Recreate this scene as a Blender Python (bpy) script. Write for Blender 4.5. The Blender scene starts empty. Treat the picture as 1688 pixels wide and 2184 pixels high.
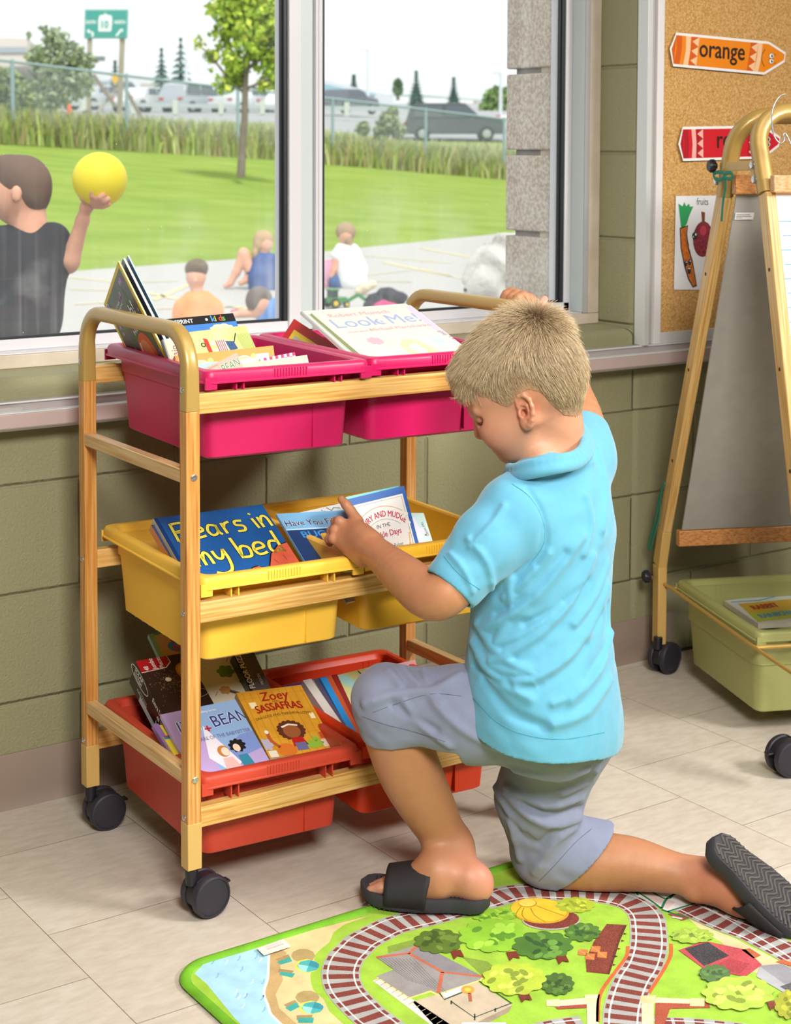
import bpy, math, random
import numpy as np
from mathutils import Vector, Matrix
SC = bpy.context.scene
rnd = random.Random(7)
# ---------------------------------------------------------------- camera (calibrated from floor tiles and wall blocks)
CF, CCX, CCY = 3457.01, 688.74, 534.65
CC = np.array([0.42668, -2.77388, 1.21974])
CW = np.array([0.54699603, 0.83478208, -0.06272339])
CR = np.array([0.8364617, -0.54802455, 0.00095902])
CU = np.array([0.03357339, 0.05299029, 0.99803049])
cam_d = bpy.data.cameras.new('camera'); cam = bpy.data.objects.new('camera', cam_d)
SC.collection.objects.link(cam); SC.camera = cam
cam.matrix_world = Matrix([[CR[0], CU[0], -CW[0], CC[0]], [CR[1], CU[1], -CW[1], CC[1]], [CR[2], CU[2], -CW[2], CC[2]], [0, 0, 0, 1]])
cam_d.sensor_fit = 'VERTICAL'; cam_d.sensor_height = 36.0; cam_d.lens = CF / 2184 * 36.0
cam_d.shift_x = (844 - CCX) / 2184; cam_d.shift_y = -(1092 - CCY) / 2184
cam_d.clip_start = 0.05; cam_d.clip_end = 1500
cam_d.dof.use_dof = True; cam_d.dof.focus_distance = 2.62; cam_d.dof.aperture_fstop = 9.5
SC.view_settings.view_transform = 'Standard'; SC.view_settings.look = 'None'
SC.view_settings.gamma = 1.0; SC.view_settings.exposure = 0.0; SC.view_settings.use_curve_mapping = False
SC.cycles.max_bounces = 6; SC.cycles.diffuse_bounces = 3; SC.cycles.transparent_max_bounces = 12
SC.cycles.sample_clamp_indirect = 4.0
# ---------------------------------------------------------------- sky
world = bpy.data.worlds.new('overcast_sky'); SC.world = world; world.use_nodes = True
wn, wl = world.node_tree.nodes, world.node_tree.links; wn.clear()
_o = wn.new('ShaderNodeOutputWorld'); _b = wn.new('ShaderNodeBackground'); _b.inputs[1].default_value = 1.0
_tc = wn.new('ShaderNodeTexCoord'); _mp = wn.new('ShaderNodeMapping'); _mp.inputs['Scale'].default_value = (1, 1, 3.0)
_ns = wn.new('ShaderNodeTexNoise'); _ns.inputs['Scale'].default_value = 2.2; _ns.inputs['Detail'].default_value = 5
_cr = wn.new('ShaderNodeValToRGB'); _cr.color_ramp.elements[0].position = 0.35; _cr.color_ramp.elements[0].color = (1.02, 1.10, 1.16, 1)
_cr.color_ramp.elements[1].position = 0.62; _cr.color_ramp.elements[1].color = (1.22, 1.24, 1.25, 1)
wl.new(_tc.outputs['Generated'], _mp.inputs['Vector']); wl.new(_mp.outputs[0], _ns.inputs['Vector'])
wl.new(_ns.outputs['Fac'], _cr.inputs[0]); wl.new(_cr.outputs[0], _b.inputs[0]); wl.new(_b.outputs[0], _o.inputs[0])
# ---------------------------------------------------------------- sun behind thin cloud, and the room's lamps
def lamp(name, kind, loc, target, energy, size=1.0, sy=None, color=(1, 1, 1), angle=None):
    d = bpy.data.lights.new(name, kind); o = bpy.data.objects.new(name, d); SC.collection.objects.link(o)
    o.location = loc; v = Vector(target) - Vector(loc); o.rotation_euler = v.to_track_quat('-Z', 'Y').to_euler()
    d.energy = energy; d.color = color
    if kind == 'AREA':
        d.shape = 'RECTANGLE'; d.size = size; d.size_y = sy or size; d.spread = math.radians(95)
    if angle is not None: d.angle = angle
    return o
lamp('hazy_sun', 'SUN', (10, 4, 20), (13, 16, 0), 3.2, color=(1, 0.98, 0.94), angle=math.radians(12))
lamp('ceiling_lamp_left', 'AREA', (0.6, -3.4, 2.55), (1.95, -0.55, 0.55), 43, 0.9, color=(1, 0.965, 0.92))
lamp('ceiling_lamp_right', 'AREA', (3.9, -3.3, 2.6), (2.15, -0.6, 0.5), 41, 0.8, color=(1, 0.965, 0.92))
lamp('ceiling_lamp_middle', 'AREA', (2.3, -1.9, 2.75), (2.3, -1.5, 0), 12, 1.4, color=(1, 0.98, 0.95))
# ---------------------------------------------------------------- helpers: pixels of the photograph to points of the place
def ray(px, py): return CW + CR * ((px - CCX) / CF) - CU * ((py - CCY) / CF)
def at(px, py, d): return CC + ray(px, py) * d
def on_z(px, py, z=0.0):
    r = ray(px, py); return CC + r * ((z - CC[2]) / r[2])
def on_y(px, py, y=0.0):
    r = ray(px, py); return CC + r * ((y - CC[1]) / r[1])
def on_pl(px, py, O, N):
    r = ray(px, py); return CC + r * (np.dot(np.array(O) - CC, N) / np.dot(r, N))
def nrm(v):
    v = np.array(v, float); return v / np.linalg.norm(v)
def lin(c):
    if isinstance(c, str):
        c = c.lstrip('#'); c = [int(c[i:i + 2], 16) / 255 for i in (0, 2, 4)]
    return tuple((x / 12.92 if x <= 0.04045 else ((x + 0.055) / 1.055) ** 2.4) for x in c[:3])
MATS = {}
def M(color, rough=0.5, metal=0.0, spec=0.5, coat=0.0, noise=None, bump=None, var=0.0, trans=0.0, sss=0.0):
    """plain procedural material; noise=(scale, colour2, amount), bump=(scale, strength, distance)"""
    key = (color, rough, metal, spec, coat, noise, bump, var, trans, sss)
    if key in MATS: return MATS[key]
    m = bpy.data.materials.new('mat'); m.use_nodes = True; nt = m.node_tree; b = nt.nodes['Principled BSDF']
    col = lin(color); b.inputs['Base Color'].default_value = (*col, 1)
    b.inputs['Roughness'].default_value = rough; b.inputs['Metallic'].default_value = metal
    b.inputs['Specular IOR Level'].default_value = spec; b.inputs['Coat Weight'].default_value = coat
    if sss:
        b.inputs['Subsurface Weight'].default_value = sss; b.inputs['Subsurface Radius'].default_value = (0.012, 0.005, 0.003); b.inputs['Subsurface Scale'].default_value = 1.0
    tc = nt.nodes.new('ShaderNodeTexCoord')
    if noise:
        sc, c2, amt = noise
        n = nt.nodes.new('ShaderNodeTexNoise'); n.inputs['Scale'].default_value = sc if not isinstance(sc, tuple) else 1.0
        n.inputs['Detail'].default_value = 4
        if isinstance(sc, tuple):
            mp = nt.nodes.new('ShaderNodeMapping'); mp.inputs['Scale'].default_value = sc
            nt.links.new(tc.outputs['Object'], mp.inputs[0]); nt.links.new(mp.outputs[0], n.inputs['Vector'])
        else: nt.links.new(tc.outputs['Object'], n.inputs['Vector'])
        r = nt.nodes.new('ShaderNodeValToRGB'); r.color_ramp.elements[0].position = 0.5 - amt; r.color_ramp.elements[1].position = 0.5 + amt
        r.color_ramp.elements[0].color = (*col, 1); r.color_ramp.elements[1].color = (*lin(c2), 1)
        nt.links.new(n.outputs['Fac'], r.inputs[0]); nt.links.new(r.outputs[0], b.inputs['Base Color'])
    if bump:
        sc, st, dist = bump
        n = nt.nodes.new('ShaderNodeTexNoise'); n.inputs['Scale'].default_value = sc; n.inputs['Detail'].default_value = 3
        nt.links.new(tc.outputs['Object'], n.inputs['Vector'])
        bp = nt.nodes.new('ShaderNodeBump'); bp.inputs['Strength'].default_value = st; bp.inputs['Distance'].default_value = dist
        nt.links.new(n.outputs['Fac'], bp.inputs['Height']); nt.links.new(bp.outputs[0], b.inputs['Normal'])
    MATS[key] = m; return m
def nodes(m):
    nt = m.node_tree; return nt, nt.nodes, nt.links, nt.nodes['Principled BSDF']
def frame(w):
    w = nrm(w); a = np.array([0, 0, 1.0]) if abs(w[2]) < 0.9 else np.array([1.0, 0, 0])
    u = nrm(np.cross(a, w)); return u, np.cross(w, u), w
def top_of(o):
    while o.parent is not None: o = o.parent
    return o
class MB:
    """collects shapes; build() links them as ONE mesh object"""
    def __init__(s): s.v = []; s.f = []; s.m = []; s.mats = []
    def mi(s, mat):
        if mat not in s.mats: s.mats.append(mat)
        return s.mats.index(mat)
    def add(s, vs, fs, mat):
        o = len(s.v); s.v.extend([tuple(map(float, p)) for p in vs]); k = s.mi(mat)
        for f in fs: s.f.append([i + o for i in f]); s.m.append(k)
    def box(s, lo, hi, mat, T=None):
        x0, y0, z0 = lo; x1, y1, z1 = hi
        vs = [(x0, y0, z0), (x1, y0, z0), (x1, y1, z0), (x0, y1, z0), (x0, y0, z1), (x1, y0, z1), (x1, y1, z1), (x0, y1, z1)]
        if T is not None: vs = [T(p) for p in vs]
        s.add(vs, [(0, 3, 2, 1), (4, 5, 6, 7), (0, 1, 5, 4), (1, 2, 6, 5), (2, 3, 7, 6), (3, 0, 4, 7)], mat); return s
    def prism(s, pts, off, mat):
        n = len(pts); off = np.array(off, float); a = [np.array(p, float) for p in pts]; b = [p + off for p in a]
        s.add(a + b, [tuple(reversed(range(n))), tuple(range(n, 2 * n))] + [(i, (i + 1) % n, n + (i + 1) % n, n + i) for i in range(n)], mat); return s
    def beam(s, a, b, w, h, mat, up=(0, 0, 1)):
        a = np.array(a, float); b = np.array(b, float); d = nrm(b - a); x = nrm(np.cross(d, up)); y = np.cross(x, d)
        c = [a + x * (i * w / 2) + y * (j * h / 2) for i, j in ((-1, -1), (1, -1), (1, 1), (-1, 1))]
        return s.prism(c, b - a, mat)
    def tube(s, path, r, mat, n=10, ry=None, up=None, caps=True, power=2.0):
        P = [np.array(p, float) for p in path]; k = len(P); rs = r if hasattr(r, '__len__') else [r] * k
        T = [nrm(P[min(i + 1, k - 1)] - P[max(i - 1, 0)]) for i in range(k)]
        u = frame(T[0])[0] if up is None else nrm(np.cross(up, T[0])); vs = []
        for i in range(k):
            u = nrm(u - T[i] * np.dot(u, T[i])) if up is None else nrm(np.cross(up, T[i])); w = np.cross(T[i], u)
            for j in range(n):
                t = 2 * math.pi * j / n; cx, sy = math.cos(t), math.sin(t)
                e = 2.0 / power; cx = math.copysign(abs(cx) ** e, cx); sy = math.copysign(abs(sy) ** e, sy)
                vs.append(P[i] + u * (rs[i] * cx) + w * ((rs[i] if ry is None else ry) * sy))
        fs = [(i * n + j, i * n + (j + 1) % n, (i + 1) * n + (j + 1) % n, (i + 1) * n + j) for i in range(k - 1) for j in range(n)]
        if caps: fs += [tuple(reversed(range(n))), tuple(range((k - 1) * n, k * n))]
        s.add(vs, fs, mat); return s
    def lathe(s, c, axis, prof, mat, n=24, sx=1.0, T=None):
        u, w, a = frame(axis); c = np.array(c, float); vs = []
        for r, h in prof:
            for j in range(n):
                t = 2 * math.pi * j / n; vs.append(c + a * h + (u * math.cos(t) * sx + w * math.sin(t)) * r)
        k = len(prof); fs = [(i * n + j, i * n + (j + 1) % n, (i + 1) * n + (j + 1) % n, (i + 1) * n + j) for i in range(k - 1) for j in range(n)]
        fs += [tuple(reversed(range(n))), tuple(range((k - 1) * n, k * n))]
        s.add(vs, fs, mat); return s
    def ball(s, c, r, mat, n=16, m=10, R=None):
        rr = r if hasattr(r, '__len__') else (r, r, r); vs = []; c = np.array(c, float)
        R = np.eye(3) if R is None else R
        for i in range(m + 1):
            ph = math.pi * i / m
            for j in range(n):
                t = 2 * math.pi * j / n
                vs.append(c + R @ np.array([rr[0] * math.sin(ph) * math.cos(t), rr[1] * math.sin(ph) * math.sin(t), rr[2] * math.cos(ph)]))
        s.add(vs, [(i * n + j, (i + 1) * n + j, (i + 1) * n + (j + 1) % n, i * n + (j + 1) % n) for i in range(m) for j in range(n)], mat); return s
    def raw(s, V, F, mat):
        s.add(V, F, mat); return s
    def build(s, name, parent=None, bevel=0.0, smooth=30, seg=2, world=False, sub=0):
        V = s.v
        if world and parent is not None:
            inv = top_of(parent).matrix_world.inverted()
            V = [tuple(inv @ Vector(p)) for p in V]
        me = bpy.data.meshes.new(name); me.from_pydata(V, [], s.f)
        for m in s.mats: me.materials.append(m)
        me.polygons.foreach_set('material_index', s.m)
        me.polygons.foreach_set('use_smooth', [smooth > 0] * len(s.f)); me.update()
        if smooth and smooth < 180: me.set_sharp_from_angle(angle=math.radians(smooth))
        o = bpy.data.objects.new(name, me); SC.collection.objects.link(o)
        if parent is not None: o.parent = parent
        if bevel:
            b = o.modifiers.new('soft_edges', 'BEVEL'); b.width = bevel; b.segments = seg; b.limit_method = 'ANGLE'; b.angle_limit = math.radians(35)
        if sub:
            q = o.modifiers.new('smoothing', 'SUBSURF'); q.levels = sub; q.render_levels = sub
        return o
def tag(o, label=None, cat=None, group=None, kind=None):
    if label: o['label'] = label
    if cat: o['category'] = cat
    if group: o['group'] = group
    if kind: o['kind'] = kind
    return o
def thing(name, label, cat, loc=(0, 0, 0), rz=0.0, group=None, mat=None):
    o = bpy.data.objects.new(name, None); SC.collection.objects.link(o); o.empty_display_size = 0.1
    mw = mat if mat is not None else Matrix.Translation(Vector([float(x) for x in loc])) @ Matrix.Rotation(rz, 4, 'Z')
    o.matrix_world = mw; o.matrix_basis = mw
    return tag(o, label, cat, group)
def structure(o): o['kind'] = 'structure'; return o
def dup(o, mw, label=None, group=None):
    c = o.copy(); SC.collection.objects.link(c); c.matrix_basis = mw; c.matrix_world = mw
    if label: c['label'] = label
    if group: c['group'] = group
    for ch in list(o.children):
        k = ch.copy(); SC.collection.objects.link(k); k.parent = c
        for g in list(ch.children):
            q = g.copy(); SC.collection.objects.link(q); q.parent = k
    return c
# ---- flat printed art on a surface: U right, V up, N out of the surface
_TX = {}
def text_mesh(s, bold=0.0):
    if (s, bold) in _TX: return _TX[(s, bold)]
    cu = bpy.data.curves.new('t', 'FONT'); cu.body = s; cu.size = 1.0; cu.offset = bold; cu.resolution_u = 3
    ob = bpy.data.objects.new('t', cu); SC.collection.objects.link(ob)
    dg = bpy.context.evaluated_depsgraph_get(); me = ob.evaluated_get(dg).to_mesh()
    V = np.array([v.co[:2] for v in me.vertices]) if len(me.vertices) else np.zeros((0, 2)); F = [tuple(p.vertices) for p in me.polygons]
    ob.evaluated_get(dg).to_mesh_clear(); bpy.data.objects.remove(ob); bpy.data.curves.remove(cu)
    _TX[(s, bold)] = (V, F); return V, F
class Art:
    def __init__(s, mb, O, U, V, N=None, step=0.00012, base=0.0003):
        s.mb = mb; s.O = np.array(O, float); s.U = np.array(U, float); s.V = np.array(V, float)
        s.N = nrm(np.cross(s.U, s.V)) if N is None else np.array(N, float); s.step = step; s.base = base; s.k = 0
    clip = None
    def P(s, x, y, l):
        if s.clip is not None: x, y = min(max(x, 0), 1), min(max(y, s.clip), 0)
        return s.O + s.U * x + s.V * y + s.N * (s.base + l * s.step)
    def poly(s, pts, mat, l=1):
        if sum(pts[i - 1][0] * pts[i][1] - pts[i][0] * pts[i - 1][1] for i in range(len(pts))) < 0: pts = pts[::-1]
        s.mb.add([s.P(x, y, l) for x, y in pts], [tuple(range(len(pts)))], mat); return s
    def rect(s, x0, y0, x1, y1, mat, l=1): return s.poly([(x0, y0), (x1, y0), (x1, y1), (x0, y1)], mat, l)
    def ell(s, cx, cy, rx, ry, mat, l=1, rot=0.0, n=24, a0=0, a1=360):
        c, q = math.cos(rot), math.sin(rot); pts = []
        for i in range(n if a1 - a0 >= 360 else n + 1):
            t = math.radians(a0 + (a1 - a0) * i / n); x, y = rx * math.cos(t), ry * math.sin(t); pts.append((cx + c * x - q * y, cy + q * x + c * y))
        return s.poly(pts, mat, l)
    def line(s, pts, w, mat, l=1, closed=False):
        P = [np.array(p, float) for p in pts]; k = len(P); L = []; R = []
        for i in range(k):
            if closed: d = P[(i + 1) % k] - P[i - 1]
            else: d = P[min(i + 1, k - 1)] - P[max(i - 1, 0)]
            d = d / (np.linalg.norm(d) + 1e-12); n = np.array([-d[1], d[0]]); ww = w[i] if hasattr(w, '__len__') else w
            L.append(P[i] + n * ww / 2); R.append(P[i] - n * ww / 2)
        V = [s.P(*p, l) for p in L] + [s.P(*p, l) for p in R]
        m = k if closed else k - 1
        s.mb.add(V, [(k + i, k + (i + 1) % k, (i + 1) % k, i) for i in range(m)], mat); return s
    def blob(s, cx, cy, rx, ry, mat, l=1, k=9, amp=0.12, seed=1, rot=0.0):
        q = random.Random(seed); ph = q.random() * 6; n = k * 5; pts = []
        c, sn = math.cos(rot), math.sin(rot)
        for i in range(n):
            t = 2 * math.pi * i / n; r = 1 + amp * abs(math.sin(k * t / 2 + ph)) - amp / 2; x, y = rx * r * math.cos(t), ry * r * math.sin(t)
            pts.append((cx + c * x - sn * y, cy + sn * x + c * y))
        return s.poly(pts, mat, l)
    def text(s, t, x, y, size, mat, l=2, bold=0.0, sx=1.0, rot=0.0, shear=0.0, align='l', warp=None):
        if bold > 0:                                        # heavier strokes: the same letters laid down a few times
            for i, (a, b) in enumerate(((-1, 0), (1, 0), (0, 0.8), (0, -0.8))): s.text(t, x + a * bold * size, y + b * bold * size, size, mat, l + 0.06 * i, 0, sx, rot, shear, align, warp)
            return s
        V, F = text_mesh(t)
        if not len(V): return s
        X = V[:, 0] * size * sx + V[:, 1] * size * shear; Y = V[:, 1] * size
        if align == 'c': X = X - (X.min() + X.max()) / 2
        if align == 'r': X = X - X.max()
        if warp: X, Y = warp(X, Y)
        c, q = math.cos(rot), math.sin(rot)
        s.mb.add([s.P(x + c * a - q * b, y + q * a + c * b, l) for a, b in zip(X, Y)], F, mat); return s
def smoothpath(pts, n=6, closed=False):
    P = [np.array(p, float) for p in pts]; k = len(P); out = []
    for i in range(k if closed else k - 1):
        p0 = P[i - 1] if (closed or i > 0) else P[0]; p1 = P[i]; p2 = P[(i + 1) % k]; p3 = P[(i + 2) % k] if (closed or i + 2 < k) else P[-1]
        for j in range(n):
            t = j / n; out.append(0.5 * ((2 * p1) + (-p0 + p2) * t + (2 * p0 - 5 * p1 + 4 * p2 - p3) * t * t + (-p0 + 3 * p1 - 3 * p2 + p3) * t ** 3))
    if not closed: out.append(P[-1])
    return out
# ================================================================ smooth bodies: distance fields turned into one mesh
class F:
    """ordered list of rounded shapes blended together; op 'u' adds, 's' cuts"""
    def __init__(s): s.p = []
    def cap(s, a, b, ra, rb=None, k=0.012, op='u'):
        s.p.append(('c', np.array(a, float), np.array(b, float), ra, ra if rb is None else rb, k, op)); return s
    def chain(s, pts, rs, k=0.012, op='u'):
        for i in range(len(pts) - 1): s.cap(pts[i], pts[i + 1], rs[i], rs[i + 1], k, op)
        return s
    def spline(s, pts, rs, n=4, k=0.004):
        Q = smoothpath([np.append(p, r) for p, r in zip(pts, rs)], n); return s.chain([q[:3] for q in Q], [q[3] for q in Q], k)
    def ell(s, c, R, r, k=0.012, op='u'):
        s.p.append(('e', np.array(c, float), np.array(R, float), np.array(r, float), None, k, op)); return s
    @staticmethod
    def d1(q, P):
        if q[0] == 'c':
            a, b, ra, rb = q[1:5]; ba = b - a; l2 = ba @ ba + 1e-12; pa = P - a
            h = np.clip((pa @ ba) / l2, 0, 1); d = pa - h[:, None] * ba
            return np.sqrt((d * d).sum(1)) - (ra + (rb - ra) * h)
        c, R, r = q[1:4]; L = (P - c) @ R.T; k0 = np.sqrt(((L / r) ** 2).sum(1)) + 1e-9; k1 = np.sqrt(((L / (r * r)) ** 2).sum(1)) + 1e-9
        return k0 * (k0 - 1) / k1
    def __call__(s, P, act=None):
        d = np.full(len(P), 10.0)
        for i, q in enumerate(s.p):
            if act is not None and not act[i]: continue
            e = s.d1(q, P); k = q[5]
            if q[6] == 'u':
                h = np.maximum(k - np.abs(d - e), 0) / k; d = np.minimum(d, e) - h * h * k * 0.25
            else:
                e = -e; h = np.maximum(k - np.abs(d - e), 0) / k; d = np.maximum(d, e) + h * h * k * 0.25
        return d
    def active(s, C, rad):
        D = np.stack([s.d1(q, C[None])[0:1] for q in s.p]).ravel(); u = np.array([q[6] == 'u' for q in s.p]); k = np.array([q[5] for q in s.p])
        m = D[u].min(); return np.where(u, D < m + 2.2 * rad + k, D < 2.2 * rad + k), m
    def bounds(s):
        lo = np.full(3, 1e9); hi = -lo
        for q in s.p:
            if q[6] != 'u': continue
            if q[0] == 'c':
                for c, r in ((q[1], q[3]), (q[2], q[4])): lo = np.minimum(lo, c - r); hi = np.maximum(hi, c + r)
            else: r = max(q[3]); lo = np.minimum(lo, q[1] - r); hi = np.maximum(hi, q[1] + r)
        return lo, hi
def sdf_mesh(f, h, post=None, pad=0.02, bs=14):
    """surface nets; post(P, d) may bend or cut the field"""
    lo, hi = f.bounds(); lo = lo - pad; hi = hi + pad
    N = [int(math.ceil((hi[i] - lo[i]) / h / bs)) * bs + 1 for i in range(3)]
    G = np.full(N, 1.0, np.float32); rad = h * bs * math.sqrt(3) / 2
    ar = np.arange(bs + 1)
    for i in range(0, N[0] - 1, bs):
        for j in range(0, N[1] - 1, bs):
            for k in range(0, N[2] - 1, bs):
                C = lo + h * (np.array([i, j, k]) + bs / 2); act, m = f.active(C, rad)
                if m > rad * 1.3 + 0.02 : continue
                if m < -rad * 1.6 - 0.03:
                    G[i:i + bs + 1, j:j + bs + 1, k:k + bs + 1] = -1.0
                    if post is None: continue
                g = np.stack(np.meshgrid(i + ar, j + ar, k + ar, indexing='ij'), -1).reshape(-1, 3); P = lo + g * h
                d = f(P, act)
                if post is not None: d = post(P, d)
                G[i:i + bs + 1, j:j + bs + 1, k:k + bs + 1] = d.reshape(bs + 1, bs + 1, bs + 1)
    S = G < 0; nx, ny, nz = N
    cnt = np.zeros((nx - 1, ny - 1, nz - 1), np.int8)
    for a in (0, 1):
        for b in (0, 1):
            for c in (0, 1): cnt += S[a:nx - 1 + a, b:ny - 1 + b, c:nz - 1 + c]
    I = np.argwhere((cnt > 0) & (cnt < 8)); idx = -np.ones(cnt.shape, np.int32); idx[tuple(I.T)] = np.arange(len(I))
    acc = np.zeros((len(I), 3)); num = np.zeros(len(I)); cor = [(a, b, c) for a in (0, 1) for b in (0, 1) for c in (0, 1)]
    V = {q: G[I[:, 0] + q[0], I[:, 1] + q[1], I[:, 2] + q[2]] for q in cor}
    for q in cor:
        for ax in range(3):
            if q[ax]: continue
            r = list(q); r[ax] = 1; r = tuple(r); a, b = V[q], V[r]; m = (a < 0) != (b < 0)
            t = a[m] / (a[m] - b[m]); p = np.tile(np.array(q, float), (m.sum(), 1)); p[:, ax] += t; acc[m] += p; num[m] += 1
    vert = lo + h * (I + acc / num[:, None]); faces = []
    for ax in range(3):
        s0 = [slice(1, nx - 1), slice(1, ny - 1), slice(1, nz - 1)]; s1 = list(s0); s0[ax] = slice(0, N[ax] - 1); s1[ax] = slice(1, N[ax])
        A = S[tuple(s0)]; B = S[tuple(s1)]; E = np.argwhere(A != B)
        if not len(E): continue
        off = np.array([1, 1, 1]); off[ax] = 0; E = E + off; o1, o2 = [(1, 2), (2, 0), (0, 1)][ax]
        def sh(E, a, b):
            q = E.copy(); q[:, o1] -= a; q[:, o2] -= b; return idx[tuple(q.T)]
        quad = np.stack([sh(E, 0, 0), sh(E, 1, 0), sh(E, 1, 1), sh(E, 0, 1)], 1)
        flip = ~S[tuple(E.T)]; quad[flip] = quad[flip][:, ::-1]; faces.append(quad)
    Fc = np.concatenate(faces); Fc = Fc[(Fc >= 0).all(1)]
    return vert, Fc
def relax(V, Fc, it=2, lam=0.5):
    for _ in range(it):
        A = np.zeros_like(V); n = np.zeros(len(V))
        for a, b in ((0, 1), (1, 2), (2, 3), (3, 0)):
            np.add.at(A, Fc[:, a], V[Fc[:, b]]); np.add.at(A, Fc[:, b], V[Fc[:, a]]); np.add.at(n, Fc[:, a], 1); np.add.at(n, Fc[:, b], 1)
        V = V + lam * (A / np.maximum(n, 1)[:, None] - V)
    return V
def mesh_np(name, V, Fc, mat, parent=None, col=None, world=True, midx=None, mats=None):
    """mesh from arrays (world coordinates); col = per-vertex colour attribute 'tint'"""
    if parent is not None and world:
        inv = np.array(top_of(parent).matrix_world.inverted()); V = V @ inv[:3, :3].T + inv[:3, 3]
    me = bpy.data.meshes.new(name); n = Fc.shape[1]
    me.vertices.add(len(V)); me.vertices.foreach_set('co', V.astype(np.float32).ravel())
    me.loops.add(Fc.size); me.loops.foreach_set('vertex_index', Fc.astype(np.int32).ravel())
    me.polygons.add(len(Fc)); me.polygons.foreach_set('loop_start', np.arange(0, Fc.size, n, dtype=np.int32)); me.polygons.foreach_set('loop_total', np.full(len(Fc), n, np.int32))
    me.update(calc_edges=True); me.polygons.foreach_set('use_smooth', np.ones(len(Fc), bool))
    for m in (mats or [mat]): me.materials.append(m)
    if midx is not None: me.polygons.foreach_set('material_index', midx.astype(np.int32))
    if col is not None:
        a = me.color_attributes.new('tint', 'FLOAT_COLOR', 'POINT'); c = np.ones((len(V), 4), np.float32); c[:, :3] = col; a.data.foreach_set('color', c.ravel())
    me.update(); o = bpy.data.objects.new(name, me); SC.collection.objects.link(o)
    if parent is not None: o.parent = parent
    return o
def tint_mat(rough=0.5, sss=0.0, bump=None, spec=0.4, sheen=0.0, weave=None):
    key = ('tint', rough, sss, bump, spec, sheen, weave)
    if key in MATS: return MATS[key]
    m = M('#808080', rough, spec=spec, sss=sss).copy(); nt, N, L, b = nodes(m)
    a = N.new('ShaderNodeAttribute'); a.attribute_name = 'tint'; b.inputs['Sheen Weight'].default_value = sheen; b.inputs['Sheen Roughness'].default_value = 0.5
    tc = N.new('ShaderNodeTexCoord'); last = None
    n = N.new('ShaderNodeTexNoise'); n.inputs['Scale'].default_value = 55; n.inputs['Detail'].default_value = 5; L.new(tc.outputs['Object'], n.inputs['Vector'])
    r = N.new('ShaderNodeMapRange'); r.inputs[3].default_value = 0.90; r.inputs[4].default_value = 1.10; L.new(n.outputs['Fac'], r.inputs[0])
    mx = N.new('ShaderNodeVectorMath'); mx.operation = 'SCALE'; L.new(a.outputs['Color'], mx.inputs[0]); L.new(r.outputs[0], mx.inputs['Scale']); L.new(mx.outputs[0], b.inputs['Base Color'])
    for q in (bump or ()):
        sc, st, di = q; t = N.new('ShaderNodeTexNoise'); t.inputs['Scale'].default_value = sc; t.inputs['Detail'].default_value = 3; L.new(tc.outputs['Object'], t.inputs['Vector'])
        bp = N.new('ShaderNodeBump'); bp.inputs['Strength'].default_value = st; bp.inputs['Distance'].default_value = di; L.new(t.outputs['Fac'], bp.inputs['Height'])
        if last: L.new(last.outputs[0], bp.inputs['Normal'])
        last = bp
    if last: L.new(last.outputs[0], b.inputs['Normal'])
    MATS[key] = m; return m
def hit(f, px, py, d0=1.9, d1=3.4, it=60):
    """where the view through a photo pixel first meets a field"""
    r = ray(px, py); ln = np.linalg.norm(r); r = r / ln; t = d0
    for _ in range(it):
        p = CC + r * t * 1.0; e = f(p[None])[0]
        if e < 0.0004: return p
        t += max(e * 0.8, 0.0005)
        if t > d1: return None
    return CC + r * t
# ================================================================ outdoors: paved yard, lawn, fence, field, car park, sky line
def lerp(a, b, t): return a + (b - a) * t
ZG = -0.15
COLS = list(range(-700, 2101, 70))
def zrow(px, py, d): return at(px, py, d)
def edge_y(px): return float(np.interp(px, [-700, 0, 160, 600, 1140, 2100], [632, 590, 578, 546, 491, 430]))
def fence_y(px): return float(np.interp(px, [-700, 20, 540, 1140, 2100], [262, 306, 336, 388, 460]))
def fence_d(px): return float(np.interp(px, [-700, 28, 1075, 2100], [27, 35, 48, 60]))
ROWS = []
def K1Y(px): return lerp(fence_y(px), float(np.interp(px, [-700, 0, 600, 850, 2100], [258, 258, 262, 300, 315])), 0.55)
for px in COLS:
    e = on_z(px, edge_y(px), ZG); d = np.dot(e - CC, CW); f = at(px, fence_y(px), fence_d(px)); y0 = fence_y(px)
    col = []
    for t in (0, 0.12, 0.3, 0.5, 0.7, 0.85, 1.0):
        p = lerp(e, f, t); p = p + np.array([0, 0, 0.10 * math.sin(math.pi * t)]); col.append(p)
    k1 = at(px, K1Y(px), fence_d(px) + 12); k2 = at(px, np.interp(px, [-700, 0, 600, 850, 1140, 2100], [262, 258, 262, 300, 304, 315]), 73); k3 = at(px, np.interp(px, [-700, 600, 850, 2100], [242, 243, 262, 275]), 84); k4 = at(px, 226, 150); k5 = at(px, 214, 420)
    col += [k1, k2, k3, k4, k5]; ROWS.append(col)
GRS = M('#8FAA3C', 0.9, spec=0.1, noise=(0.9, '#A3B850', 0.3), bump=(9, 0.5, 0.05)); GRS2 = M('#94A752', 0.95, spec=0.0, noise=((0.7, 1.6, 1.3), '#7F9644', 0.22), bump=(7, 0.6, 0.08)); FLD = M('#A3A866', 0.95, spec=0.05, noise=(0.4, '#8F9F58', 0.3)); ASP = M('#CBC9C5', 0.9, spec=0.1, noise=(60, '#9E9B96', 0.3)); LOT = M('#A5A5A6', 0.9)
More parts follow.
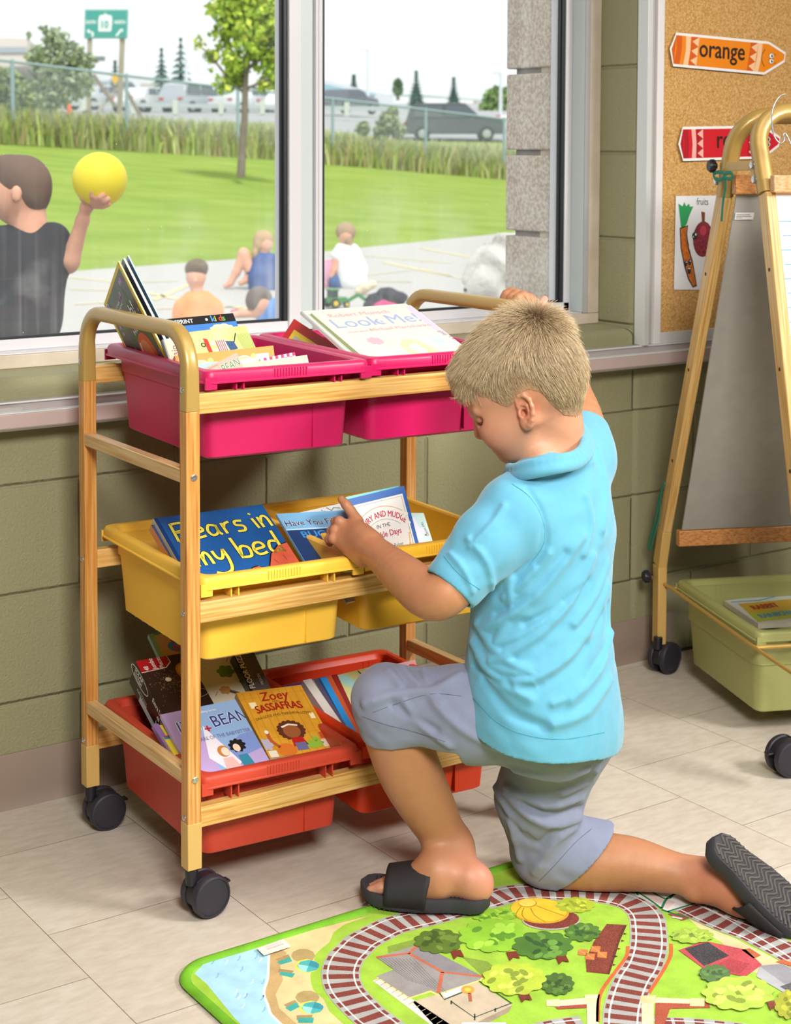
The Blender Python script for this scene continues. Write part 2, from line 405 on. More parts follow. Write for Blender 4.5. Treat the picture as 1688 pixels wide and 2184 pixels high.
def grid(name, r0, r1, mat):
    mb = MB(); V = [c[r] for c in ROWS for r in range(r0, r1 + 1)]; k = r1 - r0 + 1
    mb.add(V, [(i * k + j, (i + 1) * k + j, (i + 1) * k + j + 1, i * k + j + 1) for i in range(len(ROWS) - 1) for j in range(k - 1)], mat); return structure(mb.build(name, smooth=180))
grid('lawn', 0, 6, GRS2); grid('field', 6, 8, FLD); grid('car_park_ground', 8, 11, LOT)
mb = MB(); V = [c[0] + np.array([0, 0, 0.002]) for c in ROWS] + [np.array([x, 0.44, ZG]) for x in np.linspace(-14, 22, len(ROWS))]; n = len(ROWS)
mb.add(V, [(i, i + 1, n + i + 1, n + i)[::-1] for i in range(n - 1)], ASP); structure(mb.build('pavement_yard', smooth=180))
# faded yellow play lines on the asphalt
YL = M('#D8CC96', 0.9); lines = MB(); Al = Art(lines, (0, 0, ZG), (1, 0, 0), (0, 1, 0), (0, 0, 1), step=0.002, base=0.004)
def gp(px, py): q = on_z(px, py, ZG); return (q[0], q[1])
for pts in ([(150, 618), (300, 622), (430, 650), (620, 668)], [(130, 590), (260, 604), (380, 600)], [(690, 545), (800, 548), (960, 562)], [(760, 590), (900, 575), (1010, 600)], [(300, 660), (520, 655)], [(160, 650), (330, 640), (420, 600)], [(700, 600), (880, 602)], [(900, 530), (1060, 560)], [(820, 560), (960, 590)]): Al.line([gp(*p) for p in pts], 0.07, YL, 1)
Al.line([gp(*p) for p in [(1000, 620), (1060, 590), (1120, 585)]], 0.07, YL, 1)
tag(lines.build('pavement_line', smooth=0), kind='structure')
# ---- chain link fence
STL = M('#9DB2BA', 0.5, metal=0.3); 
def mesh_mat():
    m = bpy.data.materials.new('chain_link'); m.use_nodes = True; nt = m.node_tree; nt.nodes.clear(); N, L = nt.nodes, nt.links
    out = N.new('ShaderNodeOutputMaterial'); tr = N.new('ShaderNodeBsdfTransparent'); df = N.new('ShaderNodeBsdfDiffuse'); df.inputs[0].default_value = (0.42, 0.48, 0.50, 1); mx = N.new('ShaderNodeMixShader')
    uv = N.new('ShaderNodeAttribute'); uv.attribute_name = 'tint'; sp = N.new('ShaderNodeSeparateXYZ'); L.new(uv.outputs['Vector'], sp.inputs[0])
    def wave(sgn):
        a = N.new('ShaderNodeMath'); a.operation = 'MULTIPLY'; a.inputs[1].default_value = sgn; L.new(sp.outputs[1], a.inputs[0]); c = N.new('ShaderNodeMath'); c.operation = 'ADD'; L.new(sp.outputs[0], c.inputs[0]); L.new(a.outputs[0], c.inputs[1])
        f = N.new('ShaderNodeMath'); f.operation = 'MULTIPLY'; f.inputs[1].default_value = 13.0; L.new(c.outputs[0], f.inputs[0]); fr = N.new('ShaderNodeMath'); fr.operation = 'FRACT'; L.new(f.outputs[0], fr.inputs[0]); g = N.new('ShaderNodeMath'); g.operation = 'LESS_THAN'; g.inputs[1].default_value = 0.11; L.new(fr.outputs[0], g.inputs[0]); return g
    a, b = wave(1), wave(-1); m2 = N.new('ShaderNodeMath'); m2.operation = 'MAXIMUM'; L.new(a.outputs[0], m2.inputs[0]); L.new(b.outputs[0], m2.inputs[1])
    L.new(m2.outputs[0], mx.inputs[0]); L.new(tr.outputs[0], mx.inputs[1]); L.new(df.outputs[0], mx.inputs[2]); L.new(mx.outputs[0], out.inputs[0]); return m
FX = [-460, -215, 28, 271, 508, 710, 908, 1075, 1230, 1380]
fp_base = [at(x, fence_y(x), fence_d(x)) for x in FX]; ftop = [float(np.interp(x, [-460, 28, 271, 508, 710, 908, 1075, 1380], [75, 132, 162, 190, 211, 234, 254, 290])) for x in FX]
fp_top = []
for x, b_, ty in zip(FX, fp_base, ftop): T = at(x, ty, fence_d(x)); fp_top.append(np.array([b_[0], b_[1], T[2]]))
fe = thing('chain_link_fence', 'galvanised chain link fence with round posts along the far side of the lawn', 'fence', loc=tuple(fp_base[3]))
for b_, t_ in zip(fp_base, fp_top): q = MB(); q.tube([b_ - np.array([0, 0, 0.3]), t_ + np.array([0, 0, 0.05])], 0.042, STL, 10); q.build('fence_post', fe, world=True, smooth=60)
q = MB(); q.tube(fp_top, 0.030, STL, 8); q.build('top_rail', fe, world=True, smooth=60); q = MB(); q.tube([fp_base[i] + np.array([0, 0, 0.10]) for i in range(0, 5)], 0.03, STL, 8); q.build('bottom_rail', fe, world=True, smooth=60)
V, Fq, UVc = [], [], []; dist = 0
for i, (b_, t_) in enumerate(zip(fp_base, fp_top)):
    if i: dist += np.linalg.norm(b_ - fp_base[i - 1])
    V += [b_, t_]; UVc += [(dist, 0, 0), (dist, t_[2] - b_[2], 0)]
    if i: Fq.append((2 * i - 2, 2 * i, 2 * i + 1, 2 * i - 1))
mesh_np('chain_mesh', np.array(V), np.array(Fq), mesh_mat(), fe, np.array(UVc, float))
# ---- tall grasses and weeds along the fence and over the field
def blades(name, label, count, seed, hmin, hmax, cols, place, w=0.035):
    q = np.random.default_rng(seed); P = place(q, count); n = len(P); h = q.uniform(hmin, hmax, n); a = q.uniform(0, 2 * np.pi, n); lean = q.normal(0, 0.22, (n, 2))
    dx = np.stack([np.cos(a), np.sin(a), np.zeros(n)], 1) * (w * q.uniform(0.6, 1.5, n))[:, None]; tip = P + np.stack([lean[:, 0] * h, lean[:, 1] * h, h], 1); mid = P + np.stack([lean[:, 0] * h * 0.3, lean[:, 1] * h * 0.3, h * 0.55], 1)
    V = np.stack([P - dx, P + dx, mid + dx * 0.8, mid - dx * 0.8, tip + dx * 0.15, tip - dx * 0.15], 1).reshape(-1, 3); b = np.arange(n) * 6
    Fq = np.concatenate([np.stack([b, b + 1, b + 2, b + 3], 1), np.stack([b + 3, b + 2, b + 4, b + 5], 1)]); c = np.array([lin(x) for x in cols])[q.integers(0, len(cols), n)] * q.uniform(0.8, 1.2, (n, 1)); c = np.repeat(c, 6, 0)
    o = mesh_np(name, V, Fq, tint_mat(0.9, 0, None, 0.1), None, c); return tag(o, label, 'grass', kind='stuff')
def band(d0, d1, dens=None):
    def f(q, n):
        px = q.uniform(-300, 1330, n); out = []
        for x in px:
            b_ = at(x, fence_y(x), fence_d(x)); far = at(x, K1Y(x), fence_d(x) + 12); out.append(lerp(b_, far, q.uniform(d0, d1)))
        return np.array(out)
    return f
blades('tall_grass', 'tall green and olive weeds growing along the chain link fence', 13000, 5, 0.25, 0.85, ['#97A658', '#879A50', '#ADB56C', '#B9B884', '#A1946A', '#ADBB6A'], band(-0.05, 0.25), 0.026)
blades('field_grass', 'pale straw coloured grasses in the field behind the fence', 9000, 6, 0.25, 0.7, ['#B9BF88', '#C6C498', '#AEB97A', '#CFC9A2', '#A8B274'], band(0.2, 1.0), 0.035)
# ---- trees: crown of many small leaves on real branches
def leafy(root, blobs, n, seed, size, cols, name='crown', trunk=None):
    q = np.random.default_rng(seed); C_ = np.array([b_[0] for b_ in blobs]); R_ = np.array([b_[1] for b_ in blobs]); pr = R_ ** 2.2; pr /= pr.sum(); k = q.choice(len(blobs), n, p=pr)
    u = nrm_rows(q.normal(0, 1, (n, 3))); r = q.random(n) ** 0.45; P = C_[k] + u * (R_[k] * r)[:, None]; a = nrm_rows(q.normal(0, 1, (n, 3))); b_ = nrm_rows(np.cross(a, q.normal(0, 1, (n, 3)))); s = size * q.uniform(0.5, 1.3, n)[:, None]
    V = np.stack([P - a * s, P + b_ * s * 0.6, P + a * s, P - b_ * s * 0.6], 1).reshape(-1, 3); i = np.arange(n) * 4; c = np.array([lin(x) for x in cols])[q.integers(0, len(cols), n)] * q.uniform(0.75, 1.25, (n, 1))
    return mesh_np(name, V, np.stack([i, i + 1, i + 2, i + 3], 1), tint_mat(0.8, 0, None, 0.15), root, np.repeat(c, 4, 0))
def nrm_rows(A): return A / (np.linalg.norm(A, axis=1)[:, None] + 1e-12)
def tree(label, name, base, d, trunk, blobs, n, seed, size, cols, bark='#8D7F74', r0=0.09, cat='tree', group=None, sink=0.0):
    B_ = at(base[0], base[1], d) - np.array([0, 0, sink]); t = thing(name, label, cat, loc=tuple(B_), group=group)
    for i, path in enumerate(trunk):
        P = smoothpath([at(p[0], p[1], d) for p in path], 3); q = MB(); q.tube(P, [r0 * (1 if i == 0 else 0.4) * (1 - 0.7 * j / len(P)) for j in range(len(P))], M(bark, 0.9, noise=(4, '#6E625A', 0.3)), 8); q.build('trunk' if i == 0 else 'branch', t, world=True, smooth=60)
    s = d / CF; leafy(t, [(at(x, y, d + dd * s), r * s) for x, y, r, dd in blobs], n, seed, size, cols); return t
tree('young yellow green maple standing on the lawn in front of the fence', 'maple_tree', (514, 376), 31, [[(514, 378), (517, 320), (522, 250), (524, 170), (532, 100), (540, 30), (545, -60)], [(524, 200), (490, 170), (450, 120), (418, 92)], [(528, 150), (560, 110), (585, 60)], [(524, 190), (560, 175), (580, 170)], [(530, 100), (500, 60), (480, 20)]],
     [(520, 30, 62, 0), (480, 75, 34, 30), (570, 30, 50, -30), (560, 110, 52, 20), (500, 130, 34, -20), (425, 92, 17, 0), (450, 118, 18, 10), (470, 20, 30, 0), (600, 140, 40, 0), (480, 178, 24, 0), (510, 165, 22, 10), (500, 150, 16, -20), (560, 182, 15, 0), (600, 60, 46, 0), (540, -30, 60, 0), (452, 148, 8, 0), (535, 75, 40, -40), (590, 185, 14, 0)], 4300, 11, 0.080, ['#B0C848', '#C4D658', '#9AB63C', '#D2D85C', '#8FAE42'], r0=0.085)
tree('loose grey green willow tree left of the highway sign behind the fence', 'willow_tree', (115, 262), 52, [[(115, 262), (118, 200), (122, 130), (112, 70)], [(120, 190), (150, 140), (165, 95)], [(118, 200), (80, 170), (60, 150)]],
     [(120, 90, 34, 0), (150, 130, 40, 0), (110, 140, 42, 0), (170, 175, 36, 0), (80, 120, 26, 0), (130, 185, 46, 10), (70, 190, 26, 0), (185, 130, 22, 0), (60, 75, 8, 0), (95, 62, 10, 0), (100, 215, 30, 0)], 3000, 12, 0.11, ['#A3B092', '#95A68A', '#B2BEA0', '#A3B080'], r0=0.12)
tree('grey green shrub at the left end of the fence', 'bush', (20, 250), 44, [[(20, 255), (18, 210), (22, 160)]], [(10, 190, 46, 0), (40, 215, 34, 0), (0, 230, 40, 0), (60, 235, 22, 0), (-40, 200, 50, 0)], 3200, 13, 0.12, ['#8A9C74', '#7C9068', '#A0AC80', '#94A05A'], cat='bush')
tree('thin straggly shrub left of the dark car in the field', 'bush', (822, 300), 50, [[(822, 305), (826, 270), (838, 235)], [(824, 290), (812, 260)]], [(828, 262, 24, 0), (812, 285, 18, 0), (850, 280, 18, 0), (838, 240, 12, 0), (775, 275, 16, 0)], 900, 14, 0.10, ['#A2AE84', '#94A274'], r0=0.03, cat='bush')
tree('round green tree right of the tall light pole', 'round_tree', (1080, 252), 125, [[(1080, 254), (1080, 215)]], [(1080, 222, 34, 0), (1055, 212, 24, 0), (1045, 235, 24, 0), (1110, 225, 28, 0), (1125, 242, 18, 0), (1085, 202, 18, 0), (1060, 195, 12, 0)], 3800, 15, 0.26, ['#8CA868', '#7C9A5C', '#9DB478', '#6F8E58'], r0=0.25)
tree('small rounded tree left of the middle spruce', 'round_tree', (849, 212), 140, [[(849, 214), (849, 190)]], [(849, 182, 9, 0), (849, 192, 10, 0), (849, 174, 6, 0)], 800, 16, 0.25, ['#6F8E6A', '#7F9A70'], r0=0.18)
tree('hazy green tree behind the trunk of the yellow green maple', 'round_tree', (572, 205), 95, [[(572, 208), (572, 190)]], [(572, 172, 16, 0), (565, 190, 20, 0), (585, 192, 18, 0)], 1200, 17, 0.2, ['#97A470', '#86965E'], r0=0.15)
def spruce(label, x, y0, y1, d, wd, seed):
    B_ = at(x, y1, d); t = thing('spruce_tree', label, 'tree', loc=tuple(B_)); s = d / CF; q = MB(); T_ = at(x, y0, d); q.tube([B_ - np.array([0, 0, 0.5]), np.array([B_[0], B_[1], T_[2]])], [0.2, 0.03], M('#5E554C', 0.9), 6); q.build('trunk', t, world=True)
    H_ = T_[2] - B_[2]; g = np.random.default_rng(seed); n = 1500; f = g.random(n) ** 0.8; lay = np.round(f * 9) / 9; z = B_[2] + H_ * (0.06 + 0.94 * (1 - (lay * 0.8 + f * 0.2))); r = wd * s * (lay * 0.8 + f * 0.2) * g.random(n) ** 0.5 + 0.05; a = g.uniform(0, 6.28, n)
    P = np.stack([B_[0] + r * np.cos(a), B_[1] + r * np.sin(a), z - r * 0.25], 1); D = np.stack([np.cos(a), np.sin(a), np.full(n, -0.35)], 1); W_ = np.stack([-np.sin(a), np.cos(a), np.zeros(n)], 1); sz = 0.32 * s * 26
    V = np.stack([P - D * sz * 0.5 - W_ * sz * 0.3, P + D * sz * 0.6, P - D * sz * 0.5 + W_ * sz * 0.3, P - D * sz * 0.7 + np.array([0, 0, sz * 0.5])], 1).reshape(-1, 3); i = np.arange(n) * 4
    c = np.array([lin('#5E7F78'), lin('#6B8C80'), lin('#557568')])[g.integers(0, 3, n)] * g.uniform(0.8, 1.2, (n, 1)); mesh_np('needles', V, np.stack([i, i + 1, i + 2, i + 3], 1), tint_mat(0.9, 0, None, 0.1), t, np.repeat(c, 4, 0))
spruce('dark spruce between the sign and the white pole, shorter of the pair', 345, 108, 210, 112, 26, 1); spruce('tall dark spruce behind the white pole in the car park', 386, 86, 212, 108, 36, 2); spruce('blue green spruce above the dark car', 888, 156, 224, 120, 20, 3)
spruce('slim spruce above the right end of the dark car', 968, 170, 224, 128, 16, 4); spruce('distant spruce directly behind the right sign post', 246, 134, 212, 120, 18, 5); spruce('tiny distant spruce top over the low glass building', 755, 164, 190, 170, 7, 6)
# ---- highway sign on two timber posts with braces
sd_ = 58; SG = M('#3E9A93', 0.5); sg = thing('road_sign', 'teal highway direction sign on two weathered posts behind the fence', 'sign', loc=tuple(at(226, 268, sd_)))
TL_, TR_, BL_ = at(181, 20, sd_), at(274, 20, sd_), at(179, 82, sd_); U = TR_ - TL_; Vv = TL_ - BL_; q = MB(); q.prism([TL_, TR_, TR_ - Vv, TL_ - Vv], nrm(np.cross(U, Vv)) * -0.05, SG); As = Art(q, TL_ - Vv, U, Vv, base=0.004, step=0.006); Wh = M('#E6ECEA', 0.5)
As.rect(0.015, 0.02, 0.985, 0.98, M('#DCE9E6', 0.5), 1); As.rect(0.022, 0.03, 0.978, 0.97, SG, 2); As.text('SOUTH', 0.03, 0.50, 0.17, Wh, 3, 0.02, 0.42); As.text('NORTH', 0.69, 0.50, 0.17, Wh, 3, 0.02, 0.42)
As.poly([(0.33, 0.24), (0.32, 0.6), (0.34, 0.78), (0.40, 0.80), (0.46, 0.82), (0.475, 0.92), (0.49, 0.82), (0.56, 0.80), (0.62, 0.78), (0.64, 0.6), (0.62, 0.24)], Wh, 3); As.text('10', 0.475, 0.34, 0.40, SG, 4, 0.02, 0.5, align='c')
As.line([(0.20, 0.06), (0.20, 0.20), (0.10, 0.24)], 0.05, Wh, 3); As.poly([(0.05, 0.27), (0.12, 0.16), (0.13, 0.32)], Wh, 3); As.line([(0.74, 0.08), (0.84, 0.27)], 0.05, Wh, 3); As.poly([(0.88, 0.35), (0.78, 0.26), (0.90, 0.22)], Wh, 3)
q.build('sign_panel', sg, world=True, smooth=0); TB = M('#B3AA9C', 0.9, noise=((8, 8, 1), '#9A9084', 0.3))
for (a0, a1) in (((189, 270), (192, 60)), ((254, 272), (262, 60))): q = MB(); q.beam(at(a0[0], a0[1], sd_ + 0.15), at(a1[0], a1[1], sd_ + 0.15), 0.14, 0.14, TB); q.build('post', sg, world=True)
for (a0, a1) in (((182, 270), (250, 188)), ((82, 254), (128, 218)), ((247, 228), (200, 160)), ((308, 262), (268, 190))): q = MB(); q.beam(at(a0[0], a0[1], sd_ - 0.3), at(a1[0], a1[1], sd_ + 0.1), 0.08, 0.12, M('#B5AEAC', 0.9) if a0[0] < 200 else M('#8F8078', 0.9)); q.build('brace', sg, world=True)
q = MB(); q.prism([at(x, y, sd_ - 0.2) for x, y in ((240, 160), (252, 160), (252, 172), (246, 182), (239, 172))], CW * 0.03, M('#E8B32A', 0.5)); q.build('warning_plate', sg, world=True, smooth=0)
OR_ = M('#EE6A3E', 0.5); c0 = at(148, 262, 56); q = MB(); q.lathe(c0, (0, 0, 1), [(0.24, 0), (0.24, 0.05), (0.15, 0.05), (0.06, 0.62), (0.03, 0.70), (0.02, 0.72)], OR_, 16); tag(q.build('traffic_cone', smooth=40), 'orange traffic cone in the field left of the sign posts', 'traffic cone')
c0 = at(182, 258, 57); q = MB(); q.lathe(c0, (0, 0, 1), [(0.11, 0), (0.11, 0.36), (0.09, 0.37)], M('#4A4E58', 0.7), 14); tag(q.build('barrel', smooth=40), 'small dark barrel standing between the cone and the sign post', 'barrel')
a0, a1 = at(158, 262, 56), at(186, 266, 56); q = MB(); q.beam(a0, a1, 0.12, 0.10, M('#F08A62', 0.6)); tag(q.build('barrier_board', smooth=0), 'orange barrier board lying in the grass by the barrel', 'barrier')
# ---- guard rail
gr = thing('guard_rail', 'low timber and steel guard rail in front of the parked cars', 'guard rail', loc=tuple(at(400, 240, 82)))
q = MB(); q.beam(at(-200, 214, 82), at(640, 230, 82), 0.10, 0.22, M('#B9C0BE', 0.6, metal=0.2)); q.beam(at(640, 230, 82), at(830, 232, 82), 0.10, 0.22, M('#B9C0BE', 0.6, metal=0.2)); q.build('rail', gr, world=True)
for x in (374, 472, 560, 740, 286, 180, 60): yb = 240 + (x > 700) * 4; q = MB(); q.beam(at(x, yb + 4, 82), at(x, yb - 26, 82), 0.26, 0.26, M('#C6CCBC', 0.8)); q.build('rail_post', gr, world=True)
# ---- cars
def car_mesh(col, L=4.5, Wd=1.8, Hh=1.45, kind='sedan'):
    pr = {'sedan': [(0, .35), (0.02, .62), (.12, .78), (.95, .90), (1.35, 1.38), (2.6, 1.42), (3.25, .98), (4.2, .92), (4.42, .72), (4.5, .40)], 'suv': [(0, .40), (.02, .78), (.10, 1.0), (.28, 1.58), (.55, 1.70), (2.7, 1.70), (3.35, 1.10), (4.25, 1.0), (4.45, .80), (4.5, .45)], 'pickup': [(0, .5), (0, .98), (1.75, 1.0), (1.85, 1.62), (2.9, 1.66), (3.4, 1.12), (4.3, 1.05), (4.5, .85), (4.5, .5)]}[kind]
    k = L / 4.5; body = MB(); cm = M(col, 0.25, coat=0.6); top = [(x * k, z) for x, z in pr]; low = [(L, .32), (0, .32)]; belt = 0.95 if kind == 'sedan' else 1.05
    P = top + low; n = len(P); rows = []
    for sgn, ins in ((-1, 1.0), (1, 1.0)): rows.append([(x, sgn * (Wd / 2 - max(0, z - belt) * 0.30), z) for x, z in P])
    body.add(rows[0] + rows[1], [tuple(reversed(range(n))), tuple(range(n, 2 * n))] + [(i, (i + 1) % n, n + (i + 1) % n, n + i) for i in range(n)], cm)
    gl = []; G_ = M('#4C565E', 0.15, spec=0.8); a = [p for p in top if p[1] > belt + 0.02]
    gx = [p[0] for p in a]; zt = max(p[1] for p in a); x0, x1 = min(gx), max(gx)
    for s in (-1, 1):
        yo = lambda z: s * (Wd / 2 - max(0, z - belt) * 0.30 + 0.004)
        for u0, u1 in ((0.10, 0.46), (0.50, 0.90)):
            xa, xb = lerp(x0, x1, u0), lerp(x0, x1, u1); e = 0.16 * (x1 - x0) * 0.5
            g_ = MB(); gl.append(g_); g_.add([(xa - (e if u0 < .2 else 0), yo(belt + .03), belt + .03), (xb + (e if u1 > .8 else 0), yo(belt + .03), belt + .03), (xb - (e if u1 > .8 else 0), yo(zt - .1), zt - .1), (xa + (e * .3 if u0 < .2 else 0), yo(zt - .1), zt - .1)], [(0, 1, 2, 3) if s < 0 else (3, 2, 1, 0)], G_)
    wh = []
    for xw in (0.18 * L, 0.81 * L):
        for s in (-1, 1):
            w = MB(); w.lathe((xw, s * (Wd / 2 - 0.11), 0.33), (0, s, 0), [(0.12, 0), (0.33, 0), (0.33, 0.17), (0.27, 0.18), (0.21, 0.16)], M('#26262A', 0.8), 20); w.lathe((xw, s * (Wd / 2 + 0.045), 0.33), (0, s, 0), [(0.20, 0), (0.19, 0.02), (0.05, 0.03)], M('#BFC4CA', 0.3, metal=0.6), 14); wh.append(w)
    lt = []
    for lo_, hi_, cc in (((-0.01, -Wd / 2 + .08, .72), (0.05, -Wd / 2 + .4, .86), '#C23A34'), ((-0.01, Wd / 2 - .4, .72), (0.05, Wd / 2 - .08, .86), '#C23A34'), ((L - 0.06, -Wd / 2 + .08, .66), (L + 0.005, -Wd / 2 + .45, .80), '#E8ECEE'), ((L - 0.06, Wd / 2 - .45, .66), (L + 0.005, Wd / 2 - .08, .80), '#E8ECEE')): l_ = MB(); l_.box(lo_, hi_, M(cc, 0.3)); lt.append(l_)
    return body, gl, wh, lt
def place_car(label, px, py, d, ang, col, kind='sedan', L=4.5, group='cars in the car park', name='car'):
    B_ = at(px, py, d); t = thing(name, label, 'car', loc=tuple(B_), rz=math.radians(ang), group=group); body, gl, wh, lt = car_mesh(col, L, kind=kind); 
    b = body.build('bodywork', t, smooth=25, bevel=0.05); [g_.build('side_window', t, smooth=0) for g_ in gl]
    for w in wh: w.build('wheel', t, smooth=40)
    for l_ in lt: l_.build('lamp', t, smooth=0)
    return t
CA = math.degrees(math.atan2(CR[1], CR[0]))
for lb, x, y, d, dg, cl, kd in (('white car half hidden by the grey green willow', 48, 232, 90, 62, '#D9DCDD', 'sedan'), ('pale silver car just right of the orange cone', 152, 234, 90, 60, '#C5CACE', 'sedan'), ('grey car between the two sign posts', 205, 228, 103, 58, '#8E969E', 'suv'), ('white car right of the right sign post', 258, 238, 90, 60, '#E2E5E6', 'sedan'), ('silver family car below the tall dark spruce', 364, 241, 90, 58, '#AEB4BC', 'suv'), ('white car left of the maple trunk', 415, 233, 103, 60, '#E8EAEA', 'sedan'), ('white pickup crossing behind the maple trunk', 470, 243, 90, 58, '#DFE3E6', 'pickup'), ('white car at the right edge of the left window pane', 574, 244, 90, 60, '#E8E9EA', 'sedan'), ('dark grey parked car seen at the left of the right pane', 690, 242, 90, 56, '#5C636B', 'sedan'), ('small white car right of the tall light pole', 1062, 276, 95, 0, '#ECEDED', 'sedan'), ('white car behind the dark moving car', 1010, 256, 130, 0, '#E4E6E6', 'sedan')):
    place_car(lb, x, y, d, CA + dg, cl, kd)
place_car('charcoal sport utility car driving past beyond the fence', 862, 301, 73.5, CA - 2, '#3E434C', 'suv', L=4.55, group=None)
# ---- distant buildings, light poles
def bld(label, pts, d, depth, mat, name='building', bands=None):
    B_ = at(pts[0][0], pts[0][1], d); t = thing(name, label, 'building', loc=tuple(B_)); q = MB(); q.prism([at(x, y, d) for x, y in pts][::-1], CW * depth, mat); q.build('wall', t, world=True, smooth=0)
    for bn, bp_, bm__ in (bands or []): q = MB(); q.prism([at(x, y, d - 0.15) for x, y in bp_][::-1], CW * 0.2, bm__); q.build(bn, t, world=True, smooth=0)
    return t
GLS = M('#8FB3C0', 0.2, spec=0.8)
bld('low building with a sloping glass front behind the parked cars', [(640, 228), (840, 226), (840, 204), (780, 192), (686, 168), (640, 158)], 150, 30, M('#C9CDD2', 0.8), bands=[('window', [(640, 216), (686, 212), (686, 178), (640, 166)], GLS), ('window', [(690, 210), (740, 207), (740, 190), (690, 178)], GLS), ('window', [(744, 206), (800, 204), (800, 200), (744, 191)], GLS)])
bld('beige flat roofed building at the far left of the view', [(-120, 150), (60, 140), (58, 82), (-120, 78)], 130, 25, M('#CFC6BC', 0.9), bands=[('window_band', [(-120, 114), (56, 112), (56, 100), (-120, 100)], M('#9FA8AC', 0.5))])
bld('pale warehouse between the highway sign and the spruces', [(205, 214), (340, 214), (338, 140), (262, 136), (205, 150)], 170, 30, M('#DADDDF', 0.9), bands=[('door', [(300, 212), (332, 212), (332, 178), (300, 178)], M('#BDB4AC', 0.8)), ('window', [(196, 130), (224, 130), (224, 120), (196, 120)], M('#6F7A74', 0.6))])
bld('long low brick building with a white roof line behind the dark car', [(700, 236), (1060, 250), (1060, 228), (1000, 214), (700, 206)], 215, 20, M('#B88F7C', 0.9), bands=[('roof_edge', [(690, 216), (1010, 226), (1010, 214), (900, 208), (690, 202)], M('#E0E2E2', 0.7))])
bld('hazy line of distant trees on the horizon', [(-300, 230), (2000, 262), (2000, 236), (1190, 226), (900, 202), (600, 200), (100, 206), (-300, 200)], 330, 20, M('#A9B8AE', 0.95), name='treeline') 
for lb, x, y0, y1, d, hd in (('white light pole beside the tall dark spruce', 398, 130, 212, 100, False), ('white light pole left of the round green tree', 1068, 156, 256, 105, True), ('faint light pole above the sloping glass building', 785, 106, 205, 130, True)):
    B_ = at(x, y1, d); T_ = at(x, y0, d); t = thing('light_pole', lb, 'light pole', loc=tuple(B_)); q = MB(); q.tube([B_, np.array([B_[0], B_[1], T_[2]])], [0.13, 0.09], M('#D5DADD', 0.6), 8); q.build('pole', t, world=True)
    q = MB(); q.beam(np.array([B_[0], B_[1], T_[2]]), np.array([B_[0], B_[1], T_[2]]) - CR * (0.55 if hd else 0.3), 0.2, 0.12, M('#CFD3D6', 0.6)); q.build('lamp_head', t, world=True)
# ---- boulder
bo = F(); bx = 10.6
for x, y, d, r, in ((1085, 570, 10.6, 70), (1040, 600, 10.5, 45), (1120, 540, 10.7, 60), (1150, 590, 10.7, 80), (1070, 530, 10.9, 32), (1020, 620, 10.4, 28), (1090, 690, 10.6, 100)): bo.ell(at(x, y, d), np.eye(3), (r * d / CF, r * d / CF * 1.1, r * d / CF * 0.85), 0.10)
def rocky(P, d): return d + 0.022 * np.sin(P @ np.array([14, 9, 17.]) + 2.2 * np.sin(P @ np.array([7, -11, 5.]))) + 0.010 * np.sin(P @ np.array([-31, 27, 39.])) * np.sin(P @ np.array([23, 35, -19.]))
RV, RQ = sdf_mesh(bo, 0.02, rocky); tag(mesh_np('boulder', RV, RQ, M('#D3D0CA', 0.9, noise=(7, '#B4AFA6', 0.25), bump=(30, 0.7, 0.02))), 'pale grey boulder on the yard seen at the right of the window', 'boulder')
# ---- children in the yard
def person(label, parts, skin, h=0.009, base=None, hairc='#6B4E38'):
    """parts: list of (name, field builder, colour, cut)"""
    t = thing('person', label, 'person', loc=tuple(base))
    for nm, fld, colr, hh in parts:
        V, Q = sdf_mesh(fld, hh or h); V = relax(V, Q, 1); mesh_np(nm, V, Q, tint_mat(0.7, 0, ((60, 0.2, 0.004),), 0.25) if nm != 'body' else tint_mat(0.55, 0.0, None, 0.35), t, np.tile(np.array(lin(colr)), (len(V), 1)))
    return t
def chn(f, pts, rs, d, k=0.03): f.chain([at(p[0], p[1], d if len(p) < 3 else p[2]) for p in pts], [r * d / CF for r in rs], k); return f
# boy with the ball (near the glass)
D = 5.0; s = D / CF; bd_ = F(); bd_.ell(at(48, 398, D), np.stack([nrm(-CR), CU, CW]), (58 * s, 66 * s, 56 * s), 0.02).ell(at(20, 425, D), np.stack([nrm(-CR), CU, CW]), (36 * s, 46 * s, 40 * s), 0.03).cap(at(5, 448, D), at(16, 462, D), 14 * s, 12 * s, 0.02).ell(at(-14, 430, D), np.eye(3), (9 * s, 9 * s, 9 * s), 0.015)
bd_.ell(at(35, 414, D - 0.085), np.stack([CR, CU, CW]), (11 * s, 18 * s, 6 * s), 0.006); chn(bd_, [(58, 430), (62, 475), (66, 505)], [32, 33, 40], D)
chn(bd_, [(120, 520), (146, 562), (150, 556, 4.98), (176, 470, 4.95), (183, 445, 4.94)], [27, 21, 20, 14, 12], D, 0.012); chn(bd_, [(-40, 540), (-60, 640)], [26, 20], D)
chn(bd_, [(185, 440), (200, 425)], [15, 15], 4.94, 0.01)
for pts in ([(190, 436, 4.93), (177, 424, 4.895), (169, 408, 4.890)], [(196, 430, 4.90), (197, 417, 4.862), (196, 408, 4.855)], [(203, 430, 4.89), (214, 421, 4.850), (221, 415, 4.848)], [(206, 433, 4.89), (222, 429, 4.858), (232, 424, 4.860)], [(202, 438, 4.91), (218, 440, 4.885), (232, 436, 4.878)]): chn(bd_, pts, [8.5, 7.0, 6.0], 4.90, 0.004)
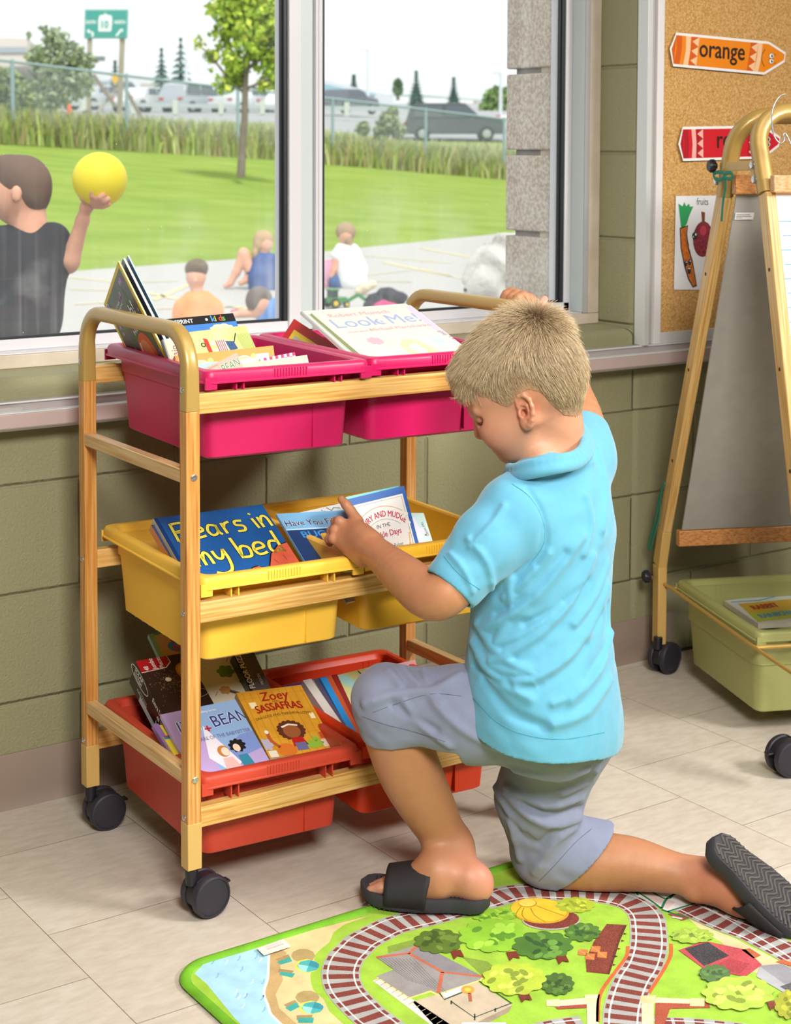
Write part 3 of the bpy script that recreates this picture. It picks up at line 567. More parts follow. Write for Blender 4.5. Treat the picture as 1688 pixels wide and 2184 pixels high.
hr = F(); hr.ell(at(50, 388, D), np.stack([nrm(-CR), CU, CW]), (58 * s, 58 * s, 60 * s), 0.02).ell(at(72, 412, D), np.stack([nrm(-CR), CU, CW]), (34 * s, 50 * s, 50 * s), 0.03).ell(at(10, 352, D), np.eye(3), (30 * s, 22 * s, 22 * s), 0.03)
tee = F(); tee.ell(at(58, 560, D), np.stack([CR, CU, CW]), (86 * s, 70 * s, 58 * s), 0.05).ell(at(60, 660, D), np.stack([CR, CU, CW]), (76 * s, 110 * s, 54 * s), 0.08); chn(tee, [(60, 520), (112, 512), (140, 548)], [44, 34, 30], D); chn(tee, [(30, 520), (-10, 520), (-42, 555)], [42, 34, 30], D)
band_ = F(); band_.ell(at(60, 650, D), np.stack([CR, CU, CW]), (78 * s, 26 * s, 57 * s), 0.03)
person('child with short brown hair and dark tee holding up a yellow ball', [('body', bd_, '#DDA58C', 0.006), ('hair', hr, '#6E5A50', 0.007), ('shirt', tee, '#34353C', 0.009)], None, base=np.array([*at(60, 800, D)[:2], ZG]))
q = MB(); bc = at(213, 383, 4.92); q.ball(bc, 58.5 * 4.92 / CF, M('#F2DE3A', 0.6, bump=(120, 0.2, 0.002)), 40, 24); tag(q.build('ball', smooth=180), 'yellow foam ball held up in the hand of the child outside', 'ball')
def kid(label, D, head, hair_c, shirt_c, shirt_parts, limbs, pants=None, pants_c='#3B5B86', skin='#DDA88E', hairs=None):
    s = D / CF; b = F(); x, y, r = head; b.ell(at(x, y, D), np.stack([CR, CU, CW]), (r * 0.86 * s, r * 1.08 * s, r * 0.92 * s), 0.02)
    for pts, rs in limbs: chn(b, pts, rs, D, 0.02)
    h_ = F(); 
    for px_, py_, rx, ry in hairs: h_.ell(at(px_, py_, D + 0.01), np.stack([CR, CU, CW]), (rx * s, ry * s, r * 1.02 * s), 0.02)
    sh_ = F()
    for pts, rs in shirt_parts: chn(sh_, pts, rs, D, 0.05)
    parts = [('body', b, skin, 0.012), ('hair', h_, hair_c, 0.012), ('shirt', sh_, shirt_c, 0.014)]
    if pants:
        p_ = F()
        for pts, rs in pants: chn(p_, pts, rs, D, 0.05)
        parts.append(('trousers', p_, pants_c, 0.014))
    allp = [at(q_[0], q_[1], D) for pts, rs in (limbs + shirt_parts + (pants or [])) for q_ in pts]; lo = min(p[2] for p in allp)
    return person(label, parts, None, base=np.array([*at(x, y, D)[:2], ZG]))
kid('small child in an orange tee sitting on the yard looking down', 12.4, (418, 590, 25), '#6F6154', '#F09650', [([(424, 650), (422, 690), (422, 720)], [30, 34, 34]), ([(405, 640), (388, 655), (380, 672)], [17, 15, 13]), ([(440, 640), (458, 655), (466, 668)], [17, 15, 12])],
    [([(419, 612), (422, 632)], [13, 13]), ([(378, 668), (370, 700), (380, 725)], [10, 8, 7]), ([(462, 662), (480, 688), (500, 715)], [10, 8, 7]), ([(400, 728), (360, 738), (330, 730)], [16, 13, 10]), ([(440, 728), (480, 738), (510, 730)], [16, 13, 10]), ([(418, 594, 11.45), (417, 600, 11.44)], [4, 4])], pants=[([(410, 722), (380, 732)], [24, 18]), ([(436, 722), (466, 732)], [24, 18])], pants_c='#5A6672', hairs=[(419, 574, 25, 21), (421, 568, 22, 16)])
kid('child in blue crouched low behind the window corner, reaching out', 11.0, (556, 645, 26), '#6E625C', '#5F8FD0', [([(590, 660), (612, 690), (625, 720)], [26, 34, 34]), ([(585, 662), (560, 680)], [16, 14])], [([(566, 655), (582, 662)], [14, 16]), ([(560, 668), (520, 668), (498, 672)], [11, 9, 8]), ([(556, 660), (552, 664)], [14, 14])], pants=[([(620, 720), (640, 735)], [34, 28])], hairs=[(553, 635, 28, 25), (548, 645, 24, 22)])
kid('child with a ponytail and navy tee sitting with knees drawn up', 15.8, (566, 520, 19), '#B79A74', '#3E5A94', [([(560, 560), (560, 590), (562, 612)], [24, 30, 32]), ([(580, 555), (594, 575)], [15, 13])], [([(563, 535), (562, 548)], [10, 12]), ([(590, 570), (594, 592), (585, 600)], [9, 7, 6]), ([(548, 608), (522, 545), (520, 540)], [15, 12, 12]), ([(520, 542), (505, 580), (492, 603)], [12, 9, 7]), ([(492, 604), (482, 610)], [7, 6]), ([(556, 610), (540, 570), (528, 596), (514, 604)], [14, 11, 8, 6])], pants=[([(566, 616), (590, 622)], [28, 18]), ([(552, 610), (536, 580)], [17, 14])], pants_c='#34507E', hairs=[(562, 510, 22, 20), (553, 522, 13, 16), (545, 540, 8, 16)])
kid('child with a long ponytail and white tee sitting on the yard', 16.0, (738, 500, 20), '#A68E72', '#E9EAED', [([(748, 540), (752, 575), (752, 596)], [22, 30, 32]), ([(728, 532), (718, 545)], [14, 12])], [([(740, 514), (742, 528)], [9, 11]), ([(720, 545), (714, 575), (708, 590)], [10, 8, 7])], pants=[([(756, 596), (735, 600), (716, 602)], [22, 17, 13]), ([(716, 602), (722, 608)], [13, 12])], pants_c='#3F6390', hairs=[(738, 494, 22, 21), (742, 512, 11, 14), (748, 532, 10, 18)])
# ---- things lying on the yard
PKB = M('#F0B4CC', 0.5); b0 = on_z(684, 612, ZG); q = MB(); q.lathe(b0, (0, 0, 1), [(0.12, 0), (0.13, 0.01), (0.16, 0.24), (0.165, 0.26), (0.155, 0.26), (0.12, 0.02)], PKB, 20); tag(q.build('basket', smooth=40), 'pink plastic basket beside the child in white', 'basket')
def toy(name, label, cat, blobs, z0=ZG):
    f = F(); 
    for x, y, d, r in blobs[0]: f.ell(at(x, y, d), np.eye(3), (r * d / CF, r * d / CF, r * d / CF * 0.75), 0.03)
    V, Q = sdf_mesh(f, 0.012, lambda P, d: d + 0.006 * np.sin(P @ np.array([40, 23, 51.])) * np.sin(P @ np.array([-19, 47, 13.]))); return tag(mesh_np(name, V, Q, M(blobs[1], 0.8)), label, cat)
toy('duffel_bag', 'black crumpled bag lying on the yard behind the cart handle', 'bag', ([(800, 640, 13.8, 20), (825, 630, 13.8, 24), (850, 636, 13.8, 20), (812, 655, 13.7, 22), (785, 652, 13.7, 12)], '#2B2A38')); toy('soft_toy', 'bright pink soft toy on the yard in front of the black bag', 'toy', ([(818, 650, 13.35, 12), (836, 652, 13.35, 11), (806, 654, 13.35, 9)], '#D9407A'))
toy('blanket', 'crumpled cream blanket on the yard left of the black bag', 'blanket', ([(780, 612, 15.2, 15), (768, 620, 15.2, 12), (796, 606, 15.2, 10)], '#DDCDB4')); toy('toy_block', 'small red toy on the ground beside the crouched child', 'toy', ([(505, 662, 13.6, 6), (496, 665, 13.6, 5)], '#C24A52'))
trr = thing('toy_tractor', 'green toy tractor with yellow wheels on the yard', 'toy', loc=tuple(at(725, 655, 13.9))); GN = M('#3E8A4A', 0.4); q = MB(); 
c = at(716, 641, 13.9); sx = 13.9 / CF
q.box(tuple(c + np.array([-0.07, -0.05, -0.02])), tuple(c + np.array([0.09, 0.05, 0.03])), GN); q.box(tuple(c + np.array([-0.06, -0.045, 0.03])), tuple(c + np.array([0.0, 0.045, 0.09])), M('#3A4A48', 0.3)); q.box(tuple(c + np.array([-0.07, -0.055, 0.09])), tuple(c + np.array([0.01, 0.055, 0.102])), GN); q.build('tractor_body', trr, world=True, bevel=0.004)
for dx, r in ((-0.045, 0.042), (0.07, 0.028)):
    for dy in (-0.06, 0.06): w = MB(); w.lathe(c + np.array([dx, dy, -0.02 - 0.04 + r]), (0, math.copysign(1, dy), 0), [(r, -0.015), (r, 0.015), (r * 0.7, 0.015)], M('#26302A', 0.7), 18); w.lathe(c + np.array([dx, dy * 1.26, -0.06 + r]), (0, math.copysign(1, dy), 0), [(r * 0.55, 0), (r * 0.5, 0.004)], M('#E6C62E', 0.4), 12); w.build('wheel', trr, world=True)
q = MB(); q.beam(at(735, 646, 13.9), at(765, 628, 13.9), 0.03, 0.03, GN); q.beam(at(765, 628, 13.9), at(780, 640, 13.9), 0.03, 0.03, GN); q.build('loader_arm', trr, world=True)
# ================================================================ the room
def block_mat():
    m = M('#94916F', 0.60, spec=0.3).copy(); nt, N, L, b = nodes(m)
    tc = N.new('ShaderNodeTexCoord'); sp = N.new('ShaderNodeSeparateXYZ'); L.new(tc.outputs['Object'], sp.inputs[0])
    ad = N.new('ShaderNodeMath'); ad.operation = 'ADD'; L.new(sp.outputs[0], ad.inputs[0]); L.new(sp.outputs[1], ad.inputs[1])
    cb = N.new('ShaderNodeCombineXYZ'); sx = N.new('ShaderNodeMath'); sx.operation = 'ADD'; sx.inputs[1].default_value = -2.3086 + 0.2032 * 0 + 8.128
    sz = N.new('ShaderNodeMath'); sz.operation = 'ADD'; sz.inputs[1].default_value = -0.1949 + 0.2032 * 11
    L.new(ad.outputs[0], sx.inputs[0]); L.new(sp.outputs[2], sz.inputs[0]); L.new(sx.outputs[0], cb.inputs[0]); L.new(sz.outputs[0], cb.inputs[1])
    def brick(mort, smooth):
        k = N.new('ShaderNodeTexBrick'); k.offset = 0.5; k.inputs['Scale'].default_value = 1.0; k.inputs['Brick Width'].default_value = 0.4064
        k.inputs['Row Height'].default_value = 0.2032; k.inputs['Mortar Size'].default_value = mort; k.inputs['Mortar Smooth'].default_value = smooth
        L.new(cb.outputs[0], k.inputs['Vector']); return k
    k = brick(0.0065, 1.0)
    n1 = N.new('ShaderNodeTexNoise'); n1.inputs['Scale'].default_value = 180; n1.inputs['Detail'].default_value = 4; L.new(tc.outputs['Object'], n1.inputs['Vector'])
    n2 = N.new('ShaderNodeTexVoronoi'); n2.inputs['Scale'].default_value = 130; L.new(tc.outputs['Object'], n2.inputs['Vector'])
    n3 = N.new('ShaderNodeTexNoise'); n3.inputs['Scale'].default_value = 60; L.new(tc.outputs['Object'], n3.inputs['Vector'])
    pit = N.new('ShaderNodeMapRange'); pit.inputs[1].default_value = 0.06; pit.inputs[2].default_value = 0.24; L.new(n2.outputs['Distance'], pit.inputs[0])
    msk = N.new('ShaderNodeMapRange'); msk.inputs[1].default_value = 0.52; msk.inputs[2].default_value = 0.60; L.new(n3.outputs['Fac'], msk.inputs[0])
    pm = N.new('ShaderNodeMath'); pm.operation = 'MAXIMUM'; iv = N.new('ShaderNodeMath'); iv.operation = 'SUBTRACT'; iv.inputs[0].default_value = 1; L.new(msk.outputs[0], iv.inputs[1])
    L.new(pit.outputs[0], pm.inputs[0]); L.new(iv.outputs[0], pm.inputs[1])
    b1 = N.new('ShaderNodeBump'); b1.inputs['Strength'].default_value = 0.9; b1.inputs['Distance'].default_value = 0.0022; L.new(n1.outputs['Fac'], b1.inputs['Height'])
    b2 = N.new('ShaderNodeBump'); b2.inputs['Strength'].default_value = 0.45; b2.inputs['Distance'].default_value = 0.002; L.new(pm.outputs[0], b2.inputs['Height']); L.new(b1.outputs[0], b2.inputs['Normal'])
    b3 = N.new('ShaderNodeBump'); b3.invert = True; b3.inputs['Strength'].default_value = 0.9; b3.inputs['Distance'].default_value = 0.006; L.new(k.outputs['Fac'], b3.inputs['Height']); L.new(b2.outputs[0], b3.inputs['Normal'])
    L.new(b3.outputs[0], b.inputs['Normal']); return m
BLOCK = block_mat()
# lower wall, pier beside the window, head above it; bullnose corners are real
def bull(pts_path, ext, mat, mb): pass
wb = MB()
def rprism(mb, prof, axis, a, b, mat):      # prof in the two other axes, swept along axis from a to b
    def P(p, t): return (t, p[0], p[1]) if axis == 'x' else (p[0], p[1], t)
    n = len(prof); V = [P(p, a) for p in prof] + [P(p, b) for p in prof]
    mb.add(V, [tuple(reversed(range(n))), tuple(range(n, 2 * n))] + [(i, (i + 1) % n, n + (i + 1) % n, n + i) for i in range(n)], mat)
def arc(cx, cy, r, a0, a1, n=6): return [(cx + r * math.cos(math.radians(a0 + (a1 - a0) * i / n)), cy + r * math.sin(math.radians(a0 + (a1 - a0) * i / n))) for i in range(n + 1)]
rprism(wb, [(0, 0.0), (0.30, 0.0), (0.30, 0.80)] + [(0.022, 0.80)] + arc(0.022, 0.778, 0.022, 90, 180)[1:], 'x', -0.6, 3.12, BLOCK)
wb.box((-3.2, 0, 0), (-0.6, 0.30, 2.9), BLOCK)
rprism(wb, arc(3.145, 0.025, 0.025, 180, 270) + [(3.28, 0), (3.28, 0.30), (3.12, 0.30)], 'z', 0.0, 2.9, BLOCK)
wb.box((3.28, 0.0, 0), (6.2, 0.30, 2.9), BLOCK)
wb.box((-0.6, 0, 2.12), (3.12, 0.30, 2.9), BLOCK)
structure(wb.build('wall_window', smooth=50))
g = MB(); GR = M('#8B8C70', 0.7)
# floor: vinyl tiles 305 mm, laid in broken bond
def floor_mat():
    m = M('#CFC6B8', 0.34, spec=0.45).copy(); nt, N, L, b = nodes(m)
    tc = N.new('ShaderNodeTexCoord'); sp = N.new('ShaderNodeSeparateXYZ'); L.new(tc.outputs['Object'], sp.inputs[0])
    cb = N.new('ShaderNodeCombineXYZ')
    ay = N.new('ShaderNodeMath'); ay.operation = 'ADD'; ay.inputs[1].default_value = 0.3417 + 0.3048 * 40; L.new(sp.outputs[1], ay.inputs[0])
    ax = N.new('ShaderNodeMath'); ax.operation = 'ADD'; ax.inputs[1].default_value = -1.4107 + 0.3048 * 40; L.new(sp.outputs[0], ax.inputs[0])
    L.new(ay.outputs[0], cb.inputs[0]); L.new(ax.outputs[0], cb.inputs[1])
    k = N.new('ShaderNodeTexBrick'); k.offset = 0.5; k.inputs['Scale'].default_value = 1; k.inputs['Brick Width'].default_value = 0.3048; k.inputs['Row Height'].default_value = 0.3048
    k.inputs['Mortar Size'].default_value = 0.0008; k.inputs['Mortar Smooth'].default_value = 0.5; k.inputs['Bias'].default_value = 0
    k.inputs['Color1'].default_value = (*lin('#D2C9BC'), 1); k.inputs['Color2'].default_value = (*lin('#CDC3B5'), 1); k.inputs['Mortar'].default_value = (*lin('#776B5A'), 1)
    L.new(cb.outputs[0], k.inputs['Vector'])
    mp = N.new('ShaderNodeMapping'); mp.inputs['Rotation'].default_value = (0, 0, 0.6); mp.inputs['Scale'].default_value = (22, 60, 1); L.new(tc.outputs['Object'], mp.inputs[0])
    n = N.new('ShaderNodeTexNoise'); n.inputs['Scale'].default_value = 1; n.inputs['Detail'].default_value = 5; n.inputs['Roughness'].default_value = 0.6; L.new(mp.outputs[0], n.inputs['Vector'])
    r = N.new('ShaderNodeValToRGB'); r.color_ramp.elements[0].position = 0.36; r.color_ramp.elements[0].color = (0.80, 0.76, 0.70, 1); r.color_ramp.elements[1].position = 0.62; r.color_ramp.elements[1].color = (1.04, 1.03, 1.02, 1)
    L.new(n.outputs['Fac'], r.inputs[0]); mx = N.new('ShaderNodeMixRGB'); mx.blend_type = 'MULTIPLY'; mx.inputs[0].default_value = 0.55
    L.new(k.outputs['Color'], mx.inputs[1]); L.new(r.outputs[0], mx.inputs[2]); L.new(mx.outputs[0], b.inputs['Base Color'])
    n2 = N.new('ShaderNodeTexNoise'); n2.inputs['Scale'].default_value = 5; L.new(tc.outputs['Object'], n2.inputs['Vector'])
    rr = N.new('ShaderNodeMapRange'); rr.inputs[3].default_value = 0.28; rr.inputs[4].default_value = 0.45; L.new(n2.outputs['Fac'], rr.inputs[0]); L.new(rr.outputs[0], b.inputs['Roughness'])
    bp = N.new('ShaderNodeBump'); bp.invert = True; bp.inputs['Distance'].default_value = 0.0006; bp.inputs['Strength'].default_value = 0.6; L.new(k.outputs['Fac'], bp.inputs['Height']); L.new(bp.outputs[0], b.inputs['Normal'])
    return m
fb = MB(); fb.box((-3.2, -6.0, -0.12), (6.2, 0.02, 0.0), floor_mat()); structure(fb.build('floor', smooth=0))
cb_ = MB(); cb_.box((-3.2, -6.0, 2.85), (6.2, 0.3, 2.95), M('#C2BFB6', 0.9)); structure(cb_.build('ceiling', smooth=0))
for nm, lo, hi in (('wall_left', (-3.3, -6, 0), (-3.2, 0.3, 2.9)), ('wall_right', (6.2, -6, 0), (6.3, 0.3, 2.9)), ('wall_back', (-3.3, -6.1, 0), (6.3, -6, 2.9))):
    q = MB(); q.box(lo, hi, M('#A8A692', 0.8)); structure(q.build(nm, smooth=0))
# baseboard: cove base
bb = MB(); prof = [(0, 0.0), (-0.013, 0.0), (-0.0095, 0.006), (-0.006, 0.016), (-0.005, 0.03), (-0.005, 0.100), (-0.0035, 0.102), (0, 0.102)]
rprism(bb, prof, 'x', -3.2, 3.262, M('#8E7B6B', 0.5, noise=((0.6, 8, 8), '#97867A', 0.3)))
structure(bb.build('baseboard_window', smooth=40))
sl = MB(); sl.box((3.262, -0.012, 0.0), (6.2, 0.0, 0.003), M('#3B3A2C', 0.9)); structure(sl.build('trim_floor_gap', smooth=0))
# window: timber casing, white metal frame, two panes with rubber gaskets
CAS = M('#CFC3B1', 0.75, noise=(14, '#BDAE9A', 0.22), bump=(60, 0.4, 0.002)); WM = M('#D2D0D3', 0.35, spec=0.5); WM2 = M('#BFC9CA', 0.35); RUB = M('#22262B', 0.45)
zt_ = 2.12
c = MB()
c.box((-0.6, 0.12, 0.80), (3.12, 0.30, 0.826), CAS); c.box((3.086, 0.12, 0.826), (3.12, 0.30, zt_), CAS); c.box((-0.6, 0.12, 0.826), (-0.56, 0.30, zt_), CAS)
structure(c.build('trim_window_casing', bevel=0.002))
def window(name, x0, x1):
    w = MB()
    w.box((x0 - 0.02, 0.126, 0.826), (x1 + 0.02, 0.23, 0.8285), WM)            # inner ledge
    w.box((x0 - 0.018, 0.17, 0.8285), (x1 + 0.018, 0.225, 0.850), WM)          # bottom rail
    w.box((x0 - 0.018, 0.17, zt_ - 0.03), (x1 + 0.018, 0.225, zt_), WM)
    o = w.build(name, bevel=0.0012); structure(o)
    gk = MB()
    for lo, hi in (((x0, 0.178, 0.850), (x1, 0.186, 0.8555)), ((x0, 0.178, 0.850), (x0 + 0.014, 0.186, zt_ - 0.03)), ((x1 - 0.014, 0.178, 0.850), (x1, 0.186, zt_ - 0.03)), ((x1 - 0.010, 0.172, 0.850), (x1, 0.19, zt_ - 0.03)), ((x0, 0.178, zt_ - 0.04), (x1, 0.186, zt_ - 0.03))):
        gk.box(lo, hi, RUB)
    gk.build('gasket', o, bevel=0.0015)
    p = MB(); p.box((x0, 0.188, 0.85), (x1, 0.193, zt_ - 0.03), GLASS); p.build('window_pane', o, smooth=0)
    return o
def glass_mat():
    m = bpy.data.materials.new('pane_glass'); m.use_nodes = True; nt = m.node_tree; nt.nodes.clear()
    N, L = nt.nodes, nt.links
    out = N.new('ShaderNodeOutputMaterial'); tr = N.new('ShaderNodeBsdfTransparent'); tr.inputs[0].default_value = (0.985, 0.995, 0.99, 1)
    gl = N.new('ShaderNodeBsdfGlossy'); gl.inputs['Roughness'].default_value = 0.02; df = N.new('ShaderNodeBsdfDiffuse'); df.inputs[0].default_value = (0.9, 0.95, 0.97, 1)
    fr = N.new('ShaderNodeFresnel'); fr.inputs[0].default_value = 1.35; m1 = N.new('ShaderNodeMixShader'); m2 = N.new('ShaderNodeMixShader')
    L.new(fr.outputs[0], m1.inputs[0]); L.new(tr.outputs[0], m1.inputs[1]); L.new(gl.outputs[0], m1.inputs[2])
    tc = N.new('ShaderNodeTexCoord')
    # dust specks, streaks and smears on the pane
    v = N.new('ShaderNodeTexVoronoi'); v.inputs['Scale'].default_value = 26; v.inputs['Randomness'].default_value = 1; L.new(tc.outputs['Object'], v.inputs['Vector'])
    s1 = N.new('ShaderNodeMapRange'); s1.inputs[1].default_value = 0.035; s1.inputs[2].default_value = 0.02; s1.inputs[3].default_value = 0; s1.inputs[4].default_value = 0.45; L.new(v.outputs['Distance'], s1.inputs[0])
    mp = N.new('ShaderNodeMapping'); mp.inputs['Scale'].default_value = (60, 60, 1.6); L.new(tc.outputs['Object'], mp.inputs[0])
    n = N.new('ShaderNodeTexNoise'); n.inputs['Scale'].default_value = 1; n.inputs['Detail'].default_value = 6; L.new(mp.outputs[0], n.inputs['Vector'])
    s2 = N.new('ShaderNodeMapRange'); s2.inputs[1].default_value = 0.55; s2.inputs[2].default_value = 0.8; s2.inputs[3].default_value = 0.0; s2.inputs[4].default_value = 0.09; L.new(n.outputs['Fac'], s2.inputs[0])
    n2 = N.new('ShaderNodeTexNoise'); n2.inputs['Scale'].default_value = 6; n2.inputs['Detail'].default_value = 6; L.new(tc.outputs['Object'], n2.inputs['Vector'])
    s3 = N.new('ShaderNodeMapRange'); s3.inputs[1].default_value = 0.5; s3.inputs[2].default_value = 0.8; s3.inputs[3].default_value = 0.04; s3.inputs[4].default_value = 0.25; L.new(n2.outputs['Fac'], s3.inputs[0])
    sp = N.new('ShaderNodeSeparateXYZ'); L.new(tc.outputs['Object'], sp.inputs[0])
    zz = N.new('ShaderNodeMapRange'); zz.inputs[1].default_value = 1.15; zz.inputs[2].default_value = 0.88; zz.inputs[3].default_value = 0.12; zz.inputs[4].default_value = 1; L.new(sp.outputs[2], zz.inputs[0])
    a1 = N.new('ShaderNodeMath'); a1.operation = 'MULTIPLY'; L.new(s2.outputs[0], a1.inputs[0]); L.new(zz.outputs[0], a1.inputs[1])
    a2 = N.new('ShaderNodeMath'); a2.operation = 'MULTIPLY'; L.new(s3.outputs[0], a2.inputs[0]); L.new(zz.outputs[0], a2.inputs[1])
    a3 = N.new('ShaderNodeMath'); a3.operation = 'ADD'; L.new(a1.outputs[0], a3.inputs[0]); L.new(a2.outputs[0], a3.inputs[1])
    a4 = N.new('ShaderNodeMath'); a4.operation = 'ADD'; a4.use_clamp = True; L.new(a3.outputs[0], a4.inputs[0]); L.new(s1.outputs[0], a4.inputs[1])
    L.new(a4.outputs[0], m2.inputs[0]); L.new(m1.outputs[0], m2.inputs[1]); L.new(df.outputs[0], m2.inputs[2]); L.new(m2.outputs[0], out.inputs[0])
    return m
GLASS = glass_mat()
window('window_1', -0.54, 2.267); window('window_2', 2.352, 3.052)
# mullion between the panes: sash stile, deeper post, second stile; side frames of both windows
mu = MB()
mu.box((2.267, 0.165, 0.8285), (2.298, 0.225, zt_), WM); mu.box((2.298, 0.172, 0.8285), (2.333, 0.225, zt_), WM2); mu.box((2.333, 0.163, 0.8285), (2.3405, 0.225, zt_), WM); mu.box((2.3425, 0.165, 0.8285), (2.352, 0.225, zt_), WM)
structure(mu.build('trim_mullion', bevel=0.0012))
sf = MB(); sf.box((3.052, 0.17, 0.8285), (3.072, 0.225, zt_), WM); sf.box((3.072, 0.126, 0.8285), (3.084, 0.225, zt_), WM2); sf.box((3.072, 0.1215, 0.827), (3.0865, 0.126, zt_), M('#A9A9AA', 0.4)); sf.box((-0.56, 0.17, 0.8285), (-0.54, 0.225, zt_), WM)
structure(sf.build('trim_window_side', bevel=0.001))
# metal chalk rail under the sill and the frame of the pin board
RAIL = M('#C6C2C1', 0.36, metal=0.35, spec=0.6); RAILP = M('#D2BDB9', 0.4, metal=0.25)
r_ = MB()
r_.box((-3.2, -0.022, 0.716), (6.2, 0.0, 0.7605), RAIL); r_.box((-3.2, -0.026, 0.757), (6.2, -0.02, 0.7605), M('#E9ECEC', 0.3, metal=0.2))
r_.box((-3.2, -0.060, 0.7185), (6.2, -0.022, 0.744), RAILP); r_.box((-3.2, -0.060, 0.744), (6.2, -0.040, 0.7465), M('#DADEDD', 0.3))
rprism(r_, [(-0.060, 0.7185), (-0.052, 0.712), (-0.022, 0.712), (-0.022, 0.7185)], 'x', -3.2, 6.2, RAIL)
structure(r_.build('trim_chalk_rail', bevel=0.0012))
cl = MB(); cl.box((1.40, -0.0425, 0.7465), (1.566, -0.038, 0.7535), M('#B9B3AE', 0.5)); cl.build('rail_clip', bpy.data.objects['trim_chalk_rail'])
# exterior masonry reveal: split blocks with raked joints, seen through the right pane
EX = M('#B5A698', 0.85, noise=(110, '#D6CCC0', 0.12), bump=(70, 0.8, 0.004)); EXM = M('#8E8884', 0.9)
e = MB()
for k in range(-1, 9):
    z0 = 0.195 + 0.2032 * k
    e.box((3.075, 0.235, z0 + 0.007), (6.5, 0.42, z0 + 0.2032 - 0.007), EX)
e.box((3.09, 0.236, -0.2), (6.5, 0.40, 2.9), EXM)
for k in range(-1, 3):
    z0 = 0.195 + 0.2032 * k
    e.box((-3.4, 0.301, z0 + 0.007), (3.0, 0.42, min(z0 + 0.196, 0.79)), EX)
e.box((-3.4, 0.301, -0.25), (3.0, 0.44, 0.80), EXM); e.box((-3.4, 0.301, 2.13), (6.5, 0.42, 3.1), EX)
structure(e.build('wall_exterior', bevel=0.004, smooth=40))
# ================================================================ the bamboo book cart
def bamboo(axis, seed=0.0, dark=1.0, base=('#C88B45', '#AE6F2C', '#D9A562')):
    key = ('bam', axis, seed, dark, base)
    if key in MATS: return MATS[key]
    m = M(base[0], 0.36, spec=0.45, coat=0.15).copy(); nt, N, L, b = nodes(m)
    tc = N.new('ShaderNodeTexCoord'); mp = N.new('ShaderNodeMapping'); s = [260, 260, 260]; s['xyz'.index(axis)] = 7
    mp.inputs['Scale'].default_value = s; mp.inputs['Location'].default_value = (seed, seed * 2.3, seed * 1.7); L.new(tc.outputs['Object'], mp.inputs[0])
    n = N.new('ShaderNodeTexNoise'); n.inputs['Scale'].default_value = 1; n.inputs['Detail'].default_value = 3; L.new(mp.outputs[0], n.inputs['Vector'])
    r = N.new('ShaderNodeValToRGB'); e = r.color_ramp.elements; e[0].position = 0.3; e[1].position = 0.68
    e[0].color = (*[x * dark for x in lin(base[1])], 1); e[1].color = (*[x * dark for x in lin(base[2])], 1); q = e.new(0.48); q.color = (*[x * dark for x in lin(base[0])], 1)
    L.new(n.outputs['Fac'], r.inputs[0])
    # growth nodes: short darker bands here and there
    mp2 = N.new('ShaderNodeMapping'); s2 = [34, 34, 34]; s2['xyz'.index(axis)] = 5.5; mp2.inputs['Scale'].default_value = s2; mp2.inputs['Location'].default_value = (seed * 3, 1, seed); L.new(tc.outputs['Object'], mp2.inputs[0])
    v = N.new('ShaderNodeTexVoronoi'); v.inputs['Scale'].default_value = 1; L.new(mp2.outputs[0], v.inputs['Vector'])
    k = N.new('ShaderNodeMapRange'); k.inputs[1].default_value = 0.0; k.inputs[2].default_value = 0.16; k.inputs[3].default_value = 0.55; k.inputs[4].default_value = 0.0; L.new(v.outputs['Distance'], k.inputs[0])
    mx = N.new('ShaderNodeMixRGB'); mx.inputs[2].default_value = (*lin('#8A5524'), 1); L.new(k.outputs[0], mx.inputs[0]); L.new(r.outputs[0], mx.inputs[1]); L.new(mx.outputs[0], b.inputs['Base Color'])
    MATS[key] = m; return m
GOLD = M('#B5944F', 0.36, metal=0.15, spec=0.5, coat=0.15); GOLD2 = M('#CBA55F', 0.45, spec=0.5); STEEL = M('#C9CBCE', 0.25, metal=0.9); BLK = M('#1B1920', 0.42, spec=0.5, bump=(300, 0.15, 0.001)); BLK2 = M('#2A2730', 0.5)
CTH = -0.0237
CO = np.array([1.61307, -0.57799, 0.0]); EU = np.array([math.cos(CTH), math.sin(CTH), 0]); EV = np.array([-math.sin(CTH), math.cos(CTH), 0])
CMW = Matrix.Translation(Vector(CO)) @ Matrix.Rotation(CTH, 4, 'Z')
def cartw(u, v, z): return CO + EU * u + EV * v + np.array([0, 0, z])
pw, pd, CD, CL = 0.024, 0.0237, 0.4176, 0.7143
ZB, ZT, ZH = 0.0827, 0.8127, 0.9465
cart = thing('book_cart', 'three tier bamboo book cart on black casters with gold rounded handles under the window', 'cart', mat=CMW)
def post(u0, v0, dirx, seed):
    p = MB(); p.box((u0, v0, ZB + 0.07), (u0 + pw, v0 + pd, ZT), bamboo('z', seed)); o = p.build('post', cart, bevel=0.0016)
    s = MB(); s.box((u0 - 0.0006, v0 - 0.0006, ZB), (u0 + pw + 0.0006, v0 + pd + 0.0006, ZB + 0.075), GOLD2); s.build('foot_sleeve', o, bevel=0.0012)
    # screws on the side face (outside) and on the front face
    for z in (0.845, 0.493, 0.165):
        sc = MB(); ux = u0 if dirx < 0 else u0 + pw
        sc.lathe((ux, v0 + pd * 0.55, z), (dirx, 0, 0), [(0.0045, 0), (0.0045, 0.0014), (0.0035, 0.0022), (0.0016, 0.0022), (0.0014, 0.0012)], STEEL, 18); sc.build('screw', o)
    return o
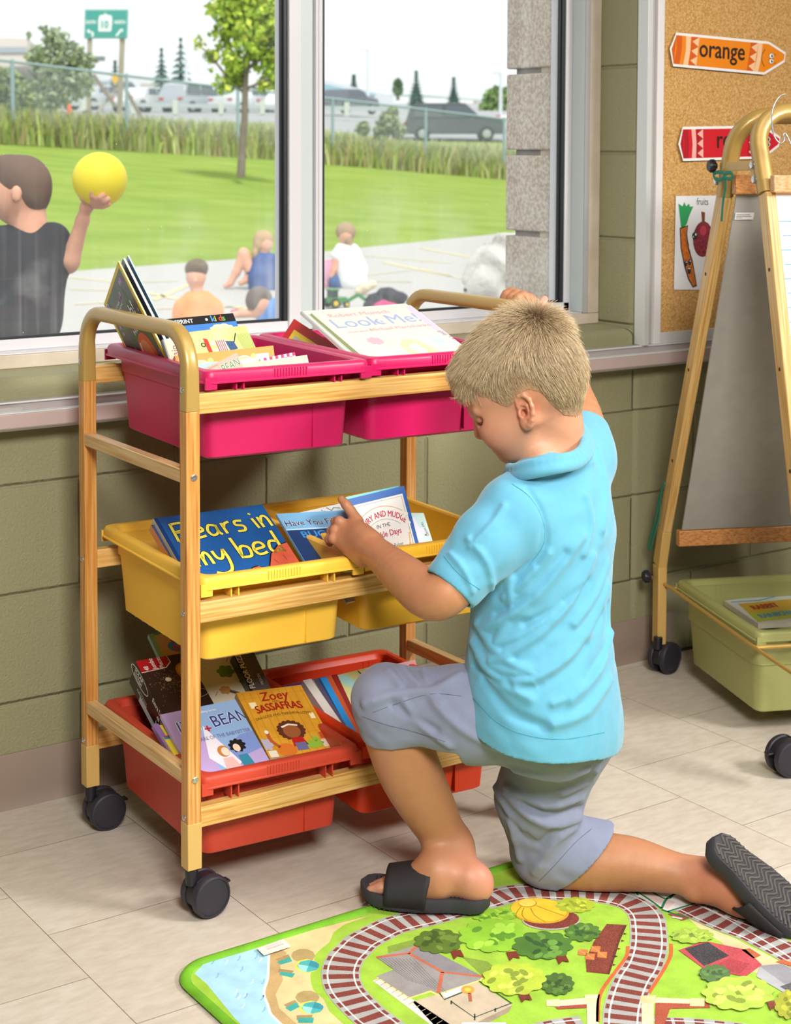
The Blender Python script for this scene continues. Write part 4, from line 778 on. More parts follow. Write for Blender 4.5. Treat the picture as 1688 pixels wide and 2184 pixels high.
for u0, dx in ((0, -1), (CL - pw, 1)):
    for v0 in (0, CD - pd):
        o = post(u0, v0, dx, u0 * 9 + v0 * 5 + 1)
        if v0 == 0:
            for z in (0.709, 0.228):
                sc = MB(); sc.lathe((u0 + pw * 0.5 + 0.001, 0, z), (0, -1, 0), [(0.0052, 0), (0.0052, 0.0016), (0.0042, 0.0024), (0.0018, 0.0024), (0.0015, 0.0012)], STEEL, 18); sc.build('screw', o)
def handle(u0):
    h = MB(); R = 0.062; cu = u0 + pw / 2; v0, v1 = pd / 2, CD - pd / 2; zt = ZH - 0.0115; path = [(cu, v0, ZT), (cu, v0, zt - R)]
    path += [(cu, v0 + R - R * math.cos(t), zt - R + R * math.sin(t)) for t in np.linspace(0, math.pi / 2, 9)[1:]]
    path += [(cu, v1 - R + R * math.sin(t), zt - R + R * math.cos(t)) for t in np.linspace(0, math.pi / 2, 9)]
    path += [(cu, v1, ZT)]
    P = [np.array(p) for p in path]; k = len(P); n = 16; vs = []; fs = []
    for i in range(k):
        T = nrm(P[min(i + 1, k - 1)] - P[max(i - 1, 0)]); U = np.array([1.0, 0, 0]); W = np.cross(T, U)
        sq = 9.0 if i in (0, k - 1) else (5.0 if i in (1, k - 2) else 3.4)
        for j in range(n):
            t = 2 * math.pi * (j + 0.5) / n; cx, sy = math.cos(t), math.sin(t); e = 2 / sq
            cx = math.copysign(abs(cx) ** e, cx); sy = math.copysign(abs(sy) ** e, sy)
            vs.append(P[i] + U * cx * (pw / 2 + 0.0006) + W * sy * (pd / 2 + 0.0006))
    fs = [(i * n + j, i * n + (j + 1) % n, (i + 1) * n + (j + 1) % n, (i + 1) * n + j) for i in range(k - 1) for j in range(n)] + [tuple(reversed(range(n))), tuple(range((k - 1) * n, k * n))]
    h.add(vs, fs, GOLD); return h.build('handle', cart, smooth=40)
handle(0); handle(CL - pw)
for zt_r, zb_r in ((0.8392, 0.807), (0.5094, 0.4762), (0.181, 0.1478)):
    for v0, nm in ((0.001, 'front'), (CD - 0.001 - 0.021, 'back')):
        b = MB(); b.box((pw - 0.001, v0, zb_r), (CL - pw + 0.001, v0 + 0.021, zt_r), bamboo('x', zt_r * 7 + v0, base=('#D4A45C', '#BC823A', '#E4BC78'))); b.build('shelf_rail', cart, bevel=0.0018)
for u0 in (0.0005, CL - pw + 0.0035):
    for zt_s, zb_s in ((0.7203, 0.698), (0.2396, 0.217)):
        b = MB(); b.box((u0, pd - 0.001, zb_s), (u0 + 0.020, CD - pd + 0.001, zt_s), bamboo('y', zt_s * 3 + u0, base=('#CFA974', '#B58A52', '#DDBD8C'))); b.build('side_rail', cart, bevel=0.0018)
def caster(u, v, ang, parent=None, R=0.0345, top=ZB, name='caster'):
    """twin-wheel swivel caster; hub beside the stem axis"""
    parent = parent or cart
    c, s = math.cos(ang), math.sin(ang); off = 0.026
    T = lambda p: (u + c * p[0] - s * p[1], v + s * p[0] + c * p[1], p[2])
    b = MB(); b.lathe(T((0, 0, top - 0.008)), (0, 0, 1), [(0.0095, -0.02), (0.0105, 0.0), (0.0105, 0.0085)], BLK, 16)
    # hood over the wheels
    n = 14; prof = [(off + (R * 0.93) * math.cos(a), R + (R * 0.93) * math.sin(a)) for a in np.linspace(math.radians(15), math.radians(200), n)]
    prof2 = prof + [(off - 0.006, R - 0.01), (off + 0.012, R - 0.006)]
    pts = [T((x, -0.0085, z)) for x, z in prof2]; b.prism(pts, np.array(T((0, 0.0085, 0))) - np.array(T((0, -0.0085, 0))), BLK)
    o = b.build(name, parent, smooth=40, bevel=0.001)
    ax = np.array([-s, c, 0])
    for sd in (-1, 1):
        w = MB(); w.lathe(T((off, sd * 0.0095, R)), ax * sd, [(0.010, 0), (R - 0.002, 0.0), (R, 0.002), (R, 0.010), (R - 0.002, 0.0135), (R * 0.86, 0.0148), (R * 0.84, 0.0132), (R * 0.8, 0.0135), (0.004, 0.0165), (0.0, 0.0165)], BLK2, 40); w.build('wheel', o, smooth=35)
    l = MB(); l.box((off + R * 0.80, -0.008, R * 1.22), (off + R * 1.28, 0.008, R * 1.34), BLK, T=T); l.build('brake_lever', o, bevel=0.002)
    return o
caster(pw / 2, pd / 2, 0.10); caster(pw / 2, CD - pd / 2, -0.02); caster(CL - pw / 2, pd / 2, 0.3); caster(CL - pw / 2, CD - pd / 2, 0.6)
# ---------------------------------------------------------------- tubs
def rrect(x0, y0, x1, y1, r, n=5):
    p = []
    for cx, cy, a in ((x1 - r, y1 - r, 0), (x0 + r, y1 - r, 90), (x0 + r, y0 + r, 180), (x1 - r, y0 + r, 270)):
        p += [(cx + r * math.cos(math.radians(a + 90 * i / n)), cy + r * math.sin(math.radians(a + 90 * i / n))) for i in range(n + 1)]
    return p
def make_tub(mat, name, label, W=0.303, D=0.425, H=0.149, gap=0.0333, mw=None, group=None):
    """open tub; local origin = front left corner of the rim, at the bottom of the body"""
    mb = MB()
    def ring(ix, iy, z, r): return [(x, y, z) for x, y in rrect(ix, iy, W - ix, D - iy, r, 5)]
    L = [(0.040, 0.060, 0.004, 0.010), (0.030, 0.050, 0.0, 0.014), (0.0235, 0.0435, 0.004, 0.018), (0.0195, 0.039, 0.060, 0.020), (0.0165, 0.036, 0.102, 0.020), (0.0135, 0.033, 0.1045, 0.020), (0.0125, 0.031, H - 0.012, 0.020),
         (0.0035, 0.005, H - 0.011, 0.016), (0.003, 0.004, H - 0.019, 0.016), (-0.002, -0.001, H - 0.0200, 0.018), (-0.002, -0.001, H - 0.0180, 0.018), (0.0005, 0.0005, H - 0.0165, 0.017), (0.0005, 0.0005, H - 0.006, 0.017), (0.0028, 0.0028, H - 0.0015, 0.016), (0.006, 0.006, H, 0.016), (0.0145, 0.018, H, 0.018), (0.0175, 0.0215, H - 0.003, 0.020), (0.0195, 0.037, 0.104, 0.018), (0.023, 0.042, 0.060, 0.018), (0.031, 0.050, 0.005, 0.014)]
    rings = [ring(*l) for l in L]; k = len(rings); n = len(rings[0]); vs = [p for r in rings for p in r]
    fs = [(i * n + (j + 1) % n, i * n + j, (i + 1) * n + j, (i + 1) * n + (j + 1) % n) for i in range(k - 1) for j in range(n)]
    fs = [tuple(reversed(f)) for f in fs] + [tuple(reversed(range(n))), tuple(range((k - 1) * n, k * n))]
    mb.add(vs, fs, mat)
    for side in (0, 1):
        fy = (lambda y: y) if side == 0 else (lambda y: D - y)
        for i in range(12):
            x = W * 0.5 + (i - 5.5) * 0.0052; a, b2 = sorted((fy(-0.0008), fy(0.003))); mb.box((x - 0.0008, a, H - 0.016), (x + 0.0008, b2, H - 0.003), mat)
        for xc in (W * 0.21, W * 0.80):
            for q in (-0.0065, 0.0065):
                a, b2 = sorted((fy(0.006), fy(0.032))); mb.box((xc + q - 0.0012, a, H - gap + 0.0004), (xc + q + 0.0012, b2, H - 0.012), mat)
        for xc in (0.0105, W - 0.0105):                                      # drop tabs at the rim corners
            a, b2 = sorted((fy(0.0003), fy(0.0045))); mb.box((xc - 0.010, a, H - min(gap - 0.004, 0.030)), (xc + 0.010, b2, H - 0.010), mat)
        a, b2 = sorted((fy(0.0365), fy(0.045))); mb.box((W * 0.70, a, 0.008), (W * 0.7035, b2, 0.100), mat)
    for sx in (0, 1):                                                        # scalloped ribs low on the long sides
        for i in range(9):
            x = 0.0250 if sx == 0 else W - 0.0250
            mb.ball((x, 0.085 + i * 0.030, 0.014), (0.0016, 0.0130, 0.012), mat, 10, 8)
    o = mb.build(name, smooth=38); o.matrix_basis = mw; o.matrix_world = mw
    return tag(o, label, 'tub', group)
PK = M('#C41D5A', 0.38, spec=0.45); PK2 = M('#C61459', 0.38, spec=0.45); YE = M('#FAC547', 0.42, spec=0.4); YE2 = M('#F0B831', 0.42, spec=0.4); RD = M('#C5442F', 0.45, spec=0.4); RD2 = M('#DC3E1A', 0.42, spec=0.4)
def tub_mw(u, z): return CMW @ Matrix.Translation((u, 0.0042, z - 0.149)) @ Matrix.Rotation(-0.045, 4, 'Z')
def tub_at(u, z, gap, mat, label, W=0.303): return make_tub(mat, 'book_tub', label, W=W, gap=gap, mw=tub_mw(u, z))
tub_at(0.036, 0.8725, 0.0333, PK, 'pink tub on the top shelf of the cart holding the propped-up magazine')
tub_at(0.3455, 0.8725, 0.0333, PK2, 'pink tub on the top shelf holding the pale picture book')
tub_at(0.0268, 0.546, 0.0366, YE, 'yellow tub on the middle shelf holding the big blue picture book', 0.298)
tub_at(0.335, 0.546, 0.0366, YE2, 'yellow tub on the middle shelf under the boy\'s reaching hand')
tub_at(0.0268, 0.2255, 0.0445, RD, 'red tub on the bottom shelf holding the boxed puzzle', 0.294)
tub_at(0.331, 0.2255, 0.0445, RD2, 'orange red tub on the bottom shelf partly behind the boy\'s bent knee')
# ================================================================ books, magazines and puzzle boxes in the tubs
def t3(sx, sy, sd): return CR * sx + CU * sy + CW * sd
def cv(px, py, v): return on_pl(px, py, CO + EV * v, EV)
TZ = {'p': (0.8725, 0.7295), 'y': (0.546, 0.403), 'r': (0.2255, 0.0825)}
def PL(tub, v0, vb, *px):
    """a cover seen at three photo points lies on the leaning plane that makes its corner square"""
    best = None; Q = CO + EV * v0 + np.array([0, 0, TZ[tub][0]])
    for k in np.linspace(0.35, 5, 280):
        n = EV * (-k) + np.array([0, 0, 1.0]); X = [on_pl(p[0], p[1], Q, n) for p in px]; co = abs(nrm(X[1] - X[0]) @ nrm(X[2] - X[0]))
        if best is None or co < best[0]: best = (co, X)
    return best[1]
def ground(TL, BL, TR, tub, H):
    U = nrm(TR - TL); D = BL - TL; D = nrm(D - U * (D @ U)); z = min(TL[2], TR[2]); v = min((TL - CO) @ EV, (TR - CO) @ EV); dv = -(D @ EV)
    H = min(H, (z - TZ[tub][1]) / max(-D[2], 0.2))
    return max(min(H, (v - 0.060) / dv) if dv > 0.01 else H, 0.03)
PAGE = M('#E9E2CF', 0.8, noise=((3, 3, 400), '#D8CFB8', 0.2))
def book(name, label, cat, TL, TR, BL, H, T, color, art=None, group=None, spine=None, rough=0.35, hard=True, pages=True, W=None):
    TL, TR, BL = [np.array(p, float) for p in (TL, TR, BL)]; U = nrm(TR - TL); w = W or np.linalg.norm(TR - TL); D = BL - TL; D = nrm(D - U * (D @ U)); N = nrm(np.cross(U, -D))
    mw = Matrix([[U[0], -D[0], N[0], TL[0]], [U[1], -D[1], N[1], TL[1]], [U[2], -D[2], N[2], TL[2]], [0, 0, 0, 1]])
    r = thing(name, label, cat, mat=mw, group=group); cm = M(color, rough, coat=0.3) if isinstance(color, str) else color; s = M(spine, rough, coat=0.3) if spine else cm
    c = MB(); o = 0.003 if hard else 0.0; k = 0.0022 if hard else 0.0006
    c.box((0, -H, -k), (w, 0, 0), cm); c.box((0, -H, -T), (w, 0, -T + k), cm); c.box((-0.0006, -H, -T), (k, 0, 0), s)
    if art:
        ar_ = Art(c, (0, 0, 0), (w, 0, 0), (0, w, 0), (0, 0, 1), step=0.00010, base=0.00015); ar_.clip = -H / w; art(ar_, H / w)
    c.build('cover', r, smooth=0)
    if pages:
        p = MB(); p.box((k, -H + o, -T + k), (w - o, -o, -k), PAGE); p.build('page_block', r, smooth=0)
    return r
def quad_band(a, x0, y0, x1, y1, mat, l=1): a.rect(x0, y0, x1, y1, mat, l)
c_ = lambda h, r=0.45: M(h, r, spec=0.35, coat=0.08)
def wiggle(a, pts, w, fill, edge, l): a.line(smoothpath(pts, 5), w + 0.012, edge, l); a.line(smoothpath(pts, 5), w, fill, l + 1)
# --- big blue book in the left yellow tub, hand lettered title
LET = {'B': [[(0, 0), (0.02, 1)], [(0, 0.95), (0.5, 0.95), (0.5, 0.6), (0.05, 0.5), (0.6, 0.42), (0.55, 0.05), (0, 0.02)]], 'e': [[(0, 0.3), (0.42, 0.36), (0.36, 0.58), (0.12, 0.58), (0, 0.3), (0.12, 0.04), (0.45, 0.08)]], 'a': [[(0.42, 0.5), (0.15, 0.6), (0, 0.3), (0.12, 0.03), (0.38, 0.15), (0.42, 0.55)], [(0.42, 0.55), (0.42, 0.15), (0.52, 0.0)]],
       'r': [[(0, 0.6), (0.04, 0)], [(0.03, 0.35), (0.15, 0.55), (0.35, 0.6)]], 's': [[(0.38, 0.55), (0.1, 0.58), (0.05, 0.38), (0.35, 0.25), (0.32, 0.02), (0, 0.02)]], 'i': [[(0.02, 0.58), (0.1, 0)], [(0, 0.8), (0.05, 0.86)]], 'n': [[(0, 0.6), (0.05, 0)], [(0.05, 0.3), (0.2, 0.6), (0.38, 0.5), (0.42, 0)]],
       'm': [[(0, 0.6), (0.05, 0)], [(0.05, 0.3), (0.2, 0.6), (0.3, 0.45), (0.32, 0)], [(0.32, 0.3), (0.45, 0.6), (0.58, 0.45), (0.62, 0)]], 'y': [[(0, 0.6), (0.06, 0.25), (0.25, 0.2), (0.42, 0.6)], [(0.42, 0.6), (0.46, 0.1), (0.35, -0.4), (0.0, -0.52), (-0.25, -0.4)]], 'b': [[(0, 1.05), (0.08, 0)], [(0.06, 0.1), (0.2, 0.55), (0.48, 0.45), (0.42, 0.05), (0.08, 0.05)]], 'd': [[(0.42, 0.5), (0.12, 0.55), (0, 0.2), (0.15, 0), (0.42, 0.15)], [(0.42, 1.05), (0.44, 0.1), (0.54, 0.0)]]}
def hand(a, s, x, y, sz, w, fill, edge, l, adv=None, rot=0.0):
    for ch in s:
        if ch == ' ': x += 0.3 * sz; continue
        mx = 0
        for st in LET[ch]:
            P = [(x + p * sz, y + q * sz + rot * (x + p * sz)) for p, q in st]; wiggle(a, P, w, fill, edge, l); mx = max(mx, max(p for p, q in st))
        x += (mx + 0.17) * sz
def art_bears(a, h):
    BL_ = M('#124C8A', 0.35, coat=0.4, noise=(9, '#1C66AE', 0.3)); a.rect(0.0, -h, 1, 0, BL_, 1); a.rect(0, -h, 0.035, 0, c_('#0F3F78'), 2)
    Y, K = c_('#EEE35A'), c_('#141414'); hand(a, 'Bears in', 0.10, -0.30, 0.21, 0.026, Y, K, 3, rot=0.04); hand(a, 'my bed', 0.14, -0.60, 0.23, 0.028, Y, K, 3, rot=0.05)
    R_ = M('#C4503B', 0.4, noise=(25, '#D9694C', 0.25)); pts = [(0.42, -1.1), (0.42, -0.84), (0.48, -0.76), (0.56, -0.73), (0.57, -0.68), (0.63, -0.67), (0.66, -0.71), (0.72, -0.70), (0.80, -0.56), (0.9, -0.48), (1.0, -0.46), (1.0, -h), (0.42, -h)]
    a.poly(pts, K, 3); a.poly([(x + 0.008, y - 0.01) if x < 0.99 else (x, y - 0.01) for x, y in pts], R_, 4); a.line([(0.8, -0.63), (0.82, -0.68)], 0.004, K, 5); a.line([(0.9, -0.6), (0.91, -0.66)], 0.004, K, 5); a.line([(0.87, -0.75), (0.85, -0.8)], 0.004, K, 5)
b1 = book('picture_book', 'big blue picture book with yellow hand lettered title in the yellow tub', 'book', *(q3 := PL('y', 0.15, 0.085, (327.5, 1106.0), (559.0, 1076.0), (386.0, 1208.0))), ground(q3[0], q3[2], q3[1], 'y', 0.245), 0.012, '#144F90', art_bears, spine='#C8B79A')
book('paperback', 'worn storybook with tan and red lettered spine behind the big blue picture book', 'book', *(q3 := PL('y', 0.166, 0.1, (322.0, 1120.0), (556.0, 1084.0), (382.0, 1222.0))), ground(q3[0], q3[2], q3[1], 'y', 0.225), 0.012, '#2A5B9B', lambda a, h: None, spine='#C97C4E')
sb = MB(); sb.lathe(CMW @ Vector((0.105, 0.335, 0.455)), (0, 0.15, 1), [(0.0, -0.01), (0.030, -0.01), (0.038, 0.0), (0.040, 0.012), (0.036, 0.020), (0.022, 0.022), (0.010, 0.030), (0.0, 0.031)], M('#C3170F', 0.3, coat=0.5), 28)
tag(sb.build('toy_disc', smooth=40), 'glossy red plastic toy disc lying at the back of the yellow tub', 'toy')
# --- right yellow tub
def art_henry(a, h):
    W_ = c_('#DCDAD6'); a.rect(0, -h, 1, 0, c_('#2F5FA8'), 1); a.rect(0.06, -h, 0.94, -0.10, W_, 2); K, R_ = c_('#222222'), c_('#B5294A')
    a.line([(0.09, -h), (0.09, -0.13), (0.91, -0.13), (0.91, -h)], 0.006, K, 3)
    warp = lambda X, Y: (np.sin((X - 0.0) / 0.52) * (0.52 + Y), np.cos((X - 0.0) / 0.52) * (0.52 + Y) - 0.52)
    P = [(0.5 + 0.60 * math.sin(t), -0.82 + 0.62 * math.cos(t)) for t in np.linspace(-0.66, 0.66, 16)]; a.line(P, 0.008, c_('#C9873F'), 3)
    P = [(0.5 + 0.42 * math.sin(t), -0.82 + 0.44 * math.cos(t)) for t in np.linspace(-0.75, 0.75, 16)]; a.line(P, 0.004, K, 3)
    a.text('HENRY AND MUDGE', 0.5, -0.345, 0.118, R_, 4, 0.02, 0.82, align='c', warp=lambda X, Y: (np.sin(X / 0.56) * (0.50 + Y), np.cos(X / 0.56) * (0.50 + Y) - 0.50))
    a.text('IN THE', 0.5, -0.49, 0.075, K, 4, 0.005, align='c'); a.text('Sparkle Days', 0.5, -0.62, 0.115, R_, 4, 0.015, 0.9, align='c')
    a.ell(0.5, -0.69, 0.008, 0.008, K, 4); a.text('by Cynthia Rylant', 0.52, -0.79, 0.075, K, 4, 0, 0.85, shear=0.25, align='c'); a.text('illustrated by Suçie Stevenson', 0.50, -0.90, 0.070, K, 4, 0, 0.72, shear=0.25, align='c')
    for s in (1,):
        a.ell(0.87, -0.40, 0.030, 0.030, W_, 5); a.ell(0.92, -0.38, 0.028, 0.028, W_, 5); a.line([(0.90, -0.42), (0.90, -0.52)], 0.03, W_, 5); a.ell(0.88, -0.53, 0.025, 0.02, W_, 5); a.ell(0.93, -0.51, 0.025, 0.02, W_, 5); a.ell(0.86, -0.38, 0.006, 0.006, K, 6)
    a.line([(0.88, -0.66), (0.865, -0.78)], 0.016, c_('#D9A24E'), 5); a.ell(0.89, -0.65, 0.018, 0.012, c_('#D9A24E'), 5); a.ell(0.86, -0.79, 0.018, 0.012, c_('#D9A24E'), 5)
    a.line([(0.09, -0.98), (0.91, -0.98)], 0.006, K, 4); q = random.Random(4); a.rect(0.095, -h, 0.905, -0.985, c_('#E4DDE6'), 3)
    for i in range(26):
        x, y = q.uniform(0.12, 0.88), q.uniform(-h + 0.03, -1.02); t = q.uniform(0, 3.1); L = 0.07; a.line([(x, y), (x + L * math.cos(t), y + L * math.sin(t))], 0.008, c_('#7A5A66'), 4); a.line([(x + L * .5 * math.cos(t), y + L * .5 * math.sin(t)), (x + L * .8 * math.cos(t + 0.7), y + L * .8 * math.sin(t + 0.7))], 0.006, c_('#7A5A66'), 5)
book('early_reader', 'white and blue early reader with red arched title that the boy points at', 'book', *(q3 := PL('y', 0.118, 0.062, (737.0, 1066.0), (862.0, 1036.0), (768.0, 1190.0))), ground(q3[0], q3[2], q3[1], 'y', 0.185), 0.006, '#2F5FA8', art_henry, hard=False)
def art_filled(a, h):
    a.rect(0, -h, 1, 0, c_('#79B4DC'), 1); a.rect(0, -h, 1, -0.34, c_('#1C3E6E'), 2); a.rect(0, -0.36, 1, -0.33, c_('#B9DDF0'), 3)
    a.text('Have You Filled a', 0.5, -0.27, 0.165, c_('#F5F8FA'), 3, 0.035, 0.8, align='c'); a.text('Have You Filled a', 0.5, -0.27, 0.165, c_('#1F355F'), 4, 0.01, 0.8, align='c')
    a.text('BUCKET', 0.5, -0.52, 0.18, c_('#3F8ED0'), 4, 0.02, 1.0, align='c')
book('picture_book', 'light blue picture book with dark title lying behind the boy\'s hand', 'book', *(q3 := PL('y', 0.165, 0.1, (590.0, 1096.0), (740.0, 1088.0), (640.0, 1180.0))), ground(q3[0], q3[2], q3[1], 'y', 0.20), 0.005, '#79B4DC', art_filled, hard=False)
book('picture_book', 'pale grey picture book behind the light blue one in the yellow tub', 'book', *(q3 := PL('y', 0.192, 0.112, (622.0, 1097.0), (738.0, 1071.0), (674.0, 1180.0))), ground(q3[0], q3[2], q3[1], 'y', 0.20), 0.005, '#C9CDC9', lambda a, h: (a.text("bear's", 0.3, -0.13, 0.13, c_('#222222'), 3, 0, 0.9), a.line([(0.62, -0.02), (0.68, -0.09), (0.74, -0.05), (0.84, -0.08)], 0.012, c_('#3a3a3a'), 3)), hard=False)
book('paperback', 'teal edged paperback just behind the white and blue reader', 'book', *(q3 := PL('y', 0.128, 0.072, (738.0, 1060.0), (850.0, 1036.0), (768.0, 1180.0))), ground(q3[0], q3[2], q3[1], 'y', 0.185), 0.005, '#3FA9A8', None, hard=False)
book('paperback', 'pale teal paperback with a folded corner at the right of the yellow tub', 'book', *(q3 := PL('y', 0.15, 0.09, (868.0, 1094.0), (904.0, 1094.0), (890.0, 1165.0))), ground(q3[0], q3[2], q3[1], 'y', 0.14), 0.004, '#B9D3CF', lambda a, h: (a.text('TAX WORD', 0.62, -0.55, 0.22, c_('#444444'), 3, 0, 0.7, rot=-1.4), a.rect(0.2, -1.2, 0.75, -0.9, c_('#D9CFE0'), 2), a.ell(0.7, -1.3, 0.05, 0.05, c_('#A03030'), 3)), hard=False)
book('paperback', 'white and navy striped paperback beside the reader\'s right edge', 'book', *(q3 := PL('y', 0.139, 0.081, (850.0, 1110.0), (884.0, 1104.0), (880.0, 1175.0))), ground(q3[0], q3[2], q3[1], 'y', 0.14), 0.004, '#8FA6C9', lambda a, h: (a.rect(0.6, -h, 1, 0, c_('#D8D5E4'), 2), a.rect(0.62, -1.9, 0.9, -1.5, c_('#9A2430'), 3)), hard=False)
# --- left pink tub
def art_fish(a, h):
    a.rect(0, -h, 1, 0, c_('#E8C81E'), 1); G = M('#26301F', 0.3, noise=(28, '#3E5A34', 0.3)); a.rect(0.055, -h, 0.945, -0.05, G, 2); q = random.Random(3)
    for i in range(46):
        x, y, r = q.uniform(0.09, 0.92), q.uniform(-h + 0.05, -0.12), q.uniform(0.015, 0.04); a.ell(x, y, r, r * 1.25, c_(q.choice(['#9B6AB8', '#B583C9', '#7E4FA0', '#C79AD6'])), 3, n=12)
    for i in range(18):
        x, y = q.uniform(0.1, 0.85), q.uniform(-h + 0.1, -0.3); a.line([(x, y), (x + q.uniform(-0.03, 0.03), y + 0.16)], 0.014, c_(q.choice(['#4E7A3C', '#6C9A4A', '#37592B'])), 3)
    a.ell(0.62, -1.02, 0.20, 0.30, c_('#D95A22'), 4, rot=0.3); a.ell(0.60, -1.02, 0.14, 0.22, c_('#E98345'), 5, rot=0.3); a.line(smoothpath([(0.50, -0.80), (0.45, -1.0), (0.55, -1.24)], 5), 0.035, c_('#F5F2EA'), 6)
    a.ell(0.3, -1.15, 0.12, 0.22, c_('#8E2D1E'), 4); Wt = c_('#F4F3F0'); a.text('Fish!', 0.42, -0.56, 0.24, Wt, 7, 0.015, 0.9, rot=0.0); a.text('Hidden', 0.48, -0.70, 0.10, Wt, 7); a.line([(0.13, -0.35), (0.13, -0.22), (0.21, -0.22), (0.21, -0.35)], 0.012, c_('#E8C81E'), 7, closed=True)
    for i, t in enumerate(('NATIONAL', 'GEOGRAPHIC', 'KIDS')): a.text(t, 0.24, -0.26 - i * 0.055, 0.052, Wt, 7)
    a.ell(0.09, -0.10, 0.05, 0.05, Wt, 7); a.ell(0.09, -0.10, 0.038, 0.038, c_('#2A66B8'), 8)
def MG(i):
    T, B, Fq = cartw(0.0270, 0.305, 1.0275), cartw(0.0640, 0.205, 0.865), cartw(0.0560, 0.430, 0.942); o = nrm(np.cross(B - T, Fq - T)); o = o if o @ EU > 0 else -o; o = o * 0.0068 * i + EU * 0.002 * i + np.array([0, 0, 0.003 * i])
    return Fq + o, T + o, Fq + (B - T) + o
book('magazine', 'yellow bordered magazine with purple flowers standing in the pink tub', 'magazine', *MG(0), 0.250, 0.003, '#E8C81E', art_fish, hard=False)
book('magazine', 'dark blue magazine directly behind the yellow bordered one', 'magazine', *MG(1), 0.252, 0.005, '#31436B', None, hard=False, spine='#6B7B9C')
book('magazine', 'pale blue magazine standing last in the leaning row of the pink tub', 'magazine', *MG(2), 0.254, 0.003, '#7FB0C4', None, hard=False)
def art_kids(a, h):
    a.rect(0, -h, 1, 0, c_('#3E78C2'), 1); a.rect(0, -0.10, 1, 0, c_('#0E0E10'), 2); a.text('SPRINT', 0.28, -0.075, 0.072, c_('#F0F0F0'), 3, 0.01, 0.95); a.ell(0.66, -0.05, 0.016, 0.016, c_('#F0F0F0'), 3)
    for i, (ch, cl) in enumerate(zip('kids', ('#3FA0E8', '#E8B32E', '#D94A2E', '#57B84C'))): a.text(ch, 0.71 + i * 0.045, -0.08, 0.10, c_(cl), 3, 0.02)
    a.blob(0.8, -0.17, 0.13, 0.05, c_('#E9E6A8'), 3, 7, 0.2, 5)
book('picture_book', 'blue book with black top band and small coloured letters in the pink tub', 'book', *(q3 := PL('p', 0.25, 0.15, (318.0, 684.0), (497.0, 668.0), (360.0, 800.0))), ground(q3[0], q3[2], q3[1], 'p', 0.22), 0.006, '#3E78C2', art_kids, hard=False)
def art_wagon(a, h):
    a.rect(0, -h, 1, 0, M('#B3B962', 0.35, noise=(20, '#D9DDA0', 0.3)), 1); R_ = c_('#C03A34'); K = c_('#20242C')
    for i in range(14): a.line([(0.84 + 0.01 * i, -0.55), (0.80 + 0.02 * i, -0.12)], 0.01, c_('#9CAF5A'), 2)
    a.poly([(0.30, -0.48), (0.36, -0.47), (0.36, -0.14), (0.30, -0.12)], R_, 3); a.ell(0.27, -0.22, 0.035, 0.035, K, 3); a.ell(0.27, -0.22, 0.022, 0.022, c_('#B3B962'), 4); a.ell(0.27, -0.42, 0.035, 0.035, K, 3); a.ell(0.27, -0.42, 0.022, 0.022, c_('#B3B962'), 4)
    for i in range(5): a.rect(0.46 + i * 0.028, -0.36, 0.474 + i * 0.028, -0.18, R_, 4); a.rect(0.474 + i * 0.028, -0.36, 0.488 + i * 0.028, -0.18, c_('#F4EFEA'), 4)
    a.poly([(0.60, -0.20), (0.72, -0.22), (0.74, -0.34), (0.62, -0.36)], c_('#36567E'), 4); a.line([(0.72, -0.24), (0.80, -0.10)], 0.014, K, 4); a.ell(0.42, -0.21, 0.035, 0.035, c_('#E9D3BB'), 4); a.ell(0.42, -0.33, 0.035, 0.035, c_('#E9D3BB'), 4)
book('picture_book', 'yellow green picture book with a red wagon drawing in the pink tub', 'book', *(q3 := PL('p', 0.2, 0.13, (382.0, 711.0), (524.0, 694.0), (420.0, 800.0))), ground(q3[0], q3[2], q3[1], 'p', 0.20), 0.007, '#B3B962', art_wagon, spine='#DDE3C8')
book('picture_book', 'cream book with sideways brown title wedged next to the magazines', 'book', *(q3 := PL('p', 0.18, 0.118, (347.0, 724.0), (398.0, 716.0), (372.0, 800.0))), ground(q3[0], q3[2], q3[1], 'p', 0.15), 0.006, '#D2C7AE', lambda a, h: a.text('Rain', 0.42, -0.95, 0.42, c_('#9A5A5E'), 3, 0, 0.9, rot=1.45), spine='#7D95A6')
def art_dogs(a, h):
    a.rect(0, -h, 1, 0, c_('#E39A4C'), 1)
    for x in (0.18, 0.62): a.blob(x + 0.04, -0.12, 0.13, 0.055, c_('#FFFFFF'), 2, 5, 0.2, 3); a.blob(x + 0.04, -0.12, 0.12, 0.045, c_('#F0DC7C'), 3, 5, 0.2, 3); a.ell(x + 0.16, -0.08, 0.03, 0.03, c_('#F0DC7C'), 4)
    a.rect(0.80, -0.20, 0.94, -0.06, c_('#F7F6F2'), 4)
    for i in range(9): a.rect(0.82 + i * 0.012, -0.16, 0.826 + i * 0.012, -0.09, c_('#222222'), 5)
book('picture_book', 'orange book with yellow dogs and a barcode sticker in the pink tub', 'book', *(q3 := PL('p', 0.16, 0.104, (374.0, 759.0), (583.0, 737.0), (380.0, 830.0))), ground(q3[0], q3[2], q3[1], 'p', 0.14), 0.005, '#E39A4C', art_dogs, hard=False)
def art_check(a, h):
    a.rect(0, -h, 1, 0, c_('#A5CCD4'), 1); a.rect(0.3, -h, 1, -0.02, c_('#C9E3C2'), 2)
    for i in range(7): a.rect(0.04 + i * 0.09, -0.4, 0.08 + i * 0.09, 0, c_('#9CCFD8'), 3)
